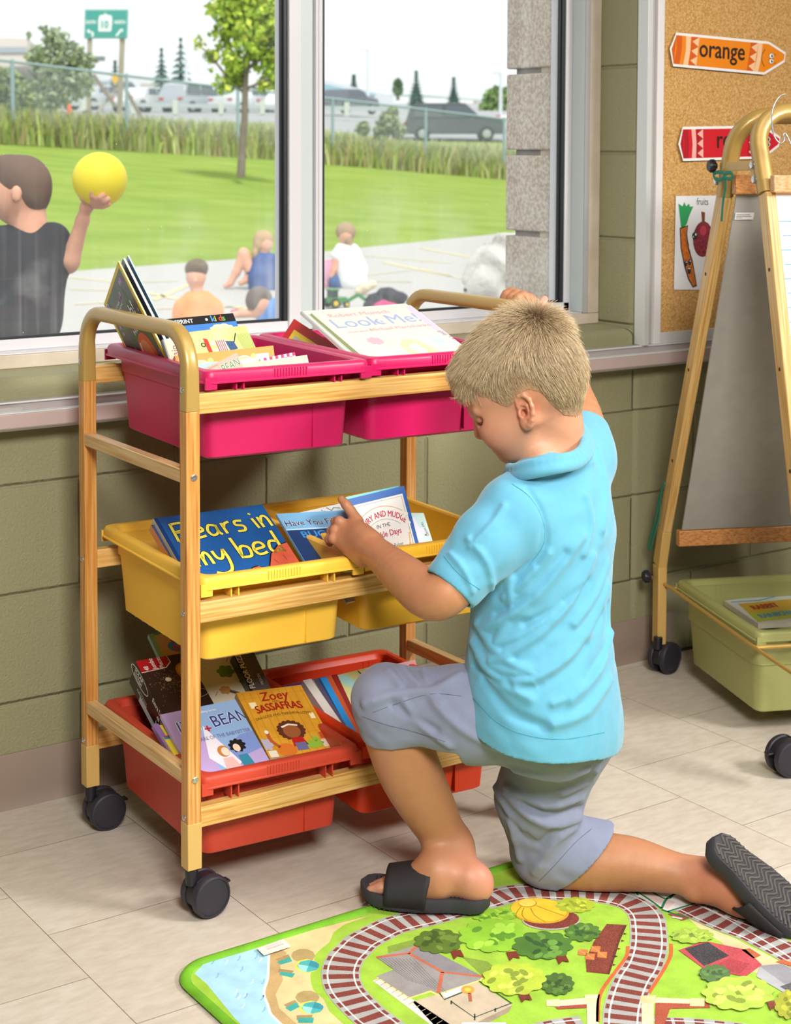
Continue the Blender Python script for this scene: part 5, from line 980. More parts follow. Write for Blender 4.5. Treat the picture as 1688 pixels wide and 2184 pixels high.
book('paperback', 'light blue and green gingham book low in the pink tub', 'book', *(q3 := PL('p', 0.14, 0.09, (418.0, 776.0), (572.0, 760.0), (430.0, 830.0))), ground(q3[0], q3[2], q3[1], 'p', 0.11), 0.004, '#A5CCD4', art_check, hard=False)
def art_pinkcheck(a, h):
    a.rect(0, -h, 1, 0, c_('#E2D2D8'), 1)
    for i in range(12):
        for j in range(3):
            if (i + j) % 2: a.rect(i / 12, -0.083 * (j + 1), (i + 1) / 12, -0.083 * j, c_('#C9386E'), 2)
book('paperback', 'pink and white checked book edge behind the cream early reader', 'book', *(q3 := PL('p', 0.128, 0.082, (556.0, 765.0), (629.0, 751.0), (566.0, 820.0))), ground(q3[0], q3[2], q3[1], 'p', 0.09), 0.004, '#E2D2D8', art_pinkcheck, hard=False)
def art_title(word, col, bg, sub=None):
    def f(a, h):
        a.rect(0, -h, 1, 0, c_(bg), 1); a.text(word, 0.96, -0.27, 0.26, c_('#FFFFFF'), 2, 0.03, 0.72, align='r'); a.text(word, 0.96, -0.27, 0.26, c_(col), 3, 0.008, 0.72, align='r')
        if sub: a.text(sub, 0.08, -0.06, 0.055, c_('#7A4A50'), 3)
    return f
book('early_reader', 'small pink reader with green capital title at the front of the pink tub', 'book', *(q3 := PL('p', 0.1, 0.056, (425.0, 792.0), (505.0, 752.0), (452.0, 850.0))), ground(q3[0], q3[2], q3[1], 'p', 0.10), 0.004, '#DDA08C', art_title('IVY + BEAN', '#4E7A34', '#DDA08C', 'Bestselling Series'), hard=False)
book('early_reader', 'small cream reader with orange capital title at the front of the pink tub', 'book', *(q3 := PL('p', 0.114, 0.068, (512.0, 776.0), (655.0, 757.0), (524.0, 835.0))), ground(q3[0], q3[2], q3[1], 'p', 0.11), 0.004, '#E2C987', art_title('IVY + BEAN', '#DE7B2E', '#E2C987'), hard=False)
# --- right pink tub
def art_look(a, h):
    a.rect(0, -h, 1, 0, c_('#DAD7CD', 0.3), 1); a.rect(0, -h, 0.86, -0.42, M('#F3DCD0', 0.22, noise=(8, '#EFE7DA', 0.3), coat=0.5), 2)
    a.text('Robert Munsch', 0.42, -0.105, 0.085, c_('#DDA0A4'), 3, 0.012, 1.15, align='c'); a.text('Look', 0.06, -0.29, 0.22, c_('#9AAACD'), 3, 0.004, 1.05); a.text('at', 0.47, -0.28, 0.11, c_('#A9B6D2'), 3, 0, 1.1); a.text('Me!', 0.60, -0.29, 0.22, c_('#9AAACD'), 3, 0.004, 1.0)
    a.text('illustrated by', 0.12, -0.385, 0.045, c_('#DDA0A4'), 3, 0, 1.1); a.text('Michael Martchenko', 0.34, -0.385, 0.068, c_('#DDA0A4'), 3, 0.01, 1.1)
    a.poly([(0.93, -0.02), (0.985, -0.02), (0.995, -0.62), (0.93, -0.45)], c_('#D8C0DC'), 3); a.text('the Terrible', 0.925, -0.48, 0.075, c_('#8A8A90'), 4, 0, 0.9, rot=-1.25, shear=0.2)
    a.blob(0.27, -0.55, 0.07, 0.06, c_('#EDA9B4'), 3, 8, 0.3, 6); a.ell(0.56, -0.70, 0.12, 0.13, c_('#F2DCA2'), 3); a.ell(0.57, -0.73, 0.075, 0.085, c_('#F3D8CC'), 4); a.poly([(0.60, -0.62), (0.70, -0.72), (0.74, -0.95), (0.62, -0.80)], c_('#F2DCA2'), 5)
    for i in range(6): a.rect(0.46, -0.87 - i * 0.035, 0.68, -0.85 - i * 0.035, c_('#C4C9DC' if i % 2 else '#EAC4C4'), 5)
    a.ell(0.84, -0.66, 0.05, 0.06, c_('#B9DDE6'), 4); a.ell(0.86, -0.72, 0.03, 0.03, c_('#F3D8CC'), 5); a.ell(0.20, -0.82, 0.09, 0.10, c_('#F0D2C6'), 4); a.ell(0.19, -0.77, 0.10, 0.05, c_('#D8D6DE'), 5)
    a.line(smoothpath([(0.34, -0.55), (0.42, -0.66), (0.46, -0.84)], 4), 0.02, c_('#E7DDB8'), 4)
book('picture_book', 'large pale picture book with faded blue title propped in the pink tub', 'book', *(q3 := PL('p', 0.115, 0.058, (664.0, 668.0), (876.0, 651.0), (767.0, 754.0))), ground(q3[0], q3[2], q3[1], 'p', 0.270), 0.006, '#D9D6CC', art_look, spine='#A9B87A', rough=0.25)
book('picture_book', 'blank white book showing behind the large pale picture book', 'book', *(q3 := PL('p', 0.132, 0.07, (642.0, 664.0), (866.0, 647.0), (746.0, 756.0))), ground(q3[0], q3[2], q3[1], 'p', 0.275), 0.006, '#D9DAD5', None, spine='#DFE6DC', rough=0.25)
def art_redp(a, h):
    a.rect(0, -h, 1, 0, c_('#C8281F'), 1); a.rect(0.1, -0.9, 0.9, -0.10, c_('#E8C92A'), 2); a.rect(0.16, -0.86, 0.84, -0.15, M('#8CB8C8', 0.4, noise=(60, '#C9A24E', 0.15)), 3); q = random.Random(8)
    for i in range(20): a.blob(q.uniform(0.25, 0.8), q.uniform(-0.8, -0.3), 0.05, 0.05, c_(q.choice(['#5B4FA0', '#D98A3A', '#E8E2D0', '#4F8EB8'])), 4, 5, 0.3, i)
    a.text('RICHARD SCARRY', 0.5, -0.27, 0.09, c_('#E8A22A'), 5, 0.02, 0.8, align='c')
_t = cartw(0.455, 0.33, 0.0) * 0 + on_pl(628, 680, CO + EV * 0.36, EV); _f = on_pl(739, 752, CO + EV * 0.20, EV); _d = nrm(on_pl(612, 770, CO + EV * 0.33, EV) - _t)
RBK = (_t, _t + (_f - _t), _t + _d)
rb = book('storybook', 'thick red storybook with yellow framed picture leaning in the pink tub', 'book', *RBK, 0.16, 0.024, '#C8281F', art_redp, spine='#C8281F')
# --- left red tub
def art_mystery(a, h):
    a.rect(0, -h, 1, 0, M('#D9A95A', 0.35, noise=(12, '#C9963F', 0.25)), 1); a.rect(0, -h, 0.05, 0, c_('#8FB56A'), 2); a.poly([(0.05, -0.03), (0.30, 0), (0.05, 0)], c_('#5E9A4A'), 3)
    for x, y in ((0.24, -0.2), (0.34, -0.13), (0.46, -0.14), (0.33, -0.28), (0.46, -0.27)): a.ell(x, y, 0.10, 0.07, c_('#4D7CAE'), 3)
    a.text('JIGSAW', 0.20, -0.16, 0.09, c_('#8E4A2A'), 5, 0.02, 0.9, rot=0.1); a.text('MYSTERY', 0.20, -0.28, 0.13, c_('#C23B2A'), 5, 0.03, 0.9, rot=0.1)
    a.rect(0.08, -h, 1, -0.42, M('#D8DCBE', 0.4, noise=(14, '#E9E4D2', 0.25)), 3); q = random.Random(5)
    for x, y, r, cl in ((0.62, -0.62, 0.09, '#6C8F42'), (0.84, -0.55, 0.06, '#A88A5C'), (0.93, -0.78, 0.10, '#8FB04A'), (0.76, -0.78, 0.05, '#A9A7A0'), (0.52, -0.84, 0.06, '#C99A5A'), (0.70, -1.02, 0.10, '#E6E3DA'), (0.50, -1.10, 0.07, '#DAB48A'), (0.88, -1.05, 0.07, '#4F9A45')): a.blob(x, y, r, r * 0.8, c_(cl), 4, 6, 0.3, int(x * 100))
    a.line([(0.76, -0.45), (0.96, -0.95)], 0.016, c_('#EDECE2'), 5); a.line([(0.56, -0.86), (0.68, -0.93)], 0.035, c_('#5A5450'), 5)
    for i in range(30): x, y = q.uniform(0.12, 0.98), q.uniform(-h + 0.05, -0.46); a.line([(x, y), (x + q.uniform(-0.05, 0.05), y + q.uniform(-0.05, 0.05))], 0.006, c_('#7A6F5A'), 5)
book('picture_book', 'tall picture book with blue cloud title and yard scene behind the puzzle box', 'book', *(q3 := PL('r', 0.235, 0.14, (317.0, 1353.0), (500.0, 1322.0), (378.0, 1482.0))), ground(q3[0], q3[2], q3[1], 'r', 0.25), 0.008, '#D9A95A', art_mystery, spine='#9CC4D6')
def art_moon(a, h):
    a.rect(0, -h, 1, 0, M('#3C3A3E', 0.4, noise=(14, '#6E6A6C', 0.3)), 1); a.rect(0, -h, 0.12, 0, c_('#151417'), 2); a.text('FLOOR PUZZLE', 0.30, -1.85, 0.36, c_('#EFEFEF'), 3, 0.02, 0.85, rot=1.5708); a.text('MOON', 0.78, -1.75, 0.20, c_('#EFEFEF'), 3, 0.0, 0.9, rot=1.5708)
book('puzzle_box', 'dark grey puzzle box with white sideways lettering behind the orange book', 'box', *(q3 := PL('r', 0.215, 0.125, (498.0, 1396.0), (540.0, 1388.0), (546.0, 1500.0))), ground(q3[0], q3[2], q3[1], 'r', 0.165), 0.030, '#3C3A3E', art_moon, pages=False)
def art_solar(a, h):
    a.rect(0, -h, 1, 0, M('#1A1013', 0.3, noise=(9, '#3A2622', 0.25)), 1); q = random.Random(2)
    for i in range(140): x, y = abs(q.gauss(0.42, 0.16)), -abs(q.gauss(0.62, 0.18)); a.ell(x, max(y, -h + 0.02), 0.005, 0.005, c_('#F0D9B8'), 3, n=6)
    a.ell(0.42, -0.55, 0.06, 0.05, c_('#F2E2C0'), 3); a.ell(0.80, -0.42, 0.16, 0.20, c_('#C98A2A'), 3); a.ell(0.80, -0.42, 0.12, 0.15, c_('#E0A84A'), 4)
    P = [(0.78 + 0.25 * math.cos(t), -0.98 + 0.10 * math.sin(t)) for t in np.linspace(0, 6.28, 30)]; a.line(P, 0.008, c_('#C8C4BE'), 3, closed=True); a.ell(0.78, -0.98, 0.10, 0.09, c_('#2C86B4'), 4); a.ell(0.74, -0.94, 0.06, 0.03, c_('#5BB2CF'), 5)
    a.poly([(0.0, 0.0), (0.62, 0.0), (0.64, -0.16), (0.50, -0.28), (0.0, -0.30)], c_('#E8E2DC'), 5); a.poly([(0.0, 0.0), (0.61, 0.0), (0.62, -0.15), (0.49, -0.265), (0.0, -0.285)], c_('#B01820'), 6)
    for i, t in enumerate(('48', 'Jumbo', 'Pieces')): a.text(t, 0.17 + i * 0.15, -0.265, 0.125, c_('#F2E9E2'), 7, 0.02, 0.85, rot=1.5708)
sbx = book('puzzle_box', 'black boxed jumbo jigsaw with red corner flash and planets in the red tub', 'box', *(q3 := PL('r', 0.19, 0.085, (289.0, 1411.0), (395.0, 1392.0), (385.0, 1590.0))), ground(q3[0], q3[2], q3[1], 'r', 0.24), 0.052, '#141113', art_solar, pages=False)
sd = MB(); A_ = Art(sd, (-0.0006, 0, 0), (0, -1, 0), (0, 0, 1), (-1, 0, 0), step=0.0001, base=0.0002)                    # lettering on the long side of that box
Wt = c_('#F0EFEA'); A_.rect(0.045, -0.0515, 0.125, -0.040, M('#B9C3CB', 0.4), 1)
A_.line([(0.030 + 0.038 * math.cos(t) * (1.0), -0.015 + 0.011 * math.sin(t)) for t in np.linspace(0, 6.28, 32)], 0.0014, Wt, 2, closed=True)
A_.text('SOLAR', 0.007, -0.0135, 0.0105, Wt, 3, 0.02, 1.1); A_.text('SYSTEM', 0.007, -0.0235, 0.0100, Wt, 3, 0.02, 1.0); A_.text('Extra Large', 0.085, -0.011, 0.0125, Wt, 3, 0.02, 0.95); A_.text('48 Thick', 0.112, -0.025, 0.0115, Wt, 3, 0.02, 0.95); A_.text('Jumbo Pieces', 0.112, -0.037, 0.0115, Wt, 3, 0.02, 0.95); A_.text("2' x 3'", 0.150, -0.049, 0.0135, Wt, 3, 0.02)
A_.text('Cardboard floor puzzle', 0.040, -0.0335, 0.0035, Wt, 3); A_.text('Melissa & Doug', 0.030, -0.0395, 0.0070, Wt, 3, 0.0, shear=0.2)
sd.build('side_lettering', sbx, smooth=0)
def art_babysit(a, h):
    a.rect(0, -h, 1, 0, c_('#8FB2DE'), 1); a.rect(0, -h, 0.36, 0, c_('#B99FD2'), 2); a.poly([(0.5, -0.9), (0.6, -0.65), (0.8, -0.52), (1, -0.5), (1, -1.0)], c_('#7B93D0'), 2); a.poly([(0.58, -h), (0.55, -1.1), (0.75, -0.82), (1, -0.76), (1, -h)], c_('#B8A2D6'), 3); a.poly([(0.1, -h), (0.1, -1.05), (0.35, -0.95), (0.6, -1.15), (0.62, -h)], c_('#8FB8E6'), 3); a.poly([(0.42, -0.28), (0.30, -0.75), (0.5, -1.25), (0.66, -0.9)], c_('#E9E4EE'), 3)
    a.text('IVY', 0.10, -0.34, 0.26, Wt, 4, 0.03, 0.9); a.text('IVY', 0.10, -0.34, 0.26, c_('#2F4F9E'), 5, 0.0, 0.9); a.text('+', 0.42, -0.40, 0.17, c_('#B8263A'), 5, 0.03); a.text('BEAN', 0.55, -0.34, 0.24, Wt, 4, 0.035, 0.85, rot=0.05); a.text('BEAN', 0.55, -0.34, 0.24, c_('#25428C'), 5, 0.01, 0.85, rot=0.05)
    a.text('TAKE CARE OF THE BABYSITTER', 0.54, -0.50, 0.075, c_('#5E5A8E'), 5, 0.0, 0.80, align='c'); a.text('The Bestselling Series', 0.30, -0.10, 0.045, c_('#F0F0F0'), 5)
    # two plain cut-out dolls in the artwork's colours
    a.poly([(0.46, -0.80), (0.58, -0.80), (0.66, -1.18), (0.42, -1.20)], c_('#EEB9B4'), 6); a.ell(0.51, -0.70, 0.075, 0.085, c_('#C98246'), 6); a.ell(0.53, -0.71, 0.050, 0.062, c_('#F3DCC8'), 7); a.line([(0.48, -1.18), (0.47, -1.34)], 0.03, c_('#6A4A86'), 6); a.line([(0.58, -1.18), (0.58, -1.34)], 0.03, c_('#6A4A86'), 6)
    a.poly([(0.66, -0.80), (0.78, -0.80), (0.82, -1.08), (0.66, -1.08)], c_('#2E86A2'), 6); a.blob(0.71, -0.66, 0.10, 0.09, c_('#15161A'), 6, 9, 0.3, 4); a.ell(0.69, -0.69, 0.045, 0.058, c_('#F0D2BA'), 7); a.line([(0.69, -1.08), (0.68, -1.32)], 0.045, c_('#2A4E7E'), 6); a.line([(0.78, -1.08), (0.86, -1.30)], 0.045, c_('#2A4E7E'), 6)
book('early_reader', 'lavender and blue reader with navy title leaning in the red tub', 'book', *(q3 := PL('r', 0.108, 0.056, (344.0, 1524.0), (502.0, 1492.0), (420.0, 1672.0))), ground(q3[0], q3[2], q3[1], 'r', 0.190), 0.008, '#B99FD2', art_babysit, spine='#C9B4DC', hard=False)
def art_zoey(a, h):
    a.rect(0, -h, 1, 0, M('#E2A838', 0.35, noise=(26, '#D09328', 0.25), coat=0.3), 1)
    for i in range(9): a.line([(0.08 + i * 0.11, -0.02), (0.02 + i * 0.118, -h)], 0.006, c_('#B9791E'), 2)
    for y in (-0.15, -0.55, -0.92): a.line([(0, y), (1, y + 0.04)], 0.006, c_('#C08424'), 2)
    R_ = c_('#A3241C'); a.text('Zoey', 0.52, -0.22, 0.235, R_, 4, 0.02, 0.85, shear=0.12, align='c'); a.text('AND', 0.50, -0.265, 0.05, c_('#5A2A18'), 4, align='c')
    a.text('SASSAFRAS', 0.50, -0.46, 0.20, R_, 4, 0.03, 0.72, align='c', warp=lambda X, Y: (X, Y + 0.05 - 0.28 * X * X)); a.text('DRAGONS AND MARSHMALLOWS', 0.50, -0.57, 0.066, c_('#4A3418'), 4, 0.0, 0.82, align='c', warp=lambda X, Y: (X, Y + 0.05 - 0.3 * X * X))
    # a plain figure with goggles and an orange pet in the artwork's colours
    a.blob(0.50, -0.82, 0.20, 0.18, c_('#5E3220'), 5, 16, 0.12, 2); a.ell(0.50, -0.84, 0.125, 0.125, c_('#9A5A34'), 6); a.line([(0.38, -0.75), (0.5, -0.71), (0.62, -0.75)], 0.03, c_('#EDE6D6'), 7)
    a.poly([(0.44, -0.96), (0.60, -0.96), (0.64, -1.12), (0.42, -1.12)], c_('#B8201C'), 6); a.rect(0.45, -1.20, 0.61, -1.06, c_('#6C6A9A'), 7); a.ell(0.30, -1.16, 0.14, 0.12, c_('#D8772A'), 6); a.line(smoothpath([(0.14, -0.82), (0.14, -0.96), (0.22, -1.10)], 4), 0.05, c_('#B85A2A'), 6); a.ell(0.135, -0.80, 0.028, 0.035, c_('#F2EDE0'), 7)
    a.blob(0.72, -1.12, 0.13, 0.07, c_('#8DB840'), 6, 7, 0.3, 3); a.poly([(0.72, -0.96), (0.84, -1.02), (0.76, -1.10)], c_('#8DB840'), 6); a.rect(0.84, -1.20, 0.97, -1.06, c_('#D9CDB8'), 6); a.rect(0.86, -1.04, 0.96, -0.92, c_('#C0562A'), 6); a.blob(0.05, -1.02, 0.08, 0.10, c_('#B8B2C4'), 6, 6, 0.4, 7); a.rect(0.02, -1.3, 0.14, -1.14, c_('#E6DCC4'), 6)
    a.rect(0.10, -0.34, 0.20, -0.22, c_('#F3E7B8'), 3); a.rect(0.88, -0.66, 0.95, -0.55, c_('#F3E7B8'), 3)
book('early_reader', 'golden orange reader with dark red title leaning on the tub rim', 'book', *(q3 := PL('r', 0.116, 0.058, (504.0, 1478.0), (642.0, 1461.0), (584.0, 1632.0))), ground(q3[0], q3[2], q3[1], 'r', 0.190), 0.012, '#E2A838', art_zoey, spine='#B98A3A', hard=False)
book('paperback', 'small yellow paperback with narrow spine beside the lavender reader', 'book', *(q3 := PL('r', 0.118, 0.064, (334.0, 1548.0), (350.0, 1545.0), (372.0, 1610.0))), ground(q3[0], q3[2], q3[1], 'r', 0.13), 0.012, '#E9D23C', lambda a, h: (a.rect(0, -2.6, 1, -2.2, c_('#3F7AB8'), 2), a.rect(0, -2.2, 1, -2.0, c_('#C0392E'), 2)), hard=False)
book('paperback', 'small purple paperback between the puzzle box and the yellow paperback', 'book', *(q3 := PL('r', 0.13, 0.072, (326.0, 1546.0), (338.0, 1543.0), (362.0, 1606.0))), ground(q3[0], q3[2], q3[1], 'r', 0.13), 0.008, '#8A6A9E', None, hard=False)
# --- right red tub: a row of leaning spines, a picture book and a glossy one behind the knee
def cu(px, py, u): return on_pl(px, py, CO + EU * u, EU)
def side_book(nm, lb, t, b, u, T, cl, sp, H=0.150, W=0.085):
    A0 = cu(t[0], t[1], u); B0 = cu(b[0], b[1], u); D = nrm(B0 - A0); U = nrm(np.cross(D, EU)); U = U if U @ EV > 0 else -U
    book(nm, lb, 'book', A0, A0 + U * W, A0 + D, H, T, cl, None, spine=sp, hard=False)
for args in (('paperback', 'grey and navy paperback leaning first in the row by the golden reader', (664, 1448), (722, 1532), 0.378, 0.018, '#A9A6A6', '#C9C4C0'),
    ('paperback', 'cream paperback with navy block leaning beside the bright blue spine', (679, 1447), (738, 1547), 0.3895, 0.010, '#D6C9B4', '#4A4460'),
    ('storybook', 'bright blue spined storybook leaning in the row of the red tub', (696, 1444), (757, 1556), 0.403, 0.013, '#1E74B0', '#1C7CC0'),
    ('storybook', 'brown orange storybook leaning right of the bright blue spine', (707, 1441), (768, 1562), 0.4145, 0.011, '#B4552A', '#A84A22'),
    ('storybook', 'dark red storybook closing the leaning row of the red tub', (719, 1438), (780, 1570), 0.4265, 0.011, '#7E1A1A', '#7A1616')): side_book(*args)
book('paperback', 'purple paperback lying at the back of the red tub behind the row', 'book', *(q3 := PL('r', 0.300, 0.230, (606, 1462), (708, 1440), (616, 1520))), 0.10, 0.006, '#6A3A7E', None, hard=False)
def art_child(a, h):
    a.rect(0, -h, 1, 0, M('#B8BC74', 0.4, noise=(6, '#C9C98C', 0.2)), 1); a.poly([(0.02, -0.02), (0.22, -0.02), (0.42, -0.30), (0.28, -0.42), (0.06, -0.22)], c_('#9CCBC8'), 2); a.line([(0.34, -0.34), (0.62, -0.52)], 0.09, c_('#D89A72'), 3); a.rect(0.5, -0.62, 0.9, -0.35, c_('#E2DFCE'), 2); a.line([(0.55, -0.02), (0.68, -0.34)], 0.03, c_('#6A2018'), 4)
    for y in (-0.42, -0.52): a.line([(0.5, y), (0.9, y)], 0.012, c_('#7A3A2A'), 4)
book('picture_book', 'olive green picture book of a reaching arm beside the boy\'s knee', 'book', *(q3 := PL('r', 0.26, 0.17, (716, 1441), (800, 1420), (780, 1560))), 0.17, 0.006, '#B8BC74', art_child)
book('picture_book', 'glossy pink and brown cover sticking out over the boy\'s knee', 'book', *(q3 := PL('r', 0.30, 0.19, (800, 1426), (886, 1407), (815, 1500))), 0.16, 0.004, '#8A4A32', lambda a, h: (a.rect(0.45, -0.5, 1, 0, c_('#D9A3A8', 0.15), 2), a.poly([(0.2, -0.1), (0.5, 0), (0.7, -0.2), (0.4, -0.3)], c_('#E9E2E4', 0.15), 3), a.poly([(0.0, 0), (0.25, 0), (0.3, -0.25), (0.15, -0.3)], c_('#9CC4C0'), 3)), hard=False)
# ================================================================ the kneeling boy
boy = thing('person', 'blond boy in light blue shirt and grey shorts kneeling at the book cart', 'person', loc=(2.10, -0.80, 0))
def t3(sx, sy, sd): return CR * sx + CU * sy + CW * sd
SKIN = tint_mat(0.47, 0.08, ((260, 0.18, 0.0012), (900, 0.12, 0.0004)), 0.42)
# ---- head frame: forward, up, side (the boy's left, towards the room)
HF = nrm(t3(-0.843 * 0.966, -0.537 * 0.966, 0.259)); HU = nrm(t3(-0.537, 0.843, 0.0)); HS = nrm(np.cross(HU, HF))
if np.dot(HS, CW) > 0: HS = -HS
HU = nrm(HU - HF * (HU @ HF)); HC = at(1103, 792, 2.585); HR = np.stack([HF, HU, HS])
def H(f, u, s=0.0): return HC + HF * f + HU * u + HS * s
def hl(P): return (P - HC) @ HR.T
skull = F()
skull.ell(H(-0.004, 0.002), HR, (0.088, 0.076, 0.070), 0.02).ell(H(-0.030, -0.020), HR, (0.062, 0.068, 0.062), 0.04).ell(H(0.045, -0.005), HR, (0.052, 0.052, 0.056), 0.03)
head = F(); head.p = list(skull.p)
head.ell(H(0.050, -0.062), HR, (0.050, 0.056, 0.050), 0.03).ell(H(0.074, -0.100), HR, (0.022, 0.018, 0.024), 0.03)
for s in (-1, 1):
    head.ell(H(0.064, -0.062, s * 0.030), HR, (0.034, 0.036, 0.026), 0.02)                       # cheek
    head.cap(H(0.010, -0.070, s * 0.048), H(0.068, -0.104, s * 0.016), 0.014, 0.014, 0.022)        # jaw
    head.ell(H(0.080, -0.033, s * 0.030), HR, (0.016, 0.011, 0.015), 0.010, 's')                  # eye socket
    head.ell(H(0.080, -0.031, s * 0.0285), HR, (0.0125, 0.0105, 0.012), 0.005)                    # lid over the eye
    head.cap(H(0.092, -0.018, s * 0.014), H(0.080, -0.0155, s * 0.044), 0.0055, 0.0045, 0.010)     # brow
    head.ell(H(0.1020, -0.0615, s * 0.0065), HR, (0.0062, 0.0050, 0.0055), 0.005)                 # nostril wing
head.cap(H(0.094, -0.030), H(0.1085, -0.0555), 0.0060, 0.0072, 0.009).ell(H(0.0965, -0.060, 0), HR, (0.012, 0.006, 0.010), 0.006)
head.ell(H(0.0955, -0.0780), HR, (0.0100, 0.0055, 0.0160), 0.005).ell(H(0.0935, -0.0900), HR, (0.0098, 0.0052, 0.0145), 0.004)
head.cap(H(0.102, -0.0845, -0.018), H(0.102, -0.0845, 0.018), 0.0022, 0.0022, 0.003, 's')
head.ell(H(0.0835, -0.108), HR, (0.0135, 0.0125, 0.0165), 0.012)
# ear
EC = H(0.012, -0.050, 0.0650); ea = math.radians(-20)
EUP = nrm(HU * math.cos(ea) + HF * math.sin(ea) * 1.0); EBK = nrm(-HF * math.cos(ea) + HU * math.sin(ea)); EBK = nrm(EBK + HS * 0.42); EN = nrm(np.cross(EUP, EBK));
if EN @ HS < 0: EN = -EN
ER = np.stack([EBK, EUP, EN])
def E3(a, b, c=0.0): return EC + EBK * a + EUP * b + EN * c
ear = F(); ear.ell(E3(0.006, -0.001, 0.000), ER, (0.0150, 0.0265, 0.0050), 0.006).ell(E3(0.000, -0.021, 0), ER, (0.0085, 0.0100, 0.0045), 0.008)
ear.ell(E3(0.006, 0.003, 0.0065), ER, (0.0100, 0.0190, 0.0055), 0.004, 's')
rim = [E3(-0.006, 0.008, 0.004), E3(-0.005, 0.019, 0.005), E3(0.001, 0.0262, 0.005), E3(0.010, 0.0265, 0.005), E3(0.018, 0.019, 0.005), E3(0.0205, 0.008, 0.0055), E3(0.0185, -0.004, 0.005), E3(0.0135, -0.014, 0.0045), E3(0.007, -0.022, 0.003)]
ear.chain(rim, [0.0026, 0.003, 0.0032, 0.0033, 0.0033, 0.0032, 0.003, 0.0032, 0.004], 0.003)
ear.chain([E3(0.001, 0.011, 0.0025), E3(0.010, 0.010, 0.003), E3(0.0125, 0.000, 0.003), E3(0.009, -0.010, 0.003), E3(0.001, -0.0125, 0.003)], [0.002, 0.0024, 0.0026, 0.0026, 0.0026], 0.003)
ear.ell(E3(-0.005, -0.004, 0.003), ER, (0.0035, 0.0055, 0.004), 0.004).ell(E3(0.001, -0.003, -0.001), ER, (0.0045, 0.006, 0.008), 0.002, 's')
head.p += ear.p
neck_b = at(1188, 968, 2.600)
NK = [H(-0.022, -0.050), at(1172, 868, 2.588), at(1184, 915, 2.592)]
head.chain(NK + [neck_b, at(1200, 1030, 2.60)], [0.050, 0.0450, 0.0415, 0.043, 0.055], 0.018)
head.cap(H(0.035, -0.095), at(1155, 985, 2.56), 0.020, 0.025, 0.03)
# ---- arms
LS, LE, LW = at(1098, 1092, 2.505), at(938, 1274, 2.455), at(793, 1170, 2.640)
la = F(); la.spline([LS, at(1015, 1190, 2.475), at(955, 1262, 2.455), at(915, 1270, 2.475), at(870, 1235, 2.53), at(825, 1197, 2.595), LW, at(770, 1150, 2.675)], [0.044, 0.0375, 0.0345, 0.0355, 0.0335, 0.0270, 0.0232, 0.0215])
# back of the hand, fingers: index points up the cover, the others rest curled over the tub rims
la.chain([at(790, 1160, 2.65), at(757, 1118, 2.700)], [0.021, 0.0125], 0.012).chain([at(785, 1172, 2.655), at(738, 1128, 2.705)], [0.020, 0.0125], 0.012)
la.chain([at(780, 1180, 2.66), at(728, 1142, 2.705)], [0.019, 0.012], 0.012).chain([at(775, 1186, 2.665), at(724, 1156, 2.70)], [0.017, 0.0105], 0.012)
def finger(f, pts, r, k=0.0035): f.chain(pts, r, k)
finger(la, [at(764, 1112, 2.700), at(748, 1089, 2.712), at(739, 1077, 2.716), at(729, 1065, 2.722)], [0.0098, 0.0083, 0.0078, 0.0066])
finger(la, [at(740, 1122, 2.705), at(724, 1112, 2.708), at(716, 1113, 2.720), at(716, 1122, 2.735)], [0.0100, 0.0086, 0.0080, 0.0072])
finger(la, [at(730, 1138, 2.705), at(715, 1131, 2.706), at(707, 1133, 2.718), at(708, 1142, 2.735)], [0.0100, 0.0086, 0.0080, 0.0072])
finger(la, [at(726, 1152, 2.700), at(711, 1149, 2.700), at(702, 1150, 2.712), at(704, 1158, 2.728)], [0.0092, 0.0078, 0.0074, 0.0066])
finger(la, [at(778, 1165, 2.685), at(762, 1152, 2.722), at(748, 1130, 2.740), at(742, 1118, 2.742)], [0.0125, 0.0100, 0.0088, 0.0072])
RS, RE, RW = at(1243, 985, 2.665), at(1222, 842, 2.835), at(1152, 690, 2.930)
ra = F(); ra.spline([RS, at(1240, 905, 2.75), RE, at(1200, 790, 2.87), RW, at(1138, 662, 2.945)], [0.044, 0.039, 0.0335, 0.033, 0.0225, 0.0195])
ra.chain([at(1142, 668, 2.94), at(1130, 640, 2.952)], [0.019, 0.0115], 0.012).chain([at(1136, 668, 2.95), at(1117, 634, 2.962)], [0.018, 0.0110], 0.012).chain([at(1130, 668, 2.958), at(1104, 631, 2.975)], [0.0165, 0.0105], 0.012)
finger(ra, [at(1132, 641, 2.950), at(1117, 630, 2.945), at(1105, 636, 2.940), at(1099, 650, 2.942)], [0.0098, 0.0086, 0.0080, 0.0072])
finger(ra, [at(1118, 634, 2.962), at(1103, 626, 2.958), at(1092, 635, 2.952), at(1086, 649, 2.953)], [0.0098, 0.0084, 0.0078, 0.0070])
finger(ra, [at(1106, 630, 2.975), at(1093, 622, 2.972), at(1081, 630, 2.965), at(1075, 641, 2.965)], [0.0094, 0.0080, 0.0074, 0.0066])
finger(ra, [at(1098, 630, 2.990), at(1089, 621, 2.990), at(1079, 626, 2.984), at(1073, 634, 2.984)], [0.0085, 0.0072, 0.0066, 0.0058])
finger(ra, [at(1148, 676, 2.930), at(1156, 660, 2.922), at(1158, 648, 2.920), at(1162, 638, 2.925)], [0.0125, 0.0092, 0.0084, 0.0066])
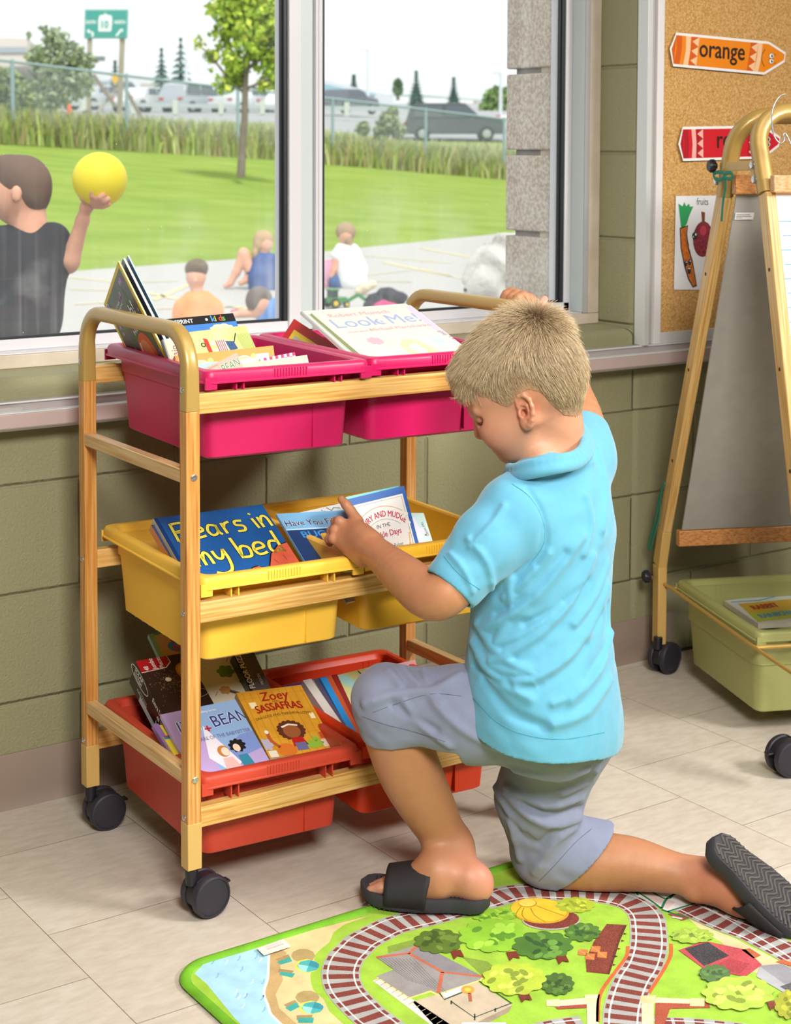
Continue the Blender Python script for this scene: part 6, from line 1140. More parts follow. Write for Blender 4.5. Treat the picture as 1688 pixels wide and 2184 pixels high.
# ---- legs and pelvis
LH, LK, LA = at(1175, 1535, 2.520), at(822, 1492, 2.600), at(962, 1806, 2.650)
RH, RK, RA = at(1200, 1520, 2.660), at(1178, 1832, 2.690), at(1487, 1872, 2.620)
legs = F(); legs.ell(at(1182, 1520, 2.59), np.eye(3), (0.065, 0.065, 0.06), 0.02).chain([at(1160, 1525, 2.550), LK], [0.058, 0.046], 0.02).chain([at(1170, 1540, 2.640), RK], [0.056, 0.046], 0.02)
legs.spline([LK, at(845, 1565, 2.612), at(877, 1650, 2.625), at(925, 1742, 2.64), LA], [0.048, 0.0505, 0.0500, 0.0410, 0.0295])
fd = nrm([-0.714, 0.700, 0]); fs_ = np.array([-fd[1], fd[0], 0])
FO = np.array([1.962, -0.747, 0.0])                                        # middle of the left foot on its sole
def FL_(x, y, z): return FO + fd * x + fs_ * y + np.array([0, 0, z])
legs.chain([LA, FL_(-0.060, 0.0, 0.058)], [0.029, 0.028], 0.02).ell(FL_(-0.074, 0, 0.050), np.stack([fd, fs_, [0, 0, 1]]), (0.028, 0.026, 0.030), 0.012)
legs.chain([LA, FL_(-0.010, 0.0, 0.062), FL_(0.040, 0.004, 0.044)], [0.028, 0.026, 0.017], 0.03).chain([FL_(-0.070, -0.004, 0.042), FL_(0.0, -0.010, 0.038), FL_(0.050, -0.012, 0.036)], [0.022, 0.019, 0.014], 0.02).chain([FL_(-0.01, 0.012, 0.042), FL_(0.050, 0.018, 0.036)], [0.020, 0.013], 0.02)
legs.ell(LA + fs_ * 0.026 + np.array([0, 0, 0.004]), np.eye(3), (0.009, 0.009, 0.011), 0.014).ell(LA - fs_ * 0.026, np.eye(3), (0.009, 0.009, 0.011), 0.014)
for i, (y, L, r) in enumerate(((0.023, 0.092, 0.0098), (0.008, 0.094, 0.0072), (-0.004, 0.088, 0.0070), (-0.0155, 0.080, 0.0066), (-0.026, 0.070, 0.0064))):
    legs.chain([FL_(0.048, y * 0.9, 0.036), FL_(L - 0.016, y, 0.037), FL_(L, y, 0.031)], [r + 0.001, r, r * 0.9], 0.004)
legs.spline([RK, at(1255, 1838, 2.68), at(1345, 1842, 2.66), at(1425, 1858, 2.635), RA], [0.048, 0.0475, 0.0420, 0.0325, 0.0275])
legs.chain([RA, at(1545, 1880, 2.595)], [0.027, 0.029], 0.02).ell(at(1562, 1862, 2.600), np.eye(3), (0.028, 0.028, 0.028), 0.02)
legs.chain([at(1530, 1885, 2.600), at(1590, 1915, 2.575), at(1650, 1948, 2.555)], [0.029, 0.026, 0.017], 0.03).ell(at(1480, 1905, 2.60), np.eye(3), (0.011, 0.011, 0.011), 0.018)
for i in range(5):
    d = 2.535 + 0.012 * i; legs.chain([at(1650, 1950, d), at(1684, 1966, d - 0.004), at(1702, 1960, d - 0.006)], [0.0095, 0.0085, 0.0075], 0.004)
def skin_tint(P):
    tan = (np.linalg.norm(P - HC, axis=1) > 0.19)[:, None]; c = np.where(tan, np.array([[0.46, 0.205, 0.100]]), np.array([[0.58, 0.285, 0.165]]))
    def spot(X, r, col, a):
        w = np.exp(-((P - X) ** 2).sum(1) / (r * r))[:, None] * a; c[:] = c * (1 - w) + np.array(col) * w
    red = (0.66, 0.24, 0.17)
    spot(H(0.075, -0.060, 0.035), 0.028, red, 0.42); spot(H(0.105, -0.056, 0), 0.014, red, 0.4); spot(E3(0.008, 0.0), 0.026, (0.70, 0.25, 0.15), 0.6)
    spot(FL_(-0.085, 0, 0.05), 0.05, (0.72, 0.30, 0.22), 0.75); spot(at(1540, 1875, 2.56), 0.06, (0.60, 0.20, 0.14), 0.7); spot(at(1162, 640, 2.92), 0.02, (0.8, 0.35, 0.3), 0.7)
    for u in (-0.0785, -0.0895): spot(H(0.1, u, 0.006), 0.0075, (0.52, 0.17, 0.14), 0.85)
    spot(FL_(0.085, 0.02, 0.035), 0.02, (0.66, 0.32, 0.26), 0.5)
    for q in (at(748, 1089, 2.712), at(724, 1112, 2.708), at(715, 1131, 2.706), at(711, 1149, 2.70)): spot(q, 0.010, (0.62, 0.27, 0.18), 0.5)
    return c
BV, BF, off = [], [], 0
for fld, h in ((head, 0.0017), (la, 0.0018), (ra, 0.0020), (legs, 0.0028)):
    V, Q = sdf_mesh(fld, h, (lambda P, d: np.maximum(d, 0.0086 - P[:, 2])) if fld is legs else None); V = relax(V, Q, 1); BV.append(V); BF.append(Q + off); off += len(V)
tor = F(); tor.chain([at(1180, 1470, 2.59), at(1175, 1250, 2.59), at(1180, 1080, 2.59)], [0.060, 0.070, 0.07], 0.04).chain([LS, at(1180, 1050, 2.59), RS], [0.04, 0.06, 0.04], 0.03).cap(at(1185, 1050, 2.6), neck_b, 0.05, 0.040, 0.03)
V, Q = sdf_mesh(tor, 0.005); BV.append(V); BF.append(Q + off)
BV = np.concatenate(BV); BF = np.concatenate(BF); ct = skin_tint(BV)
L_ = hl(BV); hm = (L_[:, 1] > 0.02) | ((L_[:, 0] < 0.03) & (L_[:, 1] > -0.02)); near = np.linalg.norm(L_, axis=1) < 0.13
body = mesh_np('body', BV, BF, SKIN, boy, ct)
# ---- eye line: closed-looking lids with lashes, and pale eyebrow hairs
eb = MB(); LASH = M('#6A4A34', 0.7)
lid = [H(0.0800 + 0.0131 * math.cos(t) * 0.88, -0.031 - 0.0056, 0.0285 + 0.0124 * math.sin(t) * 0.88) for t in np.linspace(-0.9, 1.25, 9)]
eb.tube(lid, 0.0005, LASH, 6); eb.build('eyelashes', boy, world=True)
# ---- hair: a shaped base with thousands of short strands
HLN = np.array([(-0.2, -0.122), (-0.060, -0.120), (-0.045, -0.114), (-0.022, -0.094), (-0.013, -0.066), (-0.010, -0.040), (0.006, -0.024), (0.030, -0.030), (0.044, -0.036), (0.052, -0.028), (0.064, -0.006), (0.080, 0.010), (0.12, 0.020)])
def hair_depth(L):
    """how far inside the haired area, along the surface, a head-space point is"""
    fe = L[:, 0] * 0.966 + 0.259 * np.abs(L[:, 2]); return L[:, 1] - np.interp(fe, HLN[:, 0], HLN[:, 1])
hf = F(); hf.p = list(skull.p); hf.chain(NK, [0.050, 0.0450, 0.0415], 0.018)
def hair_post(P, d):
    L = hl(P); g = hair_depth(L); top = np.clip((L[:, 1] + 0.01) / 0.06, 0, 1); th = 0.0010 + 0.0085 * np.clip(g / 0.045, 0, 1) * (0.35 + 0.65 * top) + 0.004 * np.clip((L[:, 0] - 0.04) / 0.04, 0, 1) * top
    dd = d - th; dd = np.maximum(dd, -(d + 0.006)); return np.maximum(dd, -g)
HV, HQ = sdf_mesh(hf, 0.0024, hair_post); HV = relax(HV, HQ, 2)
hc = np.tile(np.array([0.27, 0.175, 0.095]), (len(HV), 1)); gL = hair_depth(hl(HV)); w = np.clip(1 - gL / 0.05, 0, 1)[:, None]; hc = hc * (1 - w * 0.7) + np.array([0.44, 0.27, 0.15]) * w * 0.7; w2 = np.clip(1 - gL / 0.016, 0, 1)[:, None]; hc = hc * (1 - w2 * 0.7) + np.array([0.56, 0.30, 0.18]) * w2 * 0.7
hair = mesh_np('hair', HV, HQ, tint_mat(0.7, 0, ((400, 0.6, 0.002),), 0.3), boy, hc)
def hair_mat():
    m = bpy.data.materials.new('blond_strands'); m.use_nodes = True; nt, N, L, b = nodes(m)
    b.inputs['Roughness'].default_value = 0.42; b.inputs['Specular IOR Level'].default_value = 0.6
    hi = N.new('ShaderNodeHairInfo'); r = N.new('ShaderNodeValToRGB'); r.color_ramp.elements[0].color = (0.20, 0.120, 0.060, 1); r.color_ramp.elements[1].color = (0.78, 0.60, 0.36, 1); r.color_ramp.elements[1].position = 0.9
    a = N.new('ShaderNodeAttribute'); a.attribute_name = 'shade'; mx = N.new('ShaderNodeVectorMath'); mx.operation = 'SCALE'
    L.new(hi.outputs['Intercept'], r.inputs[0]); L.new(r.outputs[0], mx.inputs[0]); L.new(a.outputs['Fac'], mx.inputs['Scale']); L.new(mx.outputs[0], b.inputs['Base Color']); return m
def strands(name, parent, V, Q, C, hd, n, seed, lenf, crown, mat, r0=0.00023, keep=None, dirf=None):
    q = np.random.default_rng(seed); c = V[Q].mean(1); nn = np.cross(V[Q[:, 1]] - V[Q[:, 0]], V[Q[:, 2]] - V[Q[:, 0]]); ar = np.linalg.norm(nn, axis=1) + 1e-12; nn = nn / ar[:, None]
    out = ((c - C) * nn).sum(1) > 0; g = hd(c); ok = out & (g > 0.0) & (q.random(len(g)) < np.clip(g / 0.022, 0.10, 1))
    if keep is not None: ok &= keep(c)
    idx = np.where(ok)[0]; pr = ar[idx] / ar[idx].sum(); pick = q.choice(idx, n, p=pr)
    w = q.random((n, 4)) + 0.05; w /= w.sum(1)[:, None]; P0 = (V[Q[pick]] * w[:, :, None]).sum(1); N0 = nn[pick]
    T, up, ln = dirf(P0, N0, g[pick], q); D = nrm_rows(T * (1 - up)[:, None] + N0 * up[:, None] + q.normal(0, 0.13, (n, 3)))
    K = 5; pts = np.zeros((n, K, 3)); p = P0 - N0 * 0.001
    for i in range(K):
        pts[:, i] = p; p = p + D * (ln / (K - 1))[:, None]; D = nrm_rows(D + T * 0.16 - N0 * 0.10)
    cu = bpy.data.hair_curves.new(name); cu.add_curves([K] * n); inv = np.array(top_of(parent).matrix_world.inverted()); X = pts.reshape(-1, 3) @ inv[:3, :3].T + inv[:3, 3]
    cu.attributes['position'].data.foreach_set('vector', X.astype(np.float32).ravel())
    ra_ = cu.attributes.new('radius', 'FLOAT', 'POINT') if 'radius' not in cu.attributes else cu.attributes['radius']; ra_.data.foreach_set('value', np.tile(np.linspace(r0, r0 * 0.3, K), n).astype(np.float32))
    sh = cu.attributes.new('shade', 'FLOAT', 'CURVE'); sh.data.foreach_set('value', (0.45 + 0.9 * q.random(n) ** 1.3).astype(np.float32))
    cu.materials.append(mat); o = bpy.data.objects.new(name, cu); SC.collection.objects.link(o); o.parent = parent; return o
def nrm_rows(A): return A / (np.linalg.norm(A, axis=1)[:, None] + 1e-12)
CRN = np.array([-0.075, 0.062, 0.0])
def boy_dir(P0, N0, g, q):
    L = hl(P0); a = L - CRN; dist = np.linalg.norm(a, axis=1); N0L = N0 @ HR.T
    T = a / dist[:, None]; side = np.clip((0.045 - L[:, 1]) / 0.05, 0, 1)
    dn = np.tile(np.array([-0.05, -1.0, 0.0]), (len(L), 1)); T = T * (1 - side)[:, None] + dn * side[:, None]
    T = T - N0L * (T * N0L).sum(1)[:, None]; T = nrm_rows(T)
    nearc = np.exp(-(dist / 0.045) ** 2); up = 0.26 + 0.45 * nearc; up = np.where(side > 0.5, 0.16, up)
    ln = 0.006 + 0.018 * np.clip(g / 0.07, 0, 1) + 0.006 * nearc; ln = ln * (0.8 + 0.4 * q.random(len(L)))
    fr = (L[:, 0] > 0.055) & (L[:, 1] > 0.0); ln = np.where(fr, 0.024, ln)
    return T @ HR, up, ln
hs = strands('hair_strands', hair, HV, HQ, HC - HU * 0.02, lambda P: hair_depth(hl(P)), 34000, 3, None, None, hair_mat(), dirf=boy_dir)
# ---- shirt
TA = nrm(t3(0.55, 0.0, 0.83)); TF = nrm(t3(-0.83, 0, 0.55)); TF = nrm(TF - TA * (TF @ TA)); TU = nrm(np.cross(TA, TF));
if TU[2] < 0: TU = -TU
TR = np.stack([TA, TF, TU])
sh = F()
sh.ell(at(1178, 1110, 2.590), TR, (0.128, 0.090, 0.085), 0.05).ell(at(1160, 1210, 2.590), TR, (0.122, 0.096, 0.10), 0.06).ell(at(1150, 1330, 2.588), TR, (0.122, 0.102, 0.11), 0.06).ell(at(1154, 1450, 2.578), TR, (0.140, 0.112, 0.11), 0.05).ell(at(1162, 1560, 2.575), TR, (0.150, 0.118, 0.12), 0.04)
sh.chain([at(1165, 1045, 2.555), LS], [0.058, 0.052], 0.04).chain([LS, at(1040, 1158, 2.485), at(975, 1238, 2.465)], [0.054, 0.051, 0.047], 0.02)
sh.chain([at(1200, 1030, 2.62), RS], [0.056, 0.052], 0.04).chain([RS, at(1243, 930, 2.725)], [0.050, 0.046], 0.02)
sh.cap(at(1190, 1030, 2.60), at(1190, 985, 2.60), 0.064, 0.052, 0.04)
sh.cap(at(1222, 985, 2.63), at(1246, 950, 2.69), 0.044, 0.040, 0.03)
# soft folds, traced on the cloth and raised or pressed in
FOLDS = [([(1170, 1180), (1120, 1240), (1075, 1275)], 0.006, 1), ([(1120, 1330), (1185, 1300), (1240, 1250)], 0.006, -1), ([(1060, 1375), (1130, 1345), (1200, 1290)], 0.006, 1), ([(1020, 1400), (1075, 1430), (1150, 1430), (1230, 1380)], 0.007, 1), ([(1010, 1420), (1060, 1455), (1140, 1465)], 0.006, -1), ([(1295, 1200), (1270, 1270), (1225, 1330)], 0.007, 1), ([(1300, 1290), (1290, 1380), (1250, 1450)], 0.007, -1), ([(1180, 1500), (1240, 1470), (1290, 1400)], 0.007, 1), ([(1250, 1060), (1262, 1120), (1245, 1180)], 0.007, 1),
         ([(1240, 1145), (1170, 1235), (1090, 1310), (1030, 1340)], 0.010, 1), ([(1262, 1190), (1215, 1290), (1130, 1375), (1050, 1410)], 0.010, 1), ([(1290, 1250), (1250, 1350), (1180, 1430), (1100, 1462)], 0.011, 1),
         ([(1300, 1350), (1275, 1430), (1215, 1490)], 0.010, 1), ([(1085, 1215), (1090, 1300), (1060, 1370)], 0.008, 1), ([(1020, 1330), (1070, 1400), (1160, 1448)], 0.009, 1), ([(1010, 1370), (1050, 1440), (1130, 1490)], 0.008, 1),
         ([(1205, 1180), (1130, 1270), (1060, 1310)], 0.007, -1), ([(1255, 1240), (1185, 1340), (1100, 1400)], 0.008, -1), ([(1285, 1310), (1225, 1410), (1150, 1460)], 0.008, -1), ([(1150, 1020), (1220, 1000), (1262, 985)], 0.007, 1),
         ([(1275, 960), (1290, 1040), (1285, 1130)], 0.008, 1), ([(1130, 1045), (1160, 1100), (1165, 1160), (1145, 1200)], 0.006, -1), ([(1100, 1225), (1150, 1180), (1160, 1120)], 0.006, -1), ([(1000, 1150), (1040, 1200), (1050, 1255)], 0.006, 1), ([(960, 1180), (990, 1215), (1010, 1262)], 0.005, 1),
         ([(1075, 1080), (1050, 1120), (1005, 1165)], 0.006, 1), ([(1300, 1450), (1250, 1520), (1180, 1545)], 0.008, 1), ([(1030, 1450), (1090, 1520), (1160, 1550)], 0.008, -1)]
def folds_post(fld, FO_, extra=None):
    segs = []
    for pts, r, sg in FO_:
        P = smoothpath(pts, 3); X = [hit(fld, p[0], p[1]) for p in P]; X = [x for x in X if x is not None]
        for a, b in zip(X[:-1], X[1:]):
            if np.linalg.norm(b - a) < 0.035: segs.append((a, b, r, sg))
    lo = np.array([np.minimum(a, b) - 0.04 for a, b, r, s in segs]); hi = np.array([np.maximum(a, b) + 0.04 for a, b, r, s in segs])
    def post(P, d):
        pl, ph = P.min(0), P.max(0); best = {1: np.zeros(len(P)), -1: np.zeros(len(P))}
        for i, (a, b, r, sg) in enumerate(segs):
            if (hi[i] < pl).any() or (lo[i] > ph).any(): continue
            ba = b - a; h = np.clip(((P - a) @ ba) / (ba @ ba + 1e-12), 0, 1); q = ((P - a - h[:, None] * ba) ** 2).sum(1)
            best[sg] = np.maximum(best[sg], np.exp(-np.maximum(q - d * d * 0.98, 0) / (r * r)) * r * 0.85)
        # wandering small wrinkles
        w = 0.0008 * np.sin(P @ np.array([60, 75, -95.]) + 3 * np.sin(P @ np.array([22, -13, 31.]))) * np.sin(P @ np.array([-35, 40, 28.]))
        d = d - best[1] + best[-1] + w
        return extra(P, d) if extra else d
    return post
hp = [at(972, 1462, 2.66), at(1110, 1588, 2.46), at(1318, 1568, 2.64)]; hn = nrm(np.cross(hp[1] - hp[0], hp[2] - hp[0])); hn = hn if hn[2] < 0 else -hn
sa = at(975, 1238, 2.465); sn = nrm(at(965, 1252, 2.462) - at(1040, 1158, 2.485)); ra0 = at(1243, 922, 2.735); rn = nrm(ra0 - RS)
nb = at(1190, 985, 2.60); nn_ = nrm(at(1172, 930, 2.585) - at(1190, 1030, 2.60))
def axis_d(P, c, n): q = P - c; return np.sqrt(np.maximum((q * q).sum(1) - (q @ n) ** 2, 0))
def shirt_cut(P, d):
    t = 0.0050; bow = 0.018 * (1 - np.clip(((P - at(1150, 1500, 2.585)) @ TF / 0.11) ** 2, 0, 1.2))          # the hem hangs lower at the side
    hd = (P - hp[0]) @ hn - bow; sd = (P - sa) @ sn - 0.018; rd = (P - ra0) @ rn; nd = (P - nb) @ nn_ - 0.004
    ms = (np.linalg.norm(P - sa, axis=1) < 0.09); mr = np.linalg.norm(P - ra0, axis=1) < 0.075; mn = (axis_d(P, nb, nn_) < 0.055) & (nd > -0.05)
    hollow = (hd > -0.045) | (ms & (sd > -0.03)) | (mr & (rd > -0.02)) | (mn & (nd > -0.03))
    d = np.where(hollow, np.maximum(d, -(d + t)), d)
    d = np.maximum(d, hd); d = np.where(ms & (((P - at(1040, 1158, 2.485)) @ sn) > 0), np.maximum(d, sd), d); d = np.where(mr, np.maximum(d, rd), d)
    return np.where(mn, np.maximum(d, nd), d)
_sp = folds_post(sh, FOLDS, shirt_cut); SHF = lambda P: _sp(P, sh(P))
SV, SQ = sdf_mesh(sh, 0.0024, _sp); SV = relax(SV, SQ, 1)
KNIT = tint_mat(0.85, 0, ((700, 0.25, 0.0006), (90, 0.2, 0.001)), 0.15, sheen=0.25)
shirt = mesh_np('shirt', SV, SQ, KNIT, boy, np.tile(np.array([0.118, 0.372, 0.520]), (len(SV), 1)))
# collar band lying round the neck, sleeve hem and bottom hem seams
col = F(); ring = [(1096, 998, 2.520), (1131, 990, 2.480), (1184, 979, 2.474), (1226, 970, 2.500), (1246, 948, 2.550), (1243, 918, 2.610), (1226, 902, 2.665), (1180, 925, 2.695), (1125, 960, 2.680), (1090, 992, 2.610)]
R_ = smoothpath([at(*p) for p in ring], 4, closed=True); up_ = nn_
for i in range(len(R_)):
    a, b = R_[i], R_[(i + 1) % len(R_)]; n = 1
    for j in range(n):
        p, q = a + (b - a) * j / n, a + (b - a) * (j + 1) / n
        col.cap(p, q, 0.0062, 0.0062, 0.006); o1 = (p - nb); o1 = nrm(o1 - nn_ * (o1 @ nn_)); o2 = (q - nb); o2 = nrm(o2 - nn_ * (o2 @ nn_))
        col.cap(p - up_ * 0.013 + o1 * 0.007, q - up_ * 0.013 + o2 * 0.007, 0.0048, 0.0048, 0.012)
CV, CQ = sdf_mesh(col, 0.0022); CV = relax(CV, CQ, 2)
mesh_np('collar', CV, CQ, KNIT, shirt, np.tile(np.array([0.118, 0.372, 0.520]), (len(CV), 1)))
# ---- shorts
so = F(); so.ell(at(1185, 1545, 2.592), TR, (0.110, 0.092, 0.080), 0.03)
so.chain([at(1165, 1528, 2.545), at(1000, 1522, 2.572), at(835, 1496, 2.598)], [0.080, 0.071, 0.055], 0.03)
so.cap(at(822, 1492, 2.600), at(842, 1535, 2.606), 0.054, 0.060, 0.02)
so.chain([at(1195, 1570, 2.645), at(1150, 1700, 2.675), at(1168, 1815, 2.690)], [0.086, 0.066, 0.058], 0.03)
so.chain([at(1168, 1815, 2.690), at(1245, 1830, 2.685), at(1290, 1836, 2.68)], [0.056, 0.060, 0.064], 0.02)
kf = F(); kf.chain([at(1175, 1535, 2.520), LK], [0.07, 0.046], 0.03)
lhem, lhn = at(855, 1565, 2.606), nrm(LA - LK); rhem = at(1226, 1832, 2.685); rhn = nrm(t3(0.716, -0.698, 0.0) + CW * 0.0); lhn = nrm(lhn + t3(-0.25, 0, 0))
def short_cut(P, d):
    t = 0.0050; m1 = np.linalg.norm(P - at(850, 1530, 2.605), axis=1) < 0.13; m2 = np.linalg.norm(P - rhem, axis=1) < 0.12; e1 = (P - lhem) @ lhn; e2 = (P - rhem) @ rhn - 0.004
    hollow = (m1 & (e1 > -0.022)) | (m2 & (e2 > -0.035)); d = np.where(hollow, np.maximum(d, -(d + t)), d)
    d = np.where(m1, np.maximum(d, e1), d); d = np.where(m2, np.maximum(d, e2), d)
    return np.maximum(d, P[:, 2] * -1 + 0.0082)
SF = [([(985, 1440), (930, 1470), (850, 1480), (780, 1500)], 0.009, 1), ([(860, 1425), (880, 1450), (940, 1500)], 0.008, 1), ([(830, 1430), (855, 1465), (880, 1530), (960, 1590)], 0.007, 1), ([(840, 1500), (880, 1530), (930, 1560)], 0.007, -1), ([(905, 1430), (930, 1500), (1010, 1570), (1120, 1610)], 0.008, 1),
      ([(1100, 1640), (1190, 1660), (1250, 1640)], 0.009, 1), ([(1080, 1680), (1160, 1720), (1240, 1700)], 0.008, 1), ([(1235, 1745), (1180, 1760), (1130, 1740), (1080, 1690)], 0.009, 1), ([(1240, 1725), (1180, 1738), (1120, 1715)], 0.008, -1), ([(1050, 1660), (1085, 1740), (1110, 1830)], 0.008, 1), ([(1225, 1765), (1180, 1800), (1140, 1860)], 0.008, 1), ([(1280, 1600), (1260, 1660), (1200, 1690)], 0.009, 1),
      ([(1030, 1640), (1070, 1720), (1120, 1790), (1150, 1800)], 0.007, -1), ([(1180, 1770), (1150, 1800), (1120, 1780)], 0.006, -1)]
_op = folds_post(so, SF, short_cut); SOF = lambda P: _op(P, so(P))
PV, PQ = sdf_mesh(so, 0.0026, _op); PV = relax(PV, PQ, 1)
CLOTH = tint_mat(0.8, 0, ((900, 0.3, 0.0005), (120, 0.15, 0.001)), 0.2, sheen=0.15)
shorts = mesh_np('shorts', PV, PQ, CLOTH, boy, np.tile(np.array([0.235, 0.260, 0.365]), (len(PV), 1)))
# ---- seams: stitched lines a hair above the cloth
def seam(name, parent, fld, pts, r, mat, off=0.0):
    P = smoothpath(pts, 5); X = [hit(fld, p[0], p[1]) for p in P]; X = [x for x in X if x is not None]
    if len(X) > 2: q = MB(); q.tube([x - nrm(ray(CCX, CCY)) * off for x in X], r, mat, 6); return q.build(name, parent, world=True)
STI = M('#3E93A8', 0.8)
seam('hem_stitching', shirt, SHF, [(947, 1186), (968, 1212), (996, 1238), (1025, 1258)], 0.0007, STI, -0.0002)
seam('hem_stitching', shirt, SHF, [(1010, 1488), (1060, 1540), (1120, 1567), (1200, 1577), (1290, 1562)], 0.0007, STI, -0.0002)
seam('shoulder_seam', shirt, SHF, [(1092, 1032), (1130, 1060), (1158, 1110), (1160, 1160), (1130, 1205)], 0.0008, STI, -0.0004)
STG = M('#5A6074', 0.8)
seam('hem_stitching', shorts, SOF, [(772, 1528), (820, 1545), (880, 1560), (950, 1582)], 0.0005, STG, -0.0002)
seam('hem_stitching', shorts, SOF, [(1262, 1768), (1225, 1800), (1180, 1850), (1150, 1880)], 0.0005, STG, -0.0002)
seam('side_seam', shorts, SOF, [(795, 1520), (850, 1500), (920, 1480), (985, 1485)], 0.0005, STG, -0.0002)
# ---- slide sandals
RUBR = M('#2B282A', 0.7, spec=0.3, bump=(500, 0.4, 0.0008)); SOLE = M('#35333A', 0.75, bump=(200, 0.2, 0.001)); TREAD = M('#4A4644', 0.8, noise=(40, '#5B5650', 0.2))
def sandal(mw):
    s = MB(); out = []
    xs = np.linspace(-0.105, 0.105, 26)
    def half(x): t = (x + 0.105) / 0.21; w = 0.030 + 0.012 * math.sin(math.pi * min(max((t - 0.25) / 0.75, 0), 1)); e = min(t, 1 - t) / 0.13; return w * (1 if e >= 1 else math.sqrt(max(1 - (1 - e) ** 2, 0.0)))
    ol = [(x, half(x) + 0.002) for x in xs] + [(x, -half(x)) for x in xs[::-1]]; n = len(ol)
    lv = [(0.93, 0.0), (1.0, 0.005), (1.0, 0.019), (0.985, 0.0225), (0.93, 0.0215)]
    V = []
    for k, z in lv:
        for x, y in ol: V.append((x * (k * 0.5 + 0.5), y * k, z + 0.006 * max(0, (x - 0.05) / 0.055) ** 2 * (1 if z > 0.004 else 1)))
    Fc = [(i * n + (j + 1) % n, i * n + j, (i + 1) * n + j, (i + 1) * n + (j + 1) % n) for i in range(len(lv) - 1) for j in range(n)] + [tuple(range(n)), tuple(reversed(range((len(lv) - 1) * n, len(lv) * n)))]
    s.add(V, [tuple(reversed(f)) for f in Fc], SOLE); sole = s
    fr = MB()                                                                # wavy tread under the sole and ridged footbed on top
    for i in range(1, 23):
        x = -0.098 + i * 0.0085; h = half(x) * 0.90
        fr.tube([(x + 0.006 * math.cos(math.pi * j / 6 * 2), -h + 2 * h * j / 12, -0.0005 + 0.006 * max(0, (x - 0.05) / 0.055) ** 2) for j in range(13)], 0.0021, TREAD, 6)
    bd = MB()
    for i in range(30):
        y = 0
        x = -0.095 + i * 0.0063; h = half(x) * 0.74
        if i < 1 or i > 28: continue
        bd.tube([(x, -h + 2 * h * j / 6, 0.0222 + 0.006 * max(0, (x - 0.05) / 0.055) ** 2) for j in range(7)], 0.0012, RUBR, 5)
    st = MB(); m_, n_ = 10, 14; V = []
    for i in range(m_ + 1):
        x = -0.006 + 0.066 * i / m_; hw = 0.0445 - 0.001 * i / m_; top = 0.066 - 0.017 * (i / m_)
        for j in range(n_ + 1):
            a = math.pi * j / n_; V.append((x - 0.010 * math.sin(a) * (1 - i / m_), math.cos(a) * hw, 0.010 + math.sin(a) ** 0.75 * (top - 0.010)))
    st.add(V, [(i * (n_ + 1) + j, i * (n_ + 1) + j + 1, (i + 1) * (n_ + 1) + j + 1, (i + 1) * (n_ + 1) + j) for i in range(m_) for j in range(n_)], RUBR)
    outs = []
    root = bpy.data.objects.new('sandal', None); SC.collection.objects.link(root); root.parent = boy
    root.matrix_local = boy.matrix_world.inverted() @ mw
    o = sole.build('sole', root, smooth=50); fr.build('tread', root); bd.build('footbed', root); t = st.build('strap', root, smooth=60); q = t.modifiers.new('thick', 'SOLIDIFY'); q.thickness = 0.0045; q.offset = 1
    return root
def basis(x, z, o):
    x = nrm(x); z = np.array(z, float); z = nrm(z - x * (z @ x)); y = np.cross(z, x); return Matrix([[x[0], y[0], z[0], o[0]], [x[1], y[1], z[1], o[1]], [x[2], y[2], z[2], o[2]], [0, 0, 0, 1]])
sandal(basis(fd, (0, 0, 1), FO + fd * 0.008 + np.array([0, 0, 0.0100])))
# the other sandal: heel up, toes bent on the mat, tread turned up towards the room
r_h, r_t = at(1548, 1805, 2.560), at(1716, 1962, 2.520); rx = nrm(r_t - r_h); rz = nrm(t3(-0.62, -0.40, 0.62))
sandal(basis(rx, rz, (r_h + r_t) / 2 + rx * 0.004))
# ================================================================ the play mat
def weave(col, r=0.75):
    key = ('weave', col)
    if key in MATS: return MATS[key]
    m = M(col, r, spec=0.35).copy(); nt, N, L, b = nodes(m); tc = N.new('ShaderNodeTexCoord')
    vs = []
    v = N.new('ShaderNodeTexVoronoi'); v.inputs['Scale'].default_value = 430; v.inputs['Randomness'].default_value = 0.25; L.new(tc.outputs['Object'], v.inputs['Vector'])
    bp = N.new('ShaderNodeBump'); bp.invert = True; bp.inputs['Strength'].default_value = 0.5; bp.inputs['Distance'].default_value = 0.0007; L.new(v.outputs['Distance'], bp.inputs['Height']); L.new(bp.outputs[0], b.inputs['Normal'])
    mr = N.new('ShaderNodeMapRange'); mr.inputs[1].default_value = 0.0; mr.inputs[2].default_value = 0.28; mr.inputs[3].default_value = 0.45; mr.inputs[4].default_value = 0.0; L.new(v.outputs['Distance'], mr.inputs[0])
    n = N.new('ShaderNodeTexNoise'); n.inputs['Scale'].default_value = 30; n.inputs['Detail'].default_value = 4; L.new(tc.outputs['Object'], n.inputs['Vector'])
    n1 = N.new('ShaderNodeMapRange'); n1.inputs[1].default_value = 0.3; n1.inputs[2].default_value = 0.7; n1.inputs[3].default_value = 0.86; n1.inputs[4].default_value = 1.12; L.new(n.outputs['Fac'], n1.inputs[0])
    sc = N.new('ShaderNodeVectorMath'); sc.operation = 'SCALE'; rgb = N.new('ShaderNodeRGB'); rgb.outputs[0].default_value = (*lin(col), 1); L.new(rgb.outputs[0], sc.inputs[0]); L.new(n1.outputs[0], sc.inputs['Scale'])
    mx = N.new('ShaderNodeMixRGB'); mx.inputs[2].default_value = (0.88, 0.88, 0.84, 1); L.new(mr.outputs[0], mx.inputs[0]); L.new(sc.outputs[0], mx.inputs[1]); L.new(mx.outputs[0], b.inputs['Base Color'])
    MATS[key] = m; return m
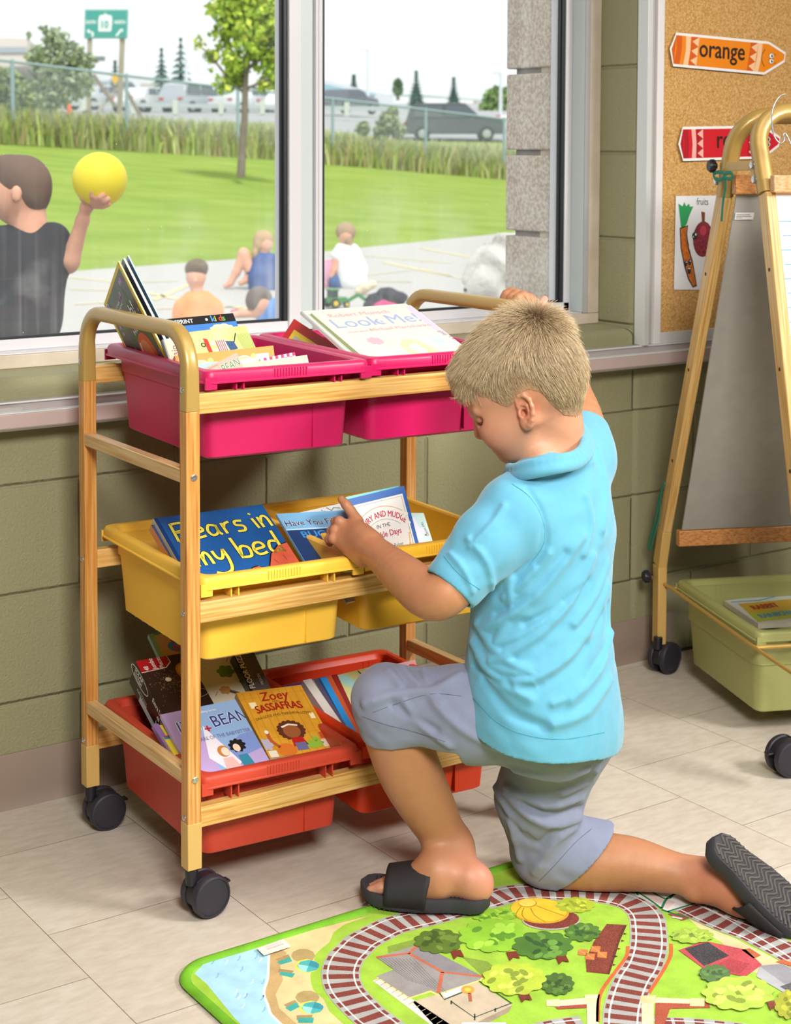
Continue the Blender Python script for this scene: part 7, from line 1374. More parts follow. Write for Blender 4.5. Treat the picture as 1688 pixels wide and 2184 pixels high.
X0, X1, Y0, Y1, MZ = 1.512, 2.385, -1.75, -0.700, 0.0045
mt = thing('play_mat', 'printed play mat with railway tracks and green binding under the kneeling boy', 'mat', loc=(1.95, -1.2, 0))
bm_ = MB(); ol = rrect(X0, Y0, X1, Y1, 0.06, 8); bm_.prism([(x, y, 0.0004) for x, y in ol], (0, 0, MZ - 0.0004), weave('#9DC63C'))
A = Art(bm_, (0, 0, MZ), (1, 0, 0), (0, 1, 0), (0, 0, 1), step=0.00004, base=0.00004)
def fp(p): q = on_z(p[0], p[1], MZ + 0.0004); return (q[0], q[1])
def inside(p): return (min(max(p[0], X0 + 0.006), X1 - 0.004), min(max(p[1], Y0 + 0.006), Y1 - 0.006))
def pp(pts, mat, l): A.poly([inside(fp(p)) for p in pts], weave(mat), l)
def pl(pts, w, mat, l, sm=0): P = [fp(p) for p in (smoothpath(pts, sm) if sm else pts)]; A.line(P, w, weave(mat), l)
def pe(cx, cy, rx, ry, mat, l, n=28, amp=0, k=9, seed=1, rot=0.0):
    q = random.Random(seed); ph = q.random() * 6; pts = []; c, s = math.cos(rot), math.sin(rot)
    for i in range(n if not amp else k * 6):
        t = 2 * math.pi * i / (n if not amp else k * 6); r = 1 + (amp * abs(math.sin(k * t / 2 + ph)) - amp / 2); x, y = rx * r * math.cos(t), ry * r * math.sin(t); pts.append((cx + c * x - s * y, cy + s * x + c * y))
    pp(pts, mat, l)
pp([(415, 2076), (435, 2055), (548, 2022), (590, 2012), (574, 2035), (573, 2056), (571, 2088), (563, 2117), (572, 2144), (578, 2162), (602, 2186), (640, 2230), (560, 2230), (500, 2170), (441, 2098)], '#A9D6EE', 2)
pp([(548, 2022), (640, 1990), (790, 1952), (736, 1971), (712, 1988), (703, 2009), (683, 2025), (672, 2036), (669, 2056), (662, 2080), (664, 2098), (670, 2113), (691, 2131), (702, 2156), (735, 2186), (790, 2240), (640, 2230), (602, 2186), (578, 2162), (572, 2144), (563, 2117), (571, 2088), (573, 2056), (574, 2035)], '#E4CB94', 3)
pp([(574, 2035), (596, 2020), (612, 2032), (598, 2060), (604, 2090), (588, 2120), (596, 2150), (640, 2190), (655, 2230), (640, 2230), (602, 2186), (578, 2162), (572, 2144), (563, 2117), (571, 2088), (573, 2056)], '#C4A36C', 4)
pl([(574, 2035), (573, 2056), (571, 2088), (563, 2117), (572, 2144), (578, 2162), (602, 2186)], 0.004, '#F3F0E4', 5, 3)
q_ = random.Random(11)
for i in range(26):
    x, y = q_.uniform(450, 560), q_.uniform(2045, 2180)
    if x < 440 + (y - 2095) * 0.95 + 16: continue
    pl([(x, y), (x + 5, y - 5), (x + 6, y - 11)], 0.0022, q_.choice(['#86BEE2', '#D2EAF6', '#7FB6DD']), 5)
for cx, cy in ((655, 2060), (664, 2149)):                       # parasols with shadows and beach loungers
    pe(cx - 8, cy - 22, 26, 15, '#B39A62', 5, 10); pe(cx, cy, 27, 15, '#E7DA4C', 6, 8); pe(cx + 3, cy, 24, 13, '#3FAFB0', 7, 8); pp([(cx + 3, cy), (cx - 21, cy - 4), (cx - 14, cy + 10), (cx - 2, cy + 13)], '#9ADBD6', 8); pp([(cx + 3, cy), (cx + 8, cy - 13), (cx + 26, cy - 4), (cx + 24, cy + 5)], '#2590A0', 8)
for pts in ([(590, 2052), (618, 2041), (624, 2050), (600, 2057)], [(598, 2072), (630, 2076), (624, 2085), (596, 2079)], [(608, 2149), (632, 2138), (640, 2147), (620, 2157)], [(636, 2171), (670, 2170), (668, 2182), (636, 2181)]):
    pp([(x - 3, y - 6) for x, y in pts], '#A88A5A', 5); pp(pts, '#2FA79C', 7)
pe(750, 2038, 0.1, 0.1, '#88B236', 2)
def wl(p, q): a, b = fp(p), fp(q); return math.hypot(a[0] - b[0], a[1] - b[1])
TWd = wl((686, 2077), (769, 2079))
def track(pts, wd=None, l=10, step=0.0245, shade=False):
    wd = wd or TWd; P = [np.array(fp(p)) for p in smoothpath(pts, 8)]; s = [0]
    for a, b in zip(P[:-1], P[1:]): s.append(s[-1] + np.linalg.norm(b - a))
    s = np.array(s); PX = np.array(P); n = int(s[-1] / 0.008); t = np.linspace(0, s[-1], n); C = np.stack([np.interp(t, s, PX[:, 0]), np.interp(t, s, PX[:, 1])], 1)
    C = np.array([c for c in C if X0 < c[0] < X1 and c[1] > Y0 and c[1] < Y1]); A.line([tuple(c) for c in C], wd, weave('#A9A9A6'), l)
    T = np.gradient(C, axis=0); T /= np.linalg.norm(T, axis=1)[:, None] + 1e-12; Nn = np.stack([-T[:, 1], T[:, 0]], 1); ar = np.concatenate([[0], np.cumsum(np.linalg.norm(np.diff(C, axis=0), axis=1))])
    for k in np.arange(0.01, ar[-1] - 0.01, step):
        i = min(np.searchsorted(ar, k), len(C) - 1); c, tt, nn = C[i], T[i], Nn[i]; h = step * 0.27; w = wd * 0.46
        A.poly([tuple(c + tt * h - nn * w), tuple(c + tt * h + nn * w), tuple(c - tt * h + nn * w), tuple(c - tt * h - nn * w)], weave('#7C2B20'), l + 1)
    for sg in (-1, 1): A.line([tuple(c + nn * sg * wd * 0.34) for c, nn in zip(C, Nn)], wd * 0.045, weave('#DAD9D6'), l + 2)
track([(850, 2215), (813, 2184), (793, 2170), (771, 2150), (737, 2112), (727, 2077), (736, 2046), (757, 2023), (774, 2007), (805, 1990), (836, 1975), (872, 1965), (919, 1954), (985, 1935), (1056, 1915), (1088, 1906), (1126, 1902), (1162, 1902), (1197, 1903), (1235, 1905), (1276, 1908), (1320, 1916), (1348, 1926), (1368, 1940), (1380, 1957), (1384, 1982), (1385, 2009), (1381, 2035), (1371, 2062), (1353, 2090), (1341, 2120), (1332, 2154), (1330, 2184), (1332, 2230)])
track([(1400, 1908), (1440, 1922), (1475, 1936), (1507, 1952), (1548, 1970), (1599, 1989), (1640, 2009), (1688, 2035), (1760, 2080)], l=14)
pl([(1430, 1905), (1500, 1935), (1560, 1965), (1640, 2012), (1700, 2052)], 0.003, '#E3E2DE', 18, 3)
track([(1110, 2225), (1180, 2200), (1250, 2190)], l=10); track([(1400, 2192), (1500, 2196), (1620, 2210)], l=10)
# sand strips on the right
pp([(1468, 1958), (1520, 1982), (1570, 2002), (1625, 2030), (1700, 2070), (1700, 2120), (1640, 2085), (1600, 2070), (1540, 2010), (1497, 1984)], '#DDC493', 4)
pp([(1640, 1955), (1700, 1958), (1700, 2010), (1660, 1978)], '#DDC493', 4)
# hangar of glass with green ribs
pp([(1332, 1884), (1400, 1884), (1460, 1902), (1505, 1924), (1424, 1947), (1411, 1937), (1360, 1912)], '#E9E6E2', 20); pp([(1340, 1890), (1370, 1890), (1440, 1925), (1425, 1940)], '#E3CFC9', 21)
for a in ([(1340, 1892), (1375, 1912), (1412, 1938)], [(1368, 1888), (1420, 1918), (1440, 1904)], [(1412, 1938), (1424, 1916), (1450, 1904)], [(1412, 1940), (1440, 1950), (1470, 1958)], [(1424, 1945), (1500, 1922)], [(1358, 1888), (1356, 1900), (1362, 1910)], [(1450, 1902), (1520, 1930)]): pl(a, 0.004, '#1F7A4C', 22, 3)
pp([(1425, 1950), (1450, 1948), (1472, 1958), (1455, 1964)], '#A04A36', 20); pl([(1434, 1956), (1456, 1960)], 0.006, '#D9D4CC', 21)
# station house and terrace
pp([(880, 2136), (1020, 2095), (1093, 2144), (1008, 2186), (960, 2205), (930, 2190)], '#C6B49B', 5); pp([(1006, 2186), (1093, 2144), (1086, 2158), (1010, 2198)], '#A08F78', 6)
pp([(795, 2091), (812, 2086), (960, 2184), (940, 2200), (925, 2190)], '#E4D6CB', 5)
for i in range(12): x, y = 800 + i * 12, 2090 + i * 8.2; pl([(x, y + 3), (x + 12, y - 4)], 0.0012, '#B09A8C', 6)
pp([(827, 2018), (896, 2000), (905, 2012), (828, 2033)], '#7F9A34', 3); pp([(1032, 2083), (1100, 2100), (1040, 2050), (985, 2040)], '#7F9A34', 3)
pp([(803, 2085), (874, 2130), (919, 2116), (934, 2124), (1026, 2092), (1032, 2083), (842, 2070)], '#E3D277', 6)
pp([(803, 2042), (896, 2013), (1032, 2083), (1022, 2090), (934, 2119), (919, 2112), (874, 2127), (803, 2082), (842, 2067)], '#96918F', 7)
pp([(872, 2033), (896, 2013), (1032, 2083), (944, 2073)], '#868287', 8)
for i in range(11): pl([(806 + i * 7.5, 2043 + i * -0.2 + i * 0.3), (874 + i * 8, 2092 + i * 2.6)], 0.0008, '#5F5C60', 9)
for a in ([(803, 2042), (872, 2033), (896, 2013)], [(872, 2033), (944, 2073), (1032, 2083)], [(944, 2073), (935, 2118)]): pl(a, 0.0055, '#C4623F', 10)
pp([(942, 2120), (985, 2104), (992, 2112), (952, 2128)], '#EDEBE6', 9); pl([(938, 2118), (948, 2132), (992, 2114)], 0.003, '#1E4A35', 10); pe(998, 2111, 15, 9, '#E0953E', 11, 10); pe(998, 2111, 8, 4, '#F0C23E', 12, 8); pl([(1002, 2118), (1004, 2136)], 0.005, '#A85A32', 11)
for a in ([(963, 2136), (1012, 2170), (1090, 2140)], [(1022, 2092), (1092, 2140)], [(1013, 2162), (1013, 2176)], [(963, 2134), (963, 2142)], [(1057, 2150), (1057, 2158)]): pl(a, 0.0022, '#23402F', 11)
# trees
def mtree(cx, cy, rx, ry, c1, c2, c3, seed, trunk=None, l=12):
    l = 26 + seed * 4
    if trunk: x, y = trunk; pp([(x - 12, y - 8), (x + 10, y - 10), (x + 18, y + 6), (x + 4, y + 3), (x - 4, y + 11)], '#7A3426', l - 1)
    pe(cx, cy, rx, ry, c1, l, amp=0.16, k=11, seed=seed); q = random.Random(seed)
    for i in range(16):
        t = q.uniform(0, 6.28); r = q.uniform(0.25, 0.8); x, y = cx + rx * r * math.cos(t), cy + ry * r * math.sin(t); pe(x, y, rx * 0.17, ry * 0.17, q.choice([c2, c2, c3]), l + 0.6 + 0.15 * i, 10, rot=q.uniform(-0.6, 0.6))
    pp([(cx - 8, cy - 3), (cx, cy - 6), (cx + 8, cy + 3), (cx + 12, cy + 6), (cx + 2, cy + 3), (cx - 4, cy + 4)], c3, l + 3.2)
mtree(1228, 1931, 40, 16, '#A8B834', '#C2CC44', '#8C9C2E', 1); mtree(1054, 1953, 46, 15, '#8CBC34', '#A6D044', '#5E962C', 2)
mtree(936, 2009, 50, 25, '#58722A', '#6E8A36', '#42591F', 3, (973, 2037)); mtree(1052, 1997, 70, 34, '#8FC438', '#AADB4C', '#5E962C', 4, (1092, 2040), 14)
mtree(1158, 2018, 62, 29, '#4F7A30', '#6C9A42', '#38592A', 5, (1197, 2048), 16); mtree(1244, 1990, 37, 19, '#527A32', '#6E963E', '#3A5C28', 6); mtree(1190, 2101, 34, 23, '#4A6A2C', '#5C8236', '#33501F', 7)
mtree(1097, 2090, 65, 34, '#B4C83C', '#CBDC58', '#83962C', 8, (1118, 2130), 16); mtree(1477, 1998, 44, 16, '#9AB83C', '#B0CC4A', '#6F8C2E', 9); mtree(1525, 2079, 32, 18, '#4F7438', '#638A44', '#3A5A28', 10)
mtree(1576, 2122, 74, 35, '#B2CC48', '#CCE066', '#869A34', 12, (1648, 2148), 16); mtree(1684, 2146, 30, 30, '#A4A832', '#BFC03E', '#7F8426', 13)
# domed shed, wagon with crates, red kiosk, grey shed
pe(1176, 1962, 62, 22, '#B8B4AC', 18); pe(1176, 1960, 60, 21, '#7E3022', 19); pe(1152, 1943, 63, 27, '#D9A21E', 20, 30, rot=0.08); pe(1150, 1941, 60, 25, '#EFC22C', 21, 30, rot=0.08); pe(1126, 1927, 20, 9, '#C9921E', 22); pe(1125, 1926, 18, 8, '#F4D65A', 23)
for a in ([(1112, 1934), (1102, 1948), (1102, 1958)], [(1118, 1937), (1114, 1952), (1126, 1965)], [(1132, 1937), (1142, 1954), (1164, 1967)], [(1144, 1932), (1170, 1942), (1204, 1954)]): pl(a, 0.0014, '#A8741A', 24, 3)
pp([(1295, 1971), (1338, 1973), (1323, 2007), (1301, 2072), (1301, 2078), (1252, 2073), (1250, 2048), (1267, 2009)], '#7C3424', 18); pp([(1338, 1973), (1323, 2007), (1301, 2078), (1296, 2076), (1318, 2005), (1330, 1974)], '#5E2418', 19)
for x, y in ((1331, 1990), (1326, 2005), (1318, 2022), (1312, 2038), (1308, 2056)): pp([(x, y), (x + 7, y + 2), (x, y + 4)], '#5E2418', 19)
for x0, y0 in ((1235, 2025), (1262, 2018), (1276, 2030), (1250, 2034)): pp([(x0, y0), (x0 + 20, y0 + 1), (x0 + 18, y0 + 14), (x0 - 2, y0 + 12)], '#D4763A', 20); pl([(x0, y0 + 1), (x0 + 18, y0 + 13)], 0.0016, '#F0A25E', 21)
pp([(1448, 2027), (1503, 2007), (1592, 2026), (1626, 2058), (1590, 2084), (1500, 2065)], '#BE4A52', 20); pp([(1461, 2024), (1511, 2010), (1556, 2039), (1502, 2061)], '#3E3A3E', 21); pp([(1556, 2045), (1600, 2056), (1580, 2078), (1515, 2064)], '#A83E46', 21)
pp([(1582, 2026), (1600, 2023), (1624, 2038), (1608, 2045)], '#B4603A', 20); pp([(1655, 2052), (1672, 2046), (1700, 2058), (1690, 2062)], '#C0623A', 19)
pp([(1614, 2083), (1622, 2060), (1670, 2056), (1720, 2084), (1720, 2142), (1690, 2128)], '#96949A', 20); pp([(1614, 2083), (1622, 2062), (1700, 2118), (1700, 2134)], '#AEADB2', 21); pp([(1664, 2105), (1700, 2092), (1700, 2120), (1680, 2114)], '#5A585C', 22)
# bridge walls, orange kerbs
pp([(1180, 2144), (1258, 2140), (1255, 2150), (1190, 2153)], '#A04434', 15); pp([(1166, 2133), (1194, 2131), (1194, 2147), (1166, 2146)], '#E6CFA6', 16); pp([(1194, 2134), (1252, 2128), (1252, 2142), (1194, 2146)], '#EAD8B4', 16); pp([(1248, 2122), (1280, 2121), (1278, 2140), (1248, 2140)], '#E6D0A8', 17); pp([(1252, 2140), (1278, 2140), (1276, 2230), (1254, 2230)], '#EAD9B6', 17)
pp([(1399, 2139), (1512, 2137), (1516, 2150), (1430, 2152), (1402, 2230), (1395, 2230)], '#A84A30', 15); pp([(1367, 2124), (1400, 2123), (1399, 2141), (1367, 2140)], '#E2C896', 17); pp([(1399, 2128), (1474, 2131), (1472, 2141), (1399, 2139)], '#EBD8B0', 17); pp([(1474, 2129), (1504, 2130), (1503, 2147), (1472, 2146)], '#E6CC9C', 18); pp([(1369, 2140), (1395, 2141), (1394, 2230), (1370, 2230)], '#EAD6AC', 17)
pl([(1340, 2018), (1337, 2040), (1318, 2066), (1300, 2090), (1284, 2114), (1277, 2140), (1276, 2180)], 0.0055, '#D2622E', 17, 4); pl([(1432, 2013), (1431, 2039), (1415, 2071), (1385, 2118)], 0.0055, '#D2622E', 17, 4)
pp([(985, 2181), (1080, 2181), (1080, 2230), (985, 2230)], '#E9E8E6', 17)
bm_.build('mat_sheet', mt, world=True, smooth=0)
bd = MB(); ring_ = [(x, y, 0.0045) for x, y in rrect(X0 + 0.004, Y0 + 0.004, X1 - 0.004, Y1 - 0.004, 0.058, 10)]
bd.tube(ring_ + [ring_[0]], 0.0085, weave('#6FAE25'), 8, ry=0.0046, up=(0, 0, 1)); bd.build('binding', mt, world=True, smooth=60)
tg = MB(); T4 = [on_z(*p, MZ + 0.004) for p in ((548, 2023), (605, 2003), (621, 2019), (563, 2038))]; tg.prism(T4, (0, 0, 0.0005), M('#E9E3D8', 0.6))
tu = T4[1] - T4[0]; tv = T4[3] - T4[0]; aa = Art(tg, T4[2] + np.array([0, 0, 0.0006]), -tu, tv * 1.0, (0, 0, 1)); aa.text('THOMAS', 0.12, -0.62, 0.22, M('#E6BDB4', 0.6), 1, 0.01, 0.7); aa.text('& FRIENDS', 0.14, -0.85, 0.13, M('#E6BDB4', 0.6), 1)
tg.build('sewn_label', mt, world=True, smooth=0)
# ================================================================ pin board on the wall
WH = M('#D9DAD8', 0.35, metal=0.2); WH2 = M('#E2DEDD', 0.35); GRY = M('#A9A5A2', 0.4)
pb = thing('pin_board', 'cork pin board in a pale metal frame right of the window', 'pin board', loc=(4.2, 0, 0.78))
ck = M('#C99A5B', 0.9, spec=0.15).copy(); nt, N, L, b = nodes(ck); tc = N.new('ShaderNodeTexCoord')
v = N.new('ShaderNodeTexNoise'); v.inputs['Scale'].default_value = 240; v.inputs['Detail'].default_value = 5; v.inputs['Roughness'].default_value = 0.7; L.new(tc.outputs['Object'], v.inputs['Vector'])
r = N.new('ShaderNodeValToRGB'); e = r.color_ramp.elements; e[0].position = 0.30; e[0].color = (*lin('#9A6E3A'), 1); e[1].position = 0.68; e[1].color = (*lin('#E0BC82'), 1); q = e.new(0.47); q.color = (*lin('#C69758'), 1)
L.new(v.outputs['Fac'], r.inputs[0]); L.new(r.outputs[0], b.inputs['Base Color']); bp = N.new('ShaderNodeBump'); bp.inputs['Strength'].default_value = 0.5; bp.inputs['Distance'].default_value = 0.0015; L.new(v.outputs['Fac'], bp.inputs['Height']); L.new(bp.outputs[0], b.inputs['Normal'])
q = MB(); q.box((3.182, -0.014, 0.785), (5.6, -0.002, 2.2), ck); q.build('cork_sheet', pb, world=True, smooth=0)
q = MB(); q.box((3.121, -0.034, 0.7608), (3.137, -0.0, 2.2), WH); q.box((3.137, -0.018, 0.7608), (3.160, -0.0, 2.2), GRY); q.box((3.160, -0.026, 0.7608), (3.182, -0.0, 2.2), WH2); q.box((3.182, -0.022, 0.7608), (5.6, -0.0, 0.786), WH); q.build('board_frame', pb, world=True, bevel=0.0012)
YB = -0.0155
def bp2(p, y=YB): X = on_y(p[0], p[1], y); return (X[0], X[2])
def art_board(mb, y, step=0.00015): return Art(mb, (0, y, 0), (1, 0, 0), (0, 0, 1), (0, -1, 0), step=step, base=0.0)
def crayon(label, P, C1, C2, C3, word, wpx, wsz, l0, rot, face, shadow_off=0.004):
    """P: outline in photo pixels: left end top, left end bottom, shoulder bottom, tip bottom, tip top, shoulder top"""
    y = YB - shadow_off; mb = MB(); W_ = M('#F2EFEA', 0.5)
    def bord(pts, g):
        c = np.mean(pts, 0); return [tuple(c + (np.array(p) - c) * (1 + g / np.linalg.norm(np.array(p) - c))) for p in pts]
    P2 = [bp2(p, y) for p in P]; rim_ = bord(P2, 0.0075); mb.prism([(x, y, z) for x, z in rim_][::-1], (0, -0.0006, 0), W_)
    A = art_board(mb, y - 0.0007); A.poly(P2[::-1], M(C1, 0.4), 1)
    def B(a, t): return tuple(np.array(P2[a[0]]) * (1 - t) + np.array(P2[a[1]]) * t)
    return mb, A, P2, y
def crayon_card(label, T0, T1, B0, B1, tipT, tipB, cm, cd, clt, word, tpos, tsz, facing=True):
    """T0-T1 top edge, B0-B1 bottom edge of the barrel, then the point; all in photo pixels"""
    y = YB - 0.005; px = lambda p: np.array(bp2(p, y)); t0, t1, b0, b1, a, c = map(px, (T0, T1, B0, B1, tipT, tipB)); mb = MB()
    bow = (t0 - t1) * 0; mid = 0.5 * (t0 + b0) + (t0 - t1) * 0.035
    out = [t0, t1, t1 + (a - t1) * 0.12 * 0 + (a - t1) * 0.05, a, c, b1 + (c - b1) * 0.05, b1, b0, mid]
    ce = np.mean(out, 0); rim_ = []
    for i, p in enumerate(out):
        n0 = out[i - 1]; n1 = out[(i + 1) % len(out)]; d = (n1 - n0) / np.linalg.norm(n1 - n0); nn = np.array([d[1], -d[0]]); nn = nn if nn @ (p - ce) > 0 else -nn; rim_.append(p + nn * 0.0062)
    mb.prism([(p[0], y, p[1]) for p in rim_], (0, -0.0007, 0), M('#F3F0EC', 0.5)); A = art_board(mb, y - 0.0008)
    A.poly([tuple(p) for p in out], M(cm, 0.35), 1)
    S = lambda u, w: tuple((t0 + (t1 - t0) * u) * (1 - w) + (b0 + (b1 - b0) * u) * w)      # u along, w across
    A.poly([S(0, 0), S(0.0, 1), tuple(mid)], M(cd, 0.4), 2); A.poly([S(0.0, 0), S(0.06, 0), S(0.07, 0.5), S(0.06, 1), S(0.0, 1), S(0.015, 0.5)], M(cd, 0.4), 2)
    for u in (0.10, 0.88): A.poly([S(u, 0), S(u + 0.05, 0), S(u + 0.06, 0.5), S(u + 0.05, 1), S(u, 1), S(u + 0.012, 0.5)], M(clt, 0.4), 3)
    for u0, sg in ((0.16, 1), (0.80, 1)):
        A.poly([S(u0, 0), S(u0 + 0.075, 0), S(u0 + 0.085, 0.5), S(u0 + 0.075, 1), S(u0, 1)], M(cd, 0.4), 3)
        for i in range(3): w0 = i / 3; A.poly([S(u0 + 0.08, w0), S(u0 + 0.08, w0 + 1 / 3), S(u0 + 0.01, w0 + 1 / 6)], M(clt, 0.4), 4)
    ang = math.atan2((t1 - t0)[1], (t1 - t0)[0]); X = S(*tpos); A.text(word, X[0], X[1], tsz, M('#2A1A12', 0.5), 5, 0.015, 0.95, rot=ang)
    # smiling face at the point end, turned on its side
    e0 = np.array(S(1.0, 0.5)); d = (t1 - t0) / np.linalg.norm(t1 - t0); n = np.array([-d[1], d[0]])
    for s in (-1, 1):
        p = e0 + d * 0.017 + n * s * 0.0065; A.ell(p[0], p[1], 0.0085, 0.0068, M('#1A1A1A', 0.4), 5, rot=ang); A.ell(p[0], p[1], 0.0076, 0.0059, M('#F4F3EF', 0.4), 6, rot=ang); A.ell(p[0] + d[0] * 0.002, p[1] + d[1] * 0.002, 0.0034, 0.0038, M('#15151A', 0.3), 7); A.ell(p[0] + 0.0032, p[1] + 0.0012, 0.0011, 0.0012, M('#FFFFFF', 0.3), 8)
        p = e0 + d * 0.031 + n * s * 0.0125; A.line([tuple(p - d * 0.004), tuple(p + d * 0.003 - n * s * 0.004)], 0.0022, M(cd, 0.4), 6)
    A.line([tuple(e0 - d * (0.006 + 0.012 * (1 - (k / 5) ** 2)) + n * k * 0.0042) for k in range(-5, 6)], 0.0015, M('#3A1A10', 0.4), 6)
    return tag(mb.build('crayon_cutout', smooth=0), label, 'wall decoration', 'crayon colour cut-outs on the pin board')
crayon_card('orange crayon cut-out reading orange, near the top of the pin board', (1443, 75), (1640, 94), (1437, 136), (1630, 154), (1674, 116), (1672, 128), '#F08A1C', '#D85E12', '#F6C99A', 'orange', (0.255, 0.66), 0.060)
crayon_card('red crayon cut-out on the pin board partly behind the easel arches', (1457, 276), (1628, 273), (1458, 338), (1628, 333), (1663, 296), (1660, 308), '#D32430', '#B01C28', '#F0B4A8', 'red', (0.40, 0.66), 0.060)
# child's drawing of a carrot and an apple
y = YB - 0.001; mb = MB(); px = lambda p: bp2(p, y); W_ = M('#E6E6E8', 0.7); c4 = [px(p) for p in ((1442, 418), (1530, 417), (1524, 618), (1438, 618))]; mb.prism([(a, y, b) for a, b in c4][::-1], (0, -0.0004, 0), W_)
A = art_board(mb, y - 0.0005); K = M('#20242E', 0.6); m_ = lambda h: M(h, 0.7, noise=(260, '#D9A070', 0.35)) if False else M(h, 0.7)
A.poly([px(p) for p in ((1453, 486), (1447, 434), (1456, 440), (1460, 431), (1464, 440), (1470, 434), (1472, 441), (1479, 440), (1470, 462), (1465, 478), (1457, 487))], m_('#2C9A58'), 1)
A.poly([px(p) for p in ((1450, 486), (1468, 480), (1466, 500), (1470, 530), (1478, 556), (1484, 590), (1487, 610), (1478, 614), (1468, 596), (1460, 570), (1452, 530))], K, 1); A.poly([px(p) for p in ((1452, 488), (1466, 483), (1464, 502), (1468, 532), (1476, 558), (1482, 590), (1485, 607), (1479, 611), (1470, 594), (1462, 568), (1454, 530))], M('#D97A1E', 0.7, noise=(120, '#B85A12', 0.2)), 2)
q2 = random.Random(5)
for i in range(16): x, yy = 1456 + i * 1.6 + q2.uniform(-3, 3), 492 + i * 7.4; A.line([px((x, yy)), px((x + 2, yy + 5)), px((x + 5, yy + 3)), px((x + 6, yy + 9))], 0.0010, K, 3)
for cx in (1463, 1471): A.ell(*px((cx, 562 - (cx - 1463) * 0.3)), 0.0052, 0.007, K, 4); A.ell(*px((cx + 1, 559 - (cx - 1463) * 0.3)), 0.0015, 0.002, W_, 5)
A.ell(*px((1470, 577)), 0.006, 0.009, K, 4); A.rect(px((1468, 574))[0], px((1468, 574))[1], px((1472, 571))[0], px((1472, 571))[1], W_, 5)
A.ell(*px((1500, 510)), 0.034, 0.043, K, 1); A.ell(*px((1500, 510)), 0.0325, 0.0415, M('#6E1F2A', 0.7, noise=(160, '#A03040', 0.15)), 2); A.ell(*px((1500, 492)), 0.011, 0.012, M('#C43A50', 0.7), 3); A.poly([px(p) for p in ((1496, 451), (1504, 453), (1503, 480), (1498, 480))], M('#7A3F28', 0.7), 3)
A.ell(*px((1482, 503)), 0.009, 0.009, K, 4); A.ell(*px((1484, 500)), 0.003, 0.003, W_, 5); A.ell(*px((1479, 505)), 0.002, 0.002, W_, 5)
xx = px((1486, 437)); A.text('fruits', xx[0], xx[1], 0.024, M('#1E2430', 0.6), 2, 0.0, 0.8, rot=-0.02)
tag(mb.build('drawing', smooth=0), "child's drawing of a carrot and an apple titled fruits on the pin board", 'drawing')
# ================================================================ bamboo easel
EB = on_z(1416, 1449, 0.0); EFx = on_z(1672, 1661, 0.0); en = nrm(EFx - EB); ee = nrm(np.cross(np.array([0, 0, 1.0]), en)); ee = ee if ee[0] > 0 else -ee
ez = thing('easel', 'bamboo classroom easel on casters with grey and lined panels in front of the pin board', 'easel', loc=tuple(EB))
def ep(px_, py_, off=0.0): return on_pl(px_, py_, EB + ee * off, ee)
EBM = bamboo('z', 3.3, base=('#D3A864', '#BC8A45', '#E2C084')); EBX = bamboo('x', 4.1, base=('#BE7E44', '#A0622C', '#CD945A')); EL = 0.62
def post_path(pts, w, d, mat, name, par, power=7.0):
    q = MB(); P = [ep(*p) for p in pts]; rs = []
    vs = []; n = 16
    for i, p in enumerate(P):
        T = nrm(P[min(i + 1, len(P) - 1)] - P[max(i - 1, 0)]); U = ee; Wd = nrm(np.cross(T, U))
        for j in range(n):
            t = 2 * math.pi * (j + 0.5) / n; cx, sy = math.cos(t), math.sin(t); e_ = 2 / power; cx = math.copysign(abs(cx) ** e_, cx); sy = math.copysign(abs(sy) ** e_, sy); vs.append(p + U * (cx * w / 2 + w / 2) + Wd * sy * d / 2)
    k = len(P); q.add(vs, [(i * n + j, i * n + (j + 1) % n, (i + 1) * n + (j + 1) % n, (i + 1) * n + j) for i in range(k - 1) for j in range(n)] + [tuple(reversed(range(n))), tuple(range((k - 1) * n, k * n))], mat); return q.build(name, par, world=True, smooth=40)
backs = [(1397, 1372), (1399, 1205), (1409, 1128), (1536, 416)]; fronts = [(1726, 1570), (1716, 1320), (1704, 1180), (1625, 412)]
for pts, nm in ((backs, 'b'), (fronts, 'f')):
    for off in (0.0, EL - 0.03):
        G = [on_pl(p[0], p[1], EB, ee) + ee * off for p in pts]; P0 = G
        def seg(a, b, mat, name, dd=0.0385):
            dz = nrm(b - a); ly = nrm(np.cross(dz, ee)); ln = np.linalg.norm(b - a); q = MB(); q.box((0, -dd / 2, 0), (0.022, dd / 2, ln), mat); o = q.build(name, ez, bevel=0.0025)
            o.matrix_local = ez.matrix_world.inverted() @ Matrix([[ee[0], ly[0], dz[0], a[0]], [ee[1], ly[1], dz[1], a[1]], [ee[2], ly[2], dz[2], a[2]], [0, 0, 0, 1]]); return o
        seg(P0[0], P0[1], GOLD2, 'foot_sleeve', 0.0355); seg(P0[1], P0[2], GOLD2, 'foot_sleeve', 0.0355); seg(P0[2], P0[3], EBM, 'leg', 0.036)
        if off == 0.0:
            dr = nrm(P0[3] - P0[2]); Ln = np.linalg.norm(P0[3] - P0[2])
            for t in (0.22, 0.5, 0.78):
                h_ = MB(); h_.lathe(P0[2] + dr * Ln * t - ee * 0.0002, -ee, [(0.004, 0), (0.004, 0.0003)], M('#4A2E16', 0.8), 12); h_.build('peg_hole', ez, world=True)
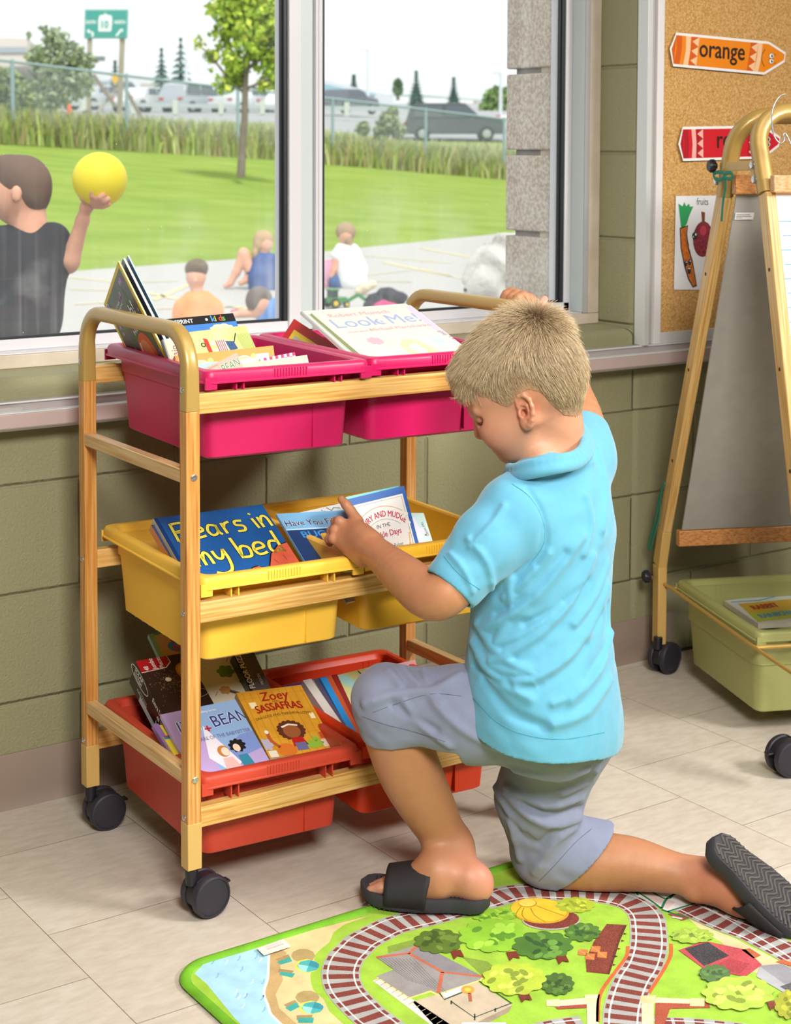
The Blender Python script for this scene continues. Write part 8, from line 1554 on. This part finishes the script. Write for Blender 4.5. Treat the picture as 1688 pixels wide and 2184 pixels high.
# arches across the top of each frame
for (tp, mid, name, par) in (((1536, 416), (1550, 330), 'arch', ez), ((1625, 412), (1612, 330), 'arch', ez)):
    p0 = ep(*tp); p1 = ep(*mid); dr = nrm(p1 - p0); R = 0.075; base = p0; up_l = p1 + (p1 - p0) * 0.0
    h_tot = 0.175; c0 = base + dr * (h_tot - R); path = [base, base + dr * 0.03, base + dr * (h_tot - R)]
    path += [c0 + ee * (R - R * math.cos(t)) + dr * R * math.sin(t) for t in np.linspace(0, math.pi / 2, 8)[1:]]
    path += [c0 + ee * (EL - 0.02 - R + R * math.sin(t)) + dr * R * math.cos(t) for t in np.linspace(0, math.pi / 2, 8)]
    path += [base + ee * (EL - 0.02)]
    q = MB(); q.tube([p + ee * 0.011 for p in path], 0.0165, GOLD, 14, up=np.cross(dr, ee), ry=0.0165, power=3.0); q.build('arch', ez, world=True, smooth=50)
# bars, panels
def bar(pxa, off0, off1, h, d, mat, name):
    a = ep(*pxa) + ee * off0; b = ep(*pxa) + ee * off1; q = MB(); q.beam(a, b, d, h, mat, up=(0, 0, 1)); return q.build(name, ez, world=True, bevel=0.002)
bar((1556, 394), 0.01, EL - 0.03, 0.040, 0.020, EBX, 'cross_bar'); bar((1437, 1148), 0.01, EL - 0.03, 0.036, 0.020, EBX, 'cross_bar'); bar((1637, 392), 0.01, EL - 0.03, 0.034, 0.020, bamboo('x', 8.0, base=('#D9A878', '#C88E58', '#E6C09A')), 'cross_bar')
def panel(tp, bt, mat, name, off=0.012, art=None):
    a, b = ep(*tp), ep(*bt); q = MB(); th = nrm(np.cross(b - a, ee)) * 0.004; P = [a + ee * 0.018, a + ee * (EL - 0.03), b + ee * (EL - 0.03), b + ee * 0.018]; q.prism([p + th * 0.5 for p in P], -th, mat)
    if art: art(q, a, b, th)
    return q.build(name, ez, world=True, smooth=0)
pn = panel((1554, 414), (1439, 1130), M('#A5A19B', 0.45, spec=0.4, noise=(30, '#98948D', 0.4)), 'grey_panel')
st = MB(); sa_ = on_pl(1568, 452, ep(1554, 414), nrm(np.cross(ep(1554, 414) - ep(1439, 1130), ee))); u_ = ee; v_ = nrm(ep(1554, 414) - ep(1439, 1130)); nn2 = nrm(np.cross(u_, v_)); nn2 = nn2 if nn2 @ CW < 0 else -nn2
Ar = Art(st, sa_ + nn2 * 0.004, u_, v_, nn2, base=0); Ar.rect(0, -0.016, 0.042, 0, M('#D9D8D6', 0.5), 1); [Ar.rect(0.003, -0.0055 - i * 0.0035, 0.003 + w_, -0.0043 - i * 0.0035, M('#6A6A70', 0.5), 2) for i, w_ in enumerate((0.030, 0.033, 0.014))]
st.build('maker_sticker', ez, world=True, smooth=0)
def lined(q, a, b, th):
    d = (b - a); Lh = np.linalg.norm(d); d = d / Lh; nn = nrm(np.cross(ee, -d)); nn = nn if nn @ CW < 0 else -nn; A2 = Art(q, a + nn * 0.003, ee, -d, nn, base=0.0)
    for i in range(22):
        yv = -0.055 - i * 0.0285; c = M('#5FA3CC', 0.5)
        if i % 2 == 0: A2.rect(0.02, yv - 0.0008, EL - 0.04, yv + 0.0008, c, 1)
        else:
            for k in range(18): A2.rect(0.03 + k * 0.033, yv - 0.0008, 0.05 + k * 0.033, yv + 0.0008, c, 1)
    Rm = M('#B8283A', 0.4)
    for x, yv in ((0.055, -0.09), (0.055, -0.165), (0.065, -0.225)): A2.line([(x, yv - 0.01), (x + 0.012, yv + 0.012), (x + 0.03, yv - 0.008), (x + 0.045, yv + 0.006)], 0.003, Rm, 2)
panel((1632, 414), (1690, 1180), M('#F0F1F1', 0.3, spec=0.5), 'lined_panel', art=lined)
# hinge bracket, bolts, knob
bk = MB(); off = -0.003; pts = [ep(p[0], p[1], off) for p in ((1536, 346), (1606, 343), (1617, 352), (1620, 385), (1612, 394), (1604, 388), (1600, 363), (1536, 366))]; bk.prism(pts, ee * 0.003, GOLD2); bk.build('hinge_bracket', ez, world=True, bevel=0.0008)
for p in ((1607, 352), (1611, 383), (1526 + 4, 386)):
    q = MB(); q.lathe(ep(p[0], p[1], -0.004), -ee, [(0.0085, 0), (0.0085, 0.003), (0.0065, 0.005), (0.003, 0.005), (0.0, 0.004)], STEEL, 16); q.build('bolt', ez, world=True)
def knob(p, r, par_off=-0.004):
    q = MB(); c = ep(p[0], p[1], par_off); q.lathe(c, -ee, [(r * 0.5, 0), (r * 0.5, 0.004), (r, 0.005), (r, 0.014), (r * 0.85, 0.018), (0, 0.018)], BLK, 24)
    u, w_, a = frame(-ee)
    for i in range(12): t = i * math.pi / 6; q.lathe(c + (u * math.cos(t) + w_ * math.sin(t)) * r, -ee, [(0.0018, 0.005), (0.0018, 0.014)], BLK, 6)
    q.build('clamp_knob', ez, world=True)
knob((1529, 354), 0.0125); knob((1388, 1229), 0.0135)
# casters
Rw = 0.037
def ecaster(P, ang):
    mwi = top_of(ez).matrix_world.inverted(); l = mwi @ Vector(P); o = caster(l.x, l.y, ang, parent=ez, R=Rw, top=0.088); return o
ecaster(ep(1405, 1300) * np.array([1, 1, 0]) + ee * 0.011 * 0, 0.15); P1 = on_z(1712, 1655, 0.0); P1 = EB + en * ((P1 - EB) @ en) ; ecaster(P1 + np.array([0.045, 0, 0]), 2.9)
# chrome book rings hanging at the top
for c, s in (((1660, 250), 0),):
    p = ep(1640, 330) + ee * 0.05 + ee * s; q = MB(); d0 = depth_ = np.dot(p - CC, CW)
    pts = [at(x, yv, d0) for x, yv in ((1676, 201), (1666, 204), (1655, 218), (1648, 238), (1647, 262), (1652, 290), (1664, 305), (1674, 300), (1672, 288), (1676, 285), (1684, 300), (1690, 312))]
    if s: pts = [P + ee * 0.028 + np.array([0, 0, -0.008]) for P in pts]
    q.tube(smoothpath(pts, 4), 0.0016, STEEL, 8)
    tag(q.build('hook', smooth=60), 'chrome wire hook over the easel top' + (', the second one just behind' if s else ', nearer the pin board edge'), 'hook', 'wire hooks on the easel top')
# teal ribbon tied below the bracket and one hanging from the post
RB = M('#178068', 0.75); rb_ = MB()
def ribbon(mb, pts, off, w=0.008, t=0.0012):
    P = [ep(x, yv, off if not isinstance(off, (list, tuple)) else off[i]) for i, (x, yv) in enumerate(pts)]; P = smoothpath(P, 4); mb.tube(P, w / 2, RB, 8, ry=t, up=ee)
ribbon(rb_, [(1522, 372), (1527, 382), (1536, 384), (1545, 377), (1543, 368), (1532, 367), (1522, 372)], -0.012); ribbon(rb_, [(1545, 377), (1556, 382), (1564, 376), (1558, 368), (1546, 372)], -0.014); ribbon(rb_, [(1546, 380), (1548, 400), (1543, 430), (1541, 455), (1540, 472)], -0.012, 0.0095); 
tag(rb_.build('ribbon', smooth=60), 'dark teal ribbon tied round the easel post below the black knob', 'ribbon')
r2 = MB(); ribbon(r2, [(1416, 1032), (1409, 1060), (1407, 1100), (1396, 1140), (1388, 1170), (1384, 1160), (1398, 1110), (1407, 1060), (1418, 1030)], -0.006, 0.009)
tag(r2.build('ribbon', smooth=60), 'dark teal ribbon loop hanging low beside the left easel leg', 'ribbon')
# olive tub held by a thin gold frame between the legs
LO = 0.030
t0, t1 = ep(1441, 1233, LO), ep(1616, 1352, LO); tdir = nrm((t1 - t0) * np.array([1, 1, 0])); zr = (t0[2] + t1[2]) / 2; Lt = np.linalg.norm((t1 - t0) * np.array([1, 1, 0])); tx = nrm(np.cross(np.array([0, 0, 1.0]), tdir)); tx = tx if tx @ ee > 0 else -tx
# local x along ee, y from the room side to the wall side
ox = t1; yv = -tdir; xv = np.cross(yv, np.array([0, 0, 1.0])); 
slope = (t1[2] - t0[2]) / Lt
mwt = Matrix([[xv[0], yv[0], 0, ox[0]], [xv[1], yv[1], 0, ox[1]], [xv[2], yv[2], 1, zr - 0.185], [0, 0, 0, 1]])
OLV = M('#A3A566', 0.42, spec=0.4)
ot = make_tub(OLV, 'book_tub', 'olive green tub hanging in the easel frame with an open picture book inside', W=0.44, D=Lt, H=0.185, gap=0.04, mw=mwt)
fr = MB(); GW = M('#C09A4E', 0.4, metal=0.3)
a0 = ep(1392, 1231, 0.004); zf_ = zr - 0.028
pA = np.array([*(t0 - ee * 0.008)[:2], zf_ + 0.006]); pB = np.array([*(t1 - ee * 0.008 + tdir * 0.006)[:2], zf_ + 0.0]); 
fr.tube([a0, pA, pB, pB + tdir * 0.22 + np.array([0, 0, 0.0])], 0.0042, GW, 10); fr.tube([pB, pB + ee * (EL - 0.08)], 0.0042, GW, 8); fr.tube([pA, pA + ee * (EL - 0.08)], 0.0042, GW, 8)
fr.build('tub_frame', ez, world=True)
zb_ = zr - 0.045
def zpt(x, y_): X = on_z(x, y_, zb_); return X
bb4 = [zpt(*p) for p in ((1545, 1281), (1700, 1262), (1730, 1322), (1618, 1330))]
pbk = MB(); pbk.prism([p + np.array([0, 0, -0.012]) for p in bb4], (0, 0, 0.012), PAGE)
U4 = bb4[1] - bb4[0]; V4 = bb4[0] - bb4[3]; Aq = Art(pbk, bb4[3] + np.array([0, 0, 0.0002]), U4 * 1.0, V4, (0, 0, 1), base=0.0002)
Aq.rect(0.02, 0.02, 0.98, 0.98, M('#D9E2E2', 0.4), 1); Aq.poly([(0.02, 0.05), (0.75, 0.02), (0.9, 0.72), (0.1, 0.80)], M('#D9B22E', 0.4), 2); Aq.poly([(0.02, 0.05), (0.7, 0.02), (0.75, 0.35), (0.05, 0.38)], M('#B9C43A', 0.4), 3)
Aq.text('RABBIT', 0.18, 0.50, 0.24, M('#B8201C', 0.4), 5, 0.03, 0.45); Aq.text('RAINBOW', 0.12, 0.16, 0.22, M('#2F8FC4', 0.4), 5, 0.02, 0.42); Aq.line([(0.05, 0.9), (0.4, 0.83), (0.7, 0.92), (0.95, 0.85)], 0.03, M('#5FA3C8', 0.4), 4); Aq.rect(0.78, 0.1, 0.95, 0.5, M('#D95A2A', 0.4), 3)
tag(pbk.build('picture_book', smooth=0), 'yellow and green picture book with red capital title lying in the olive tub', 'book')
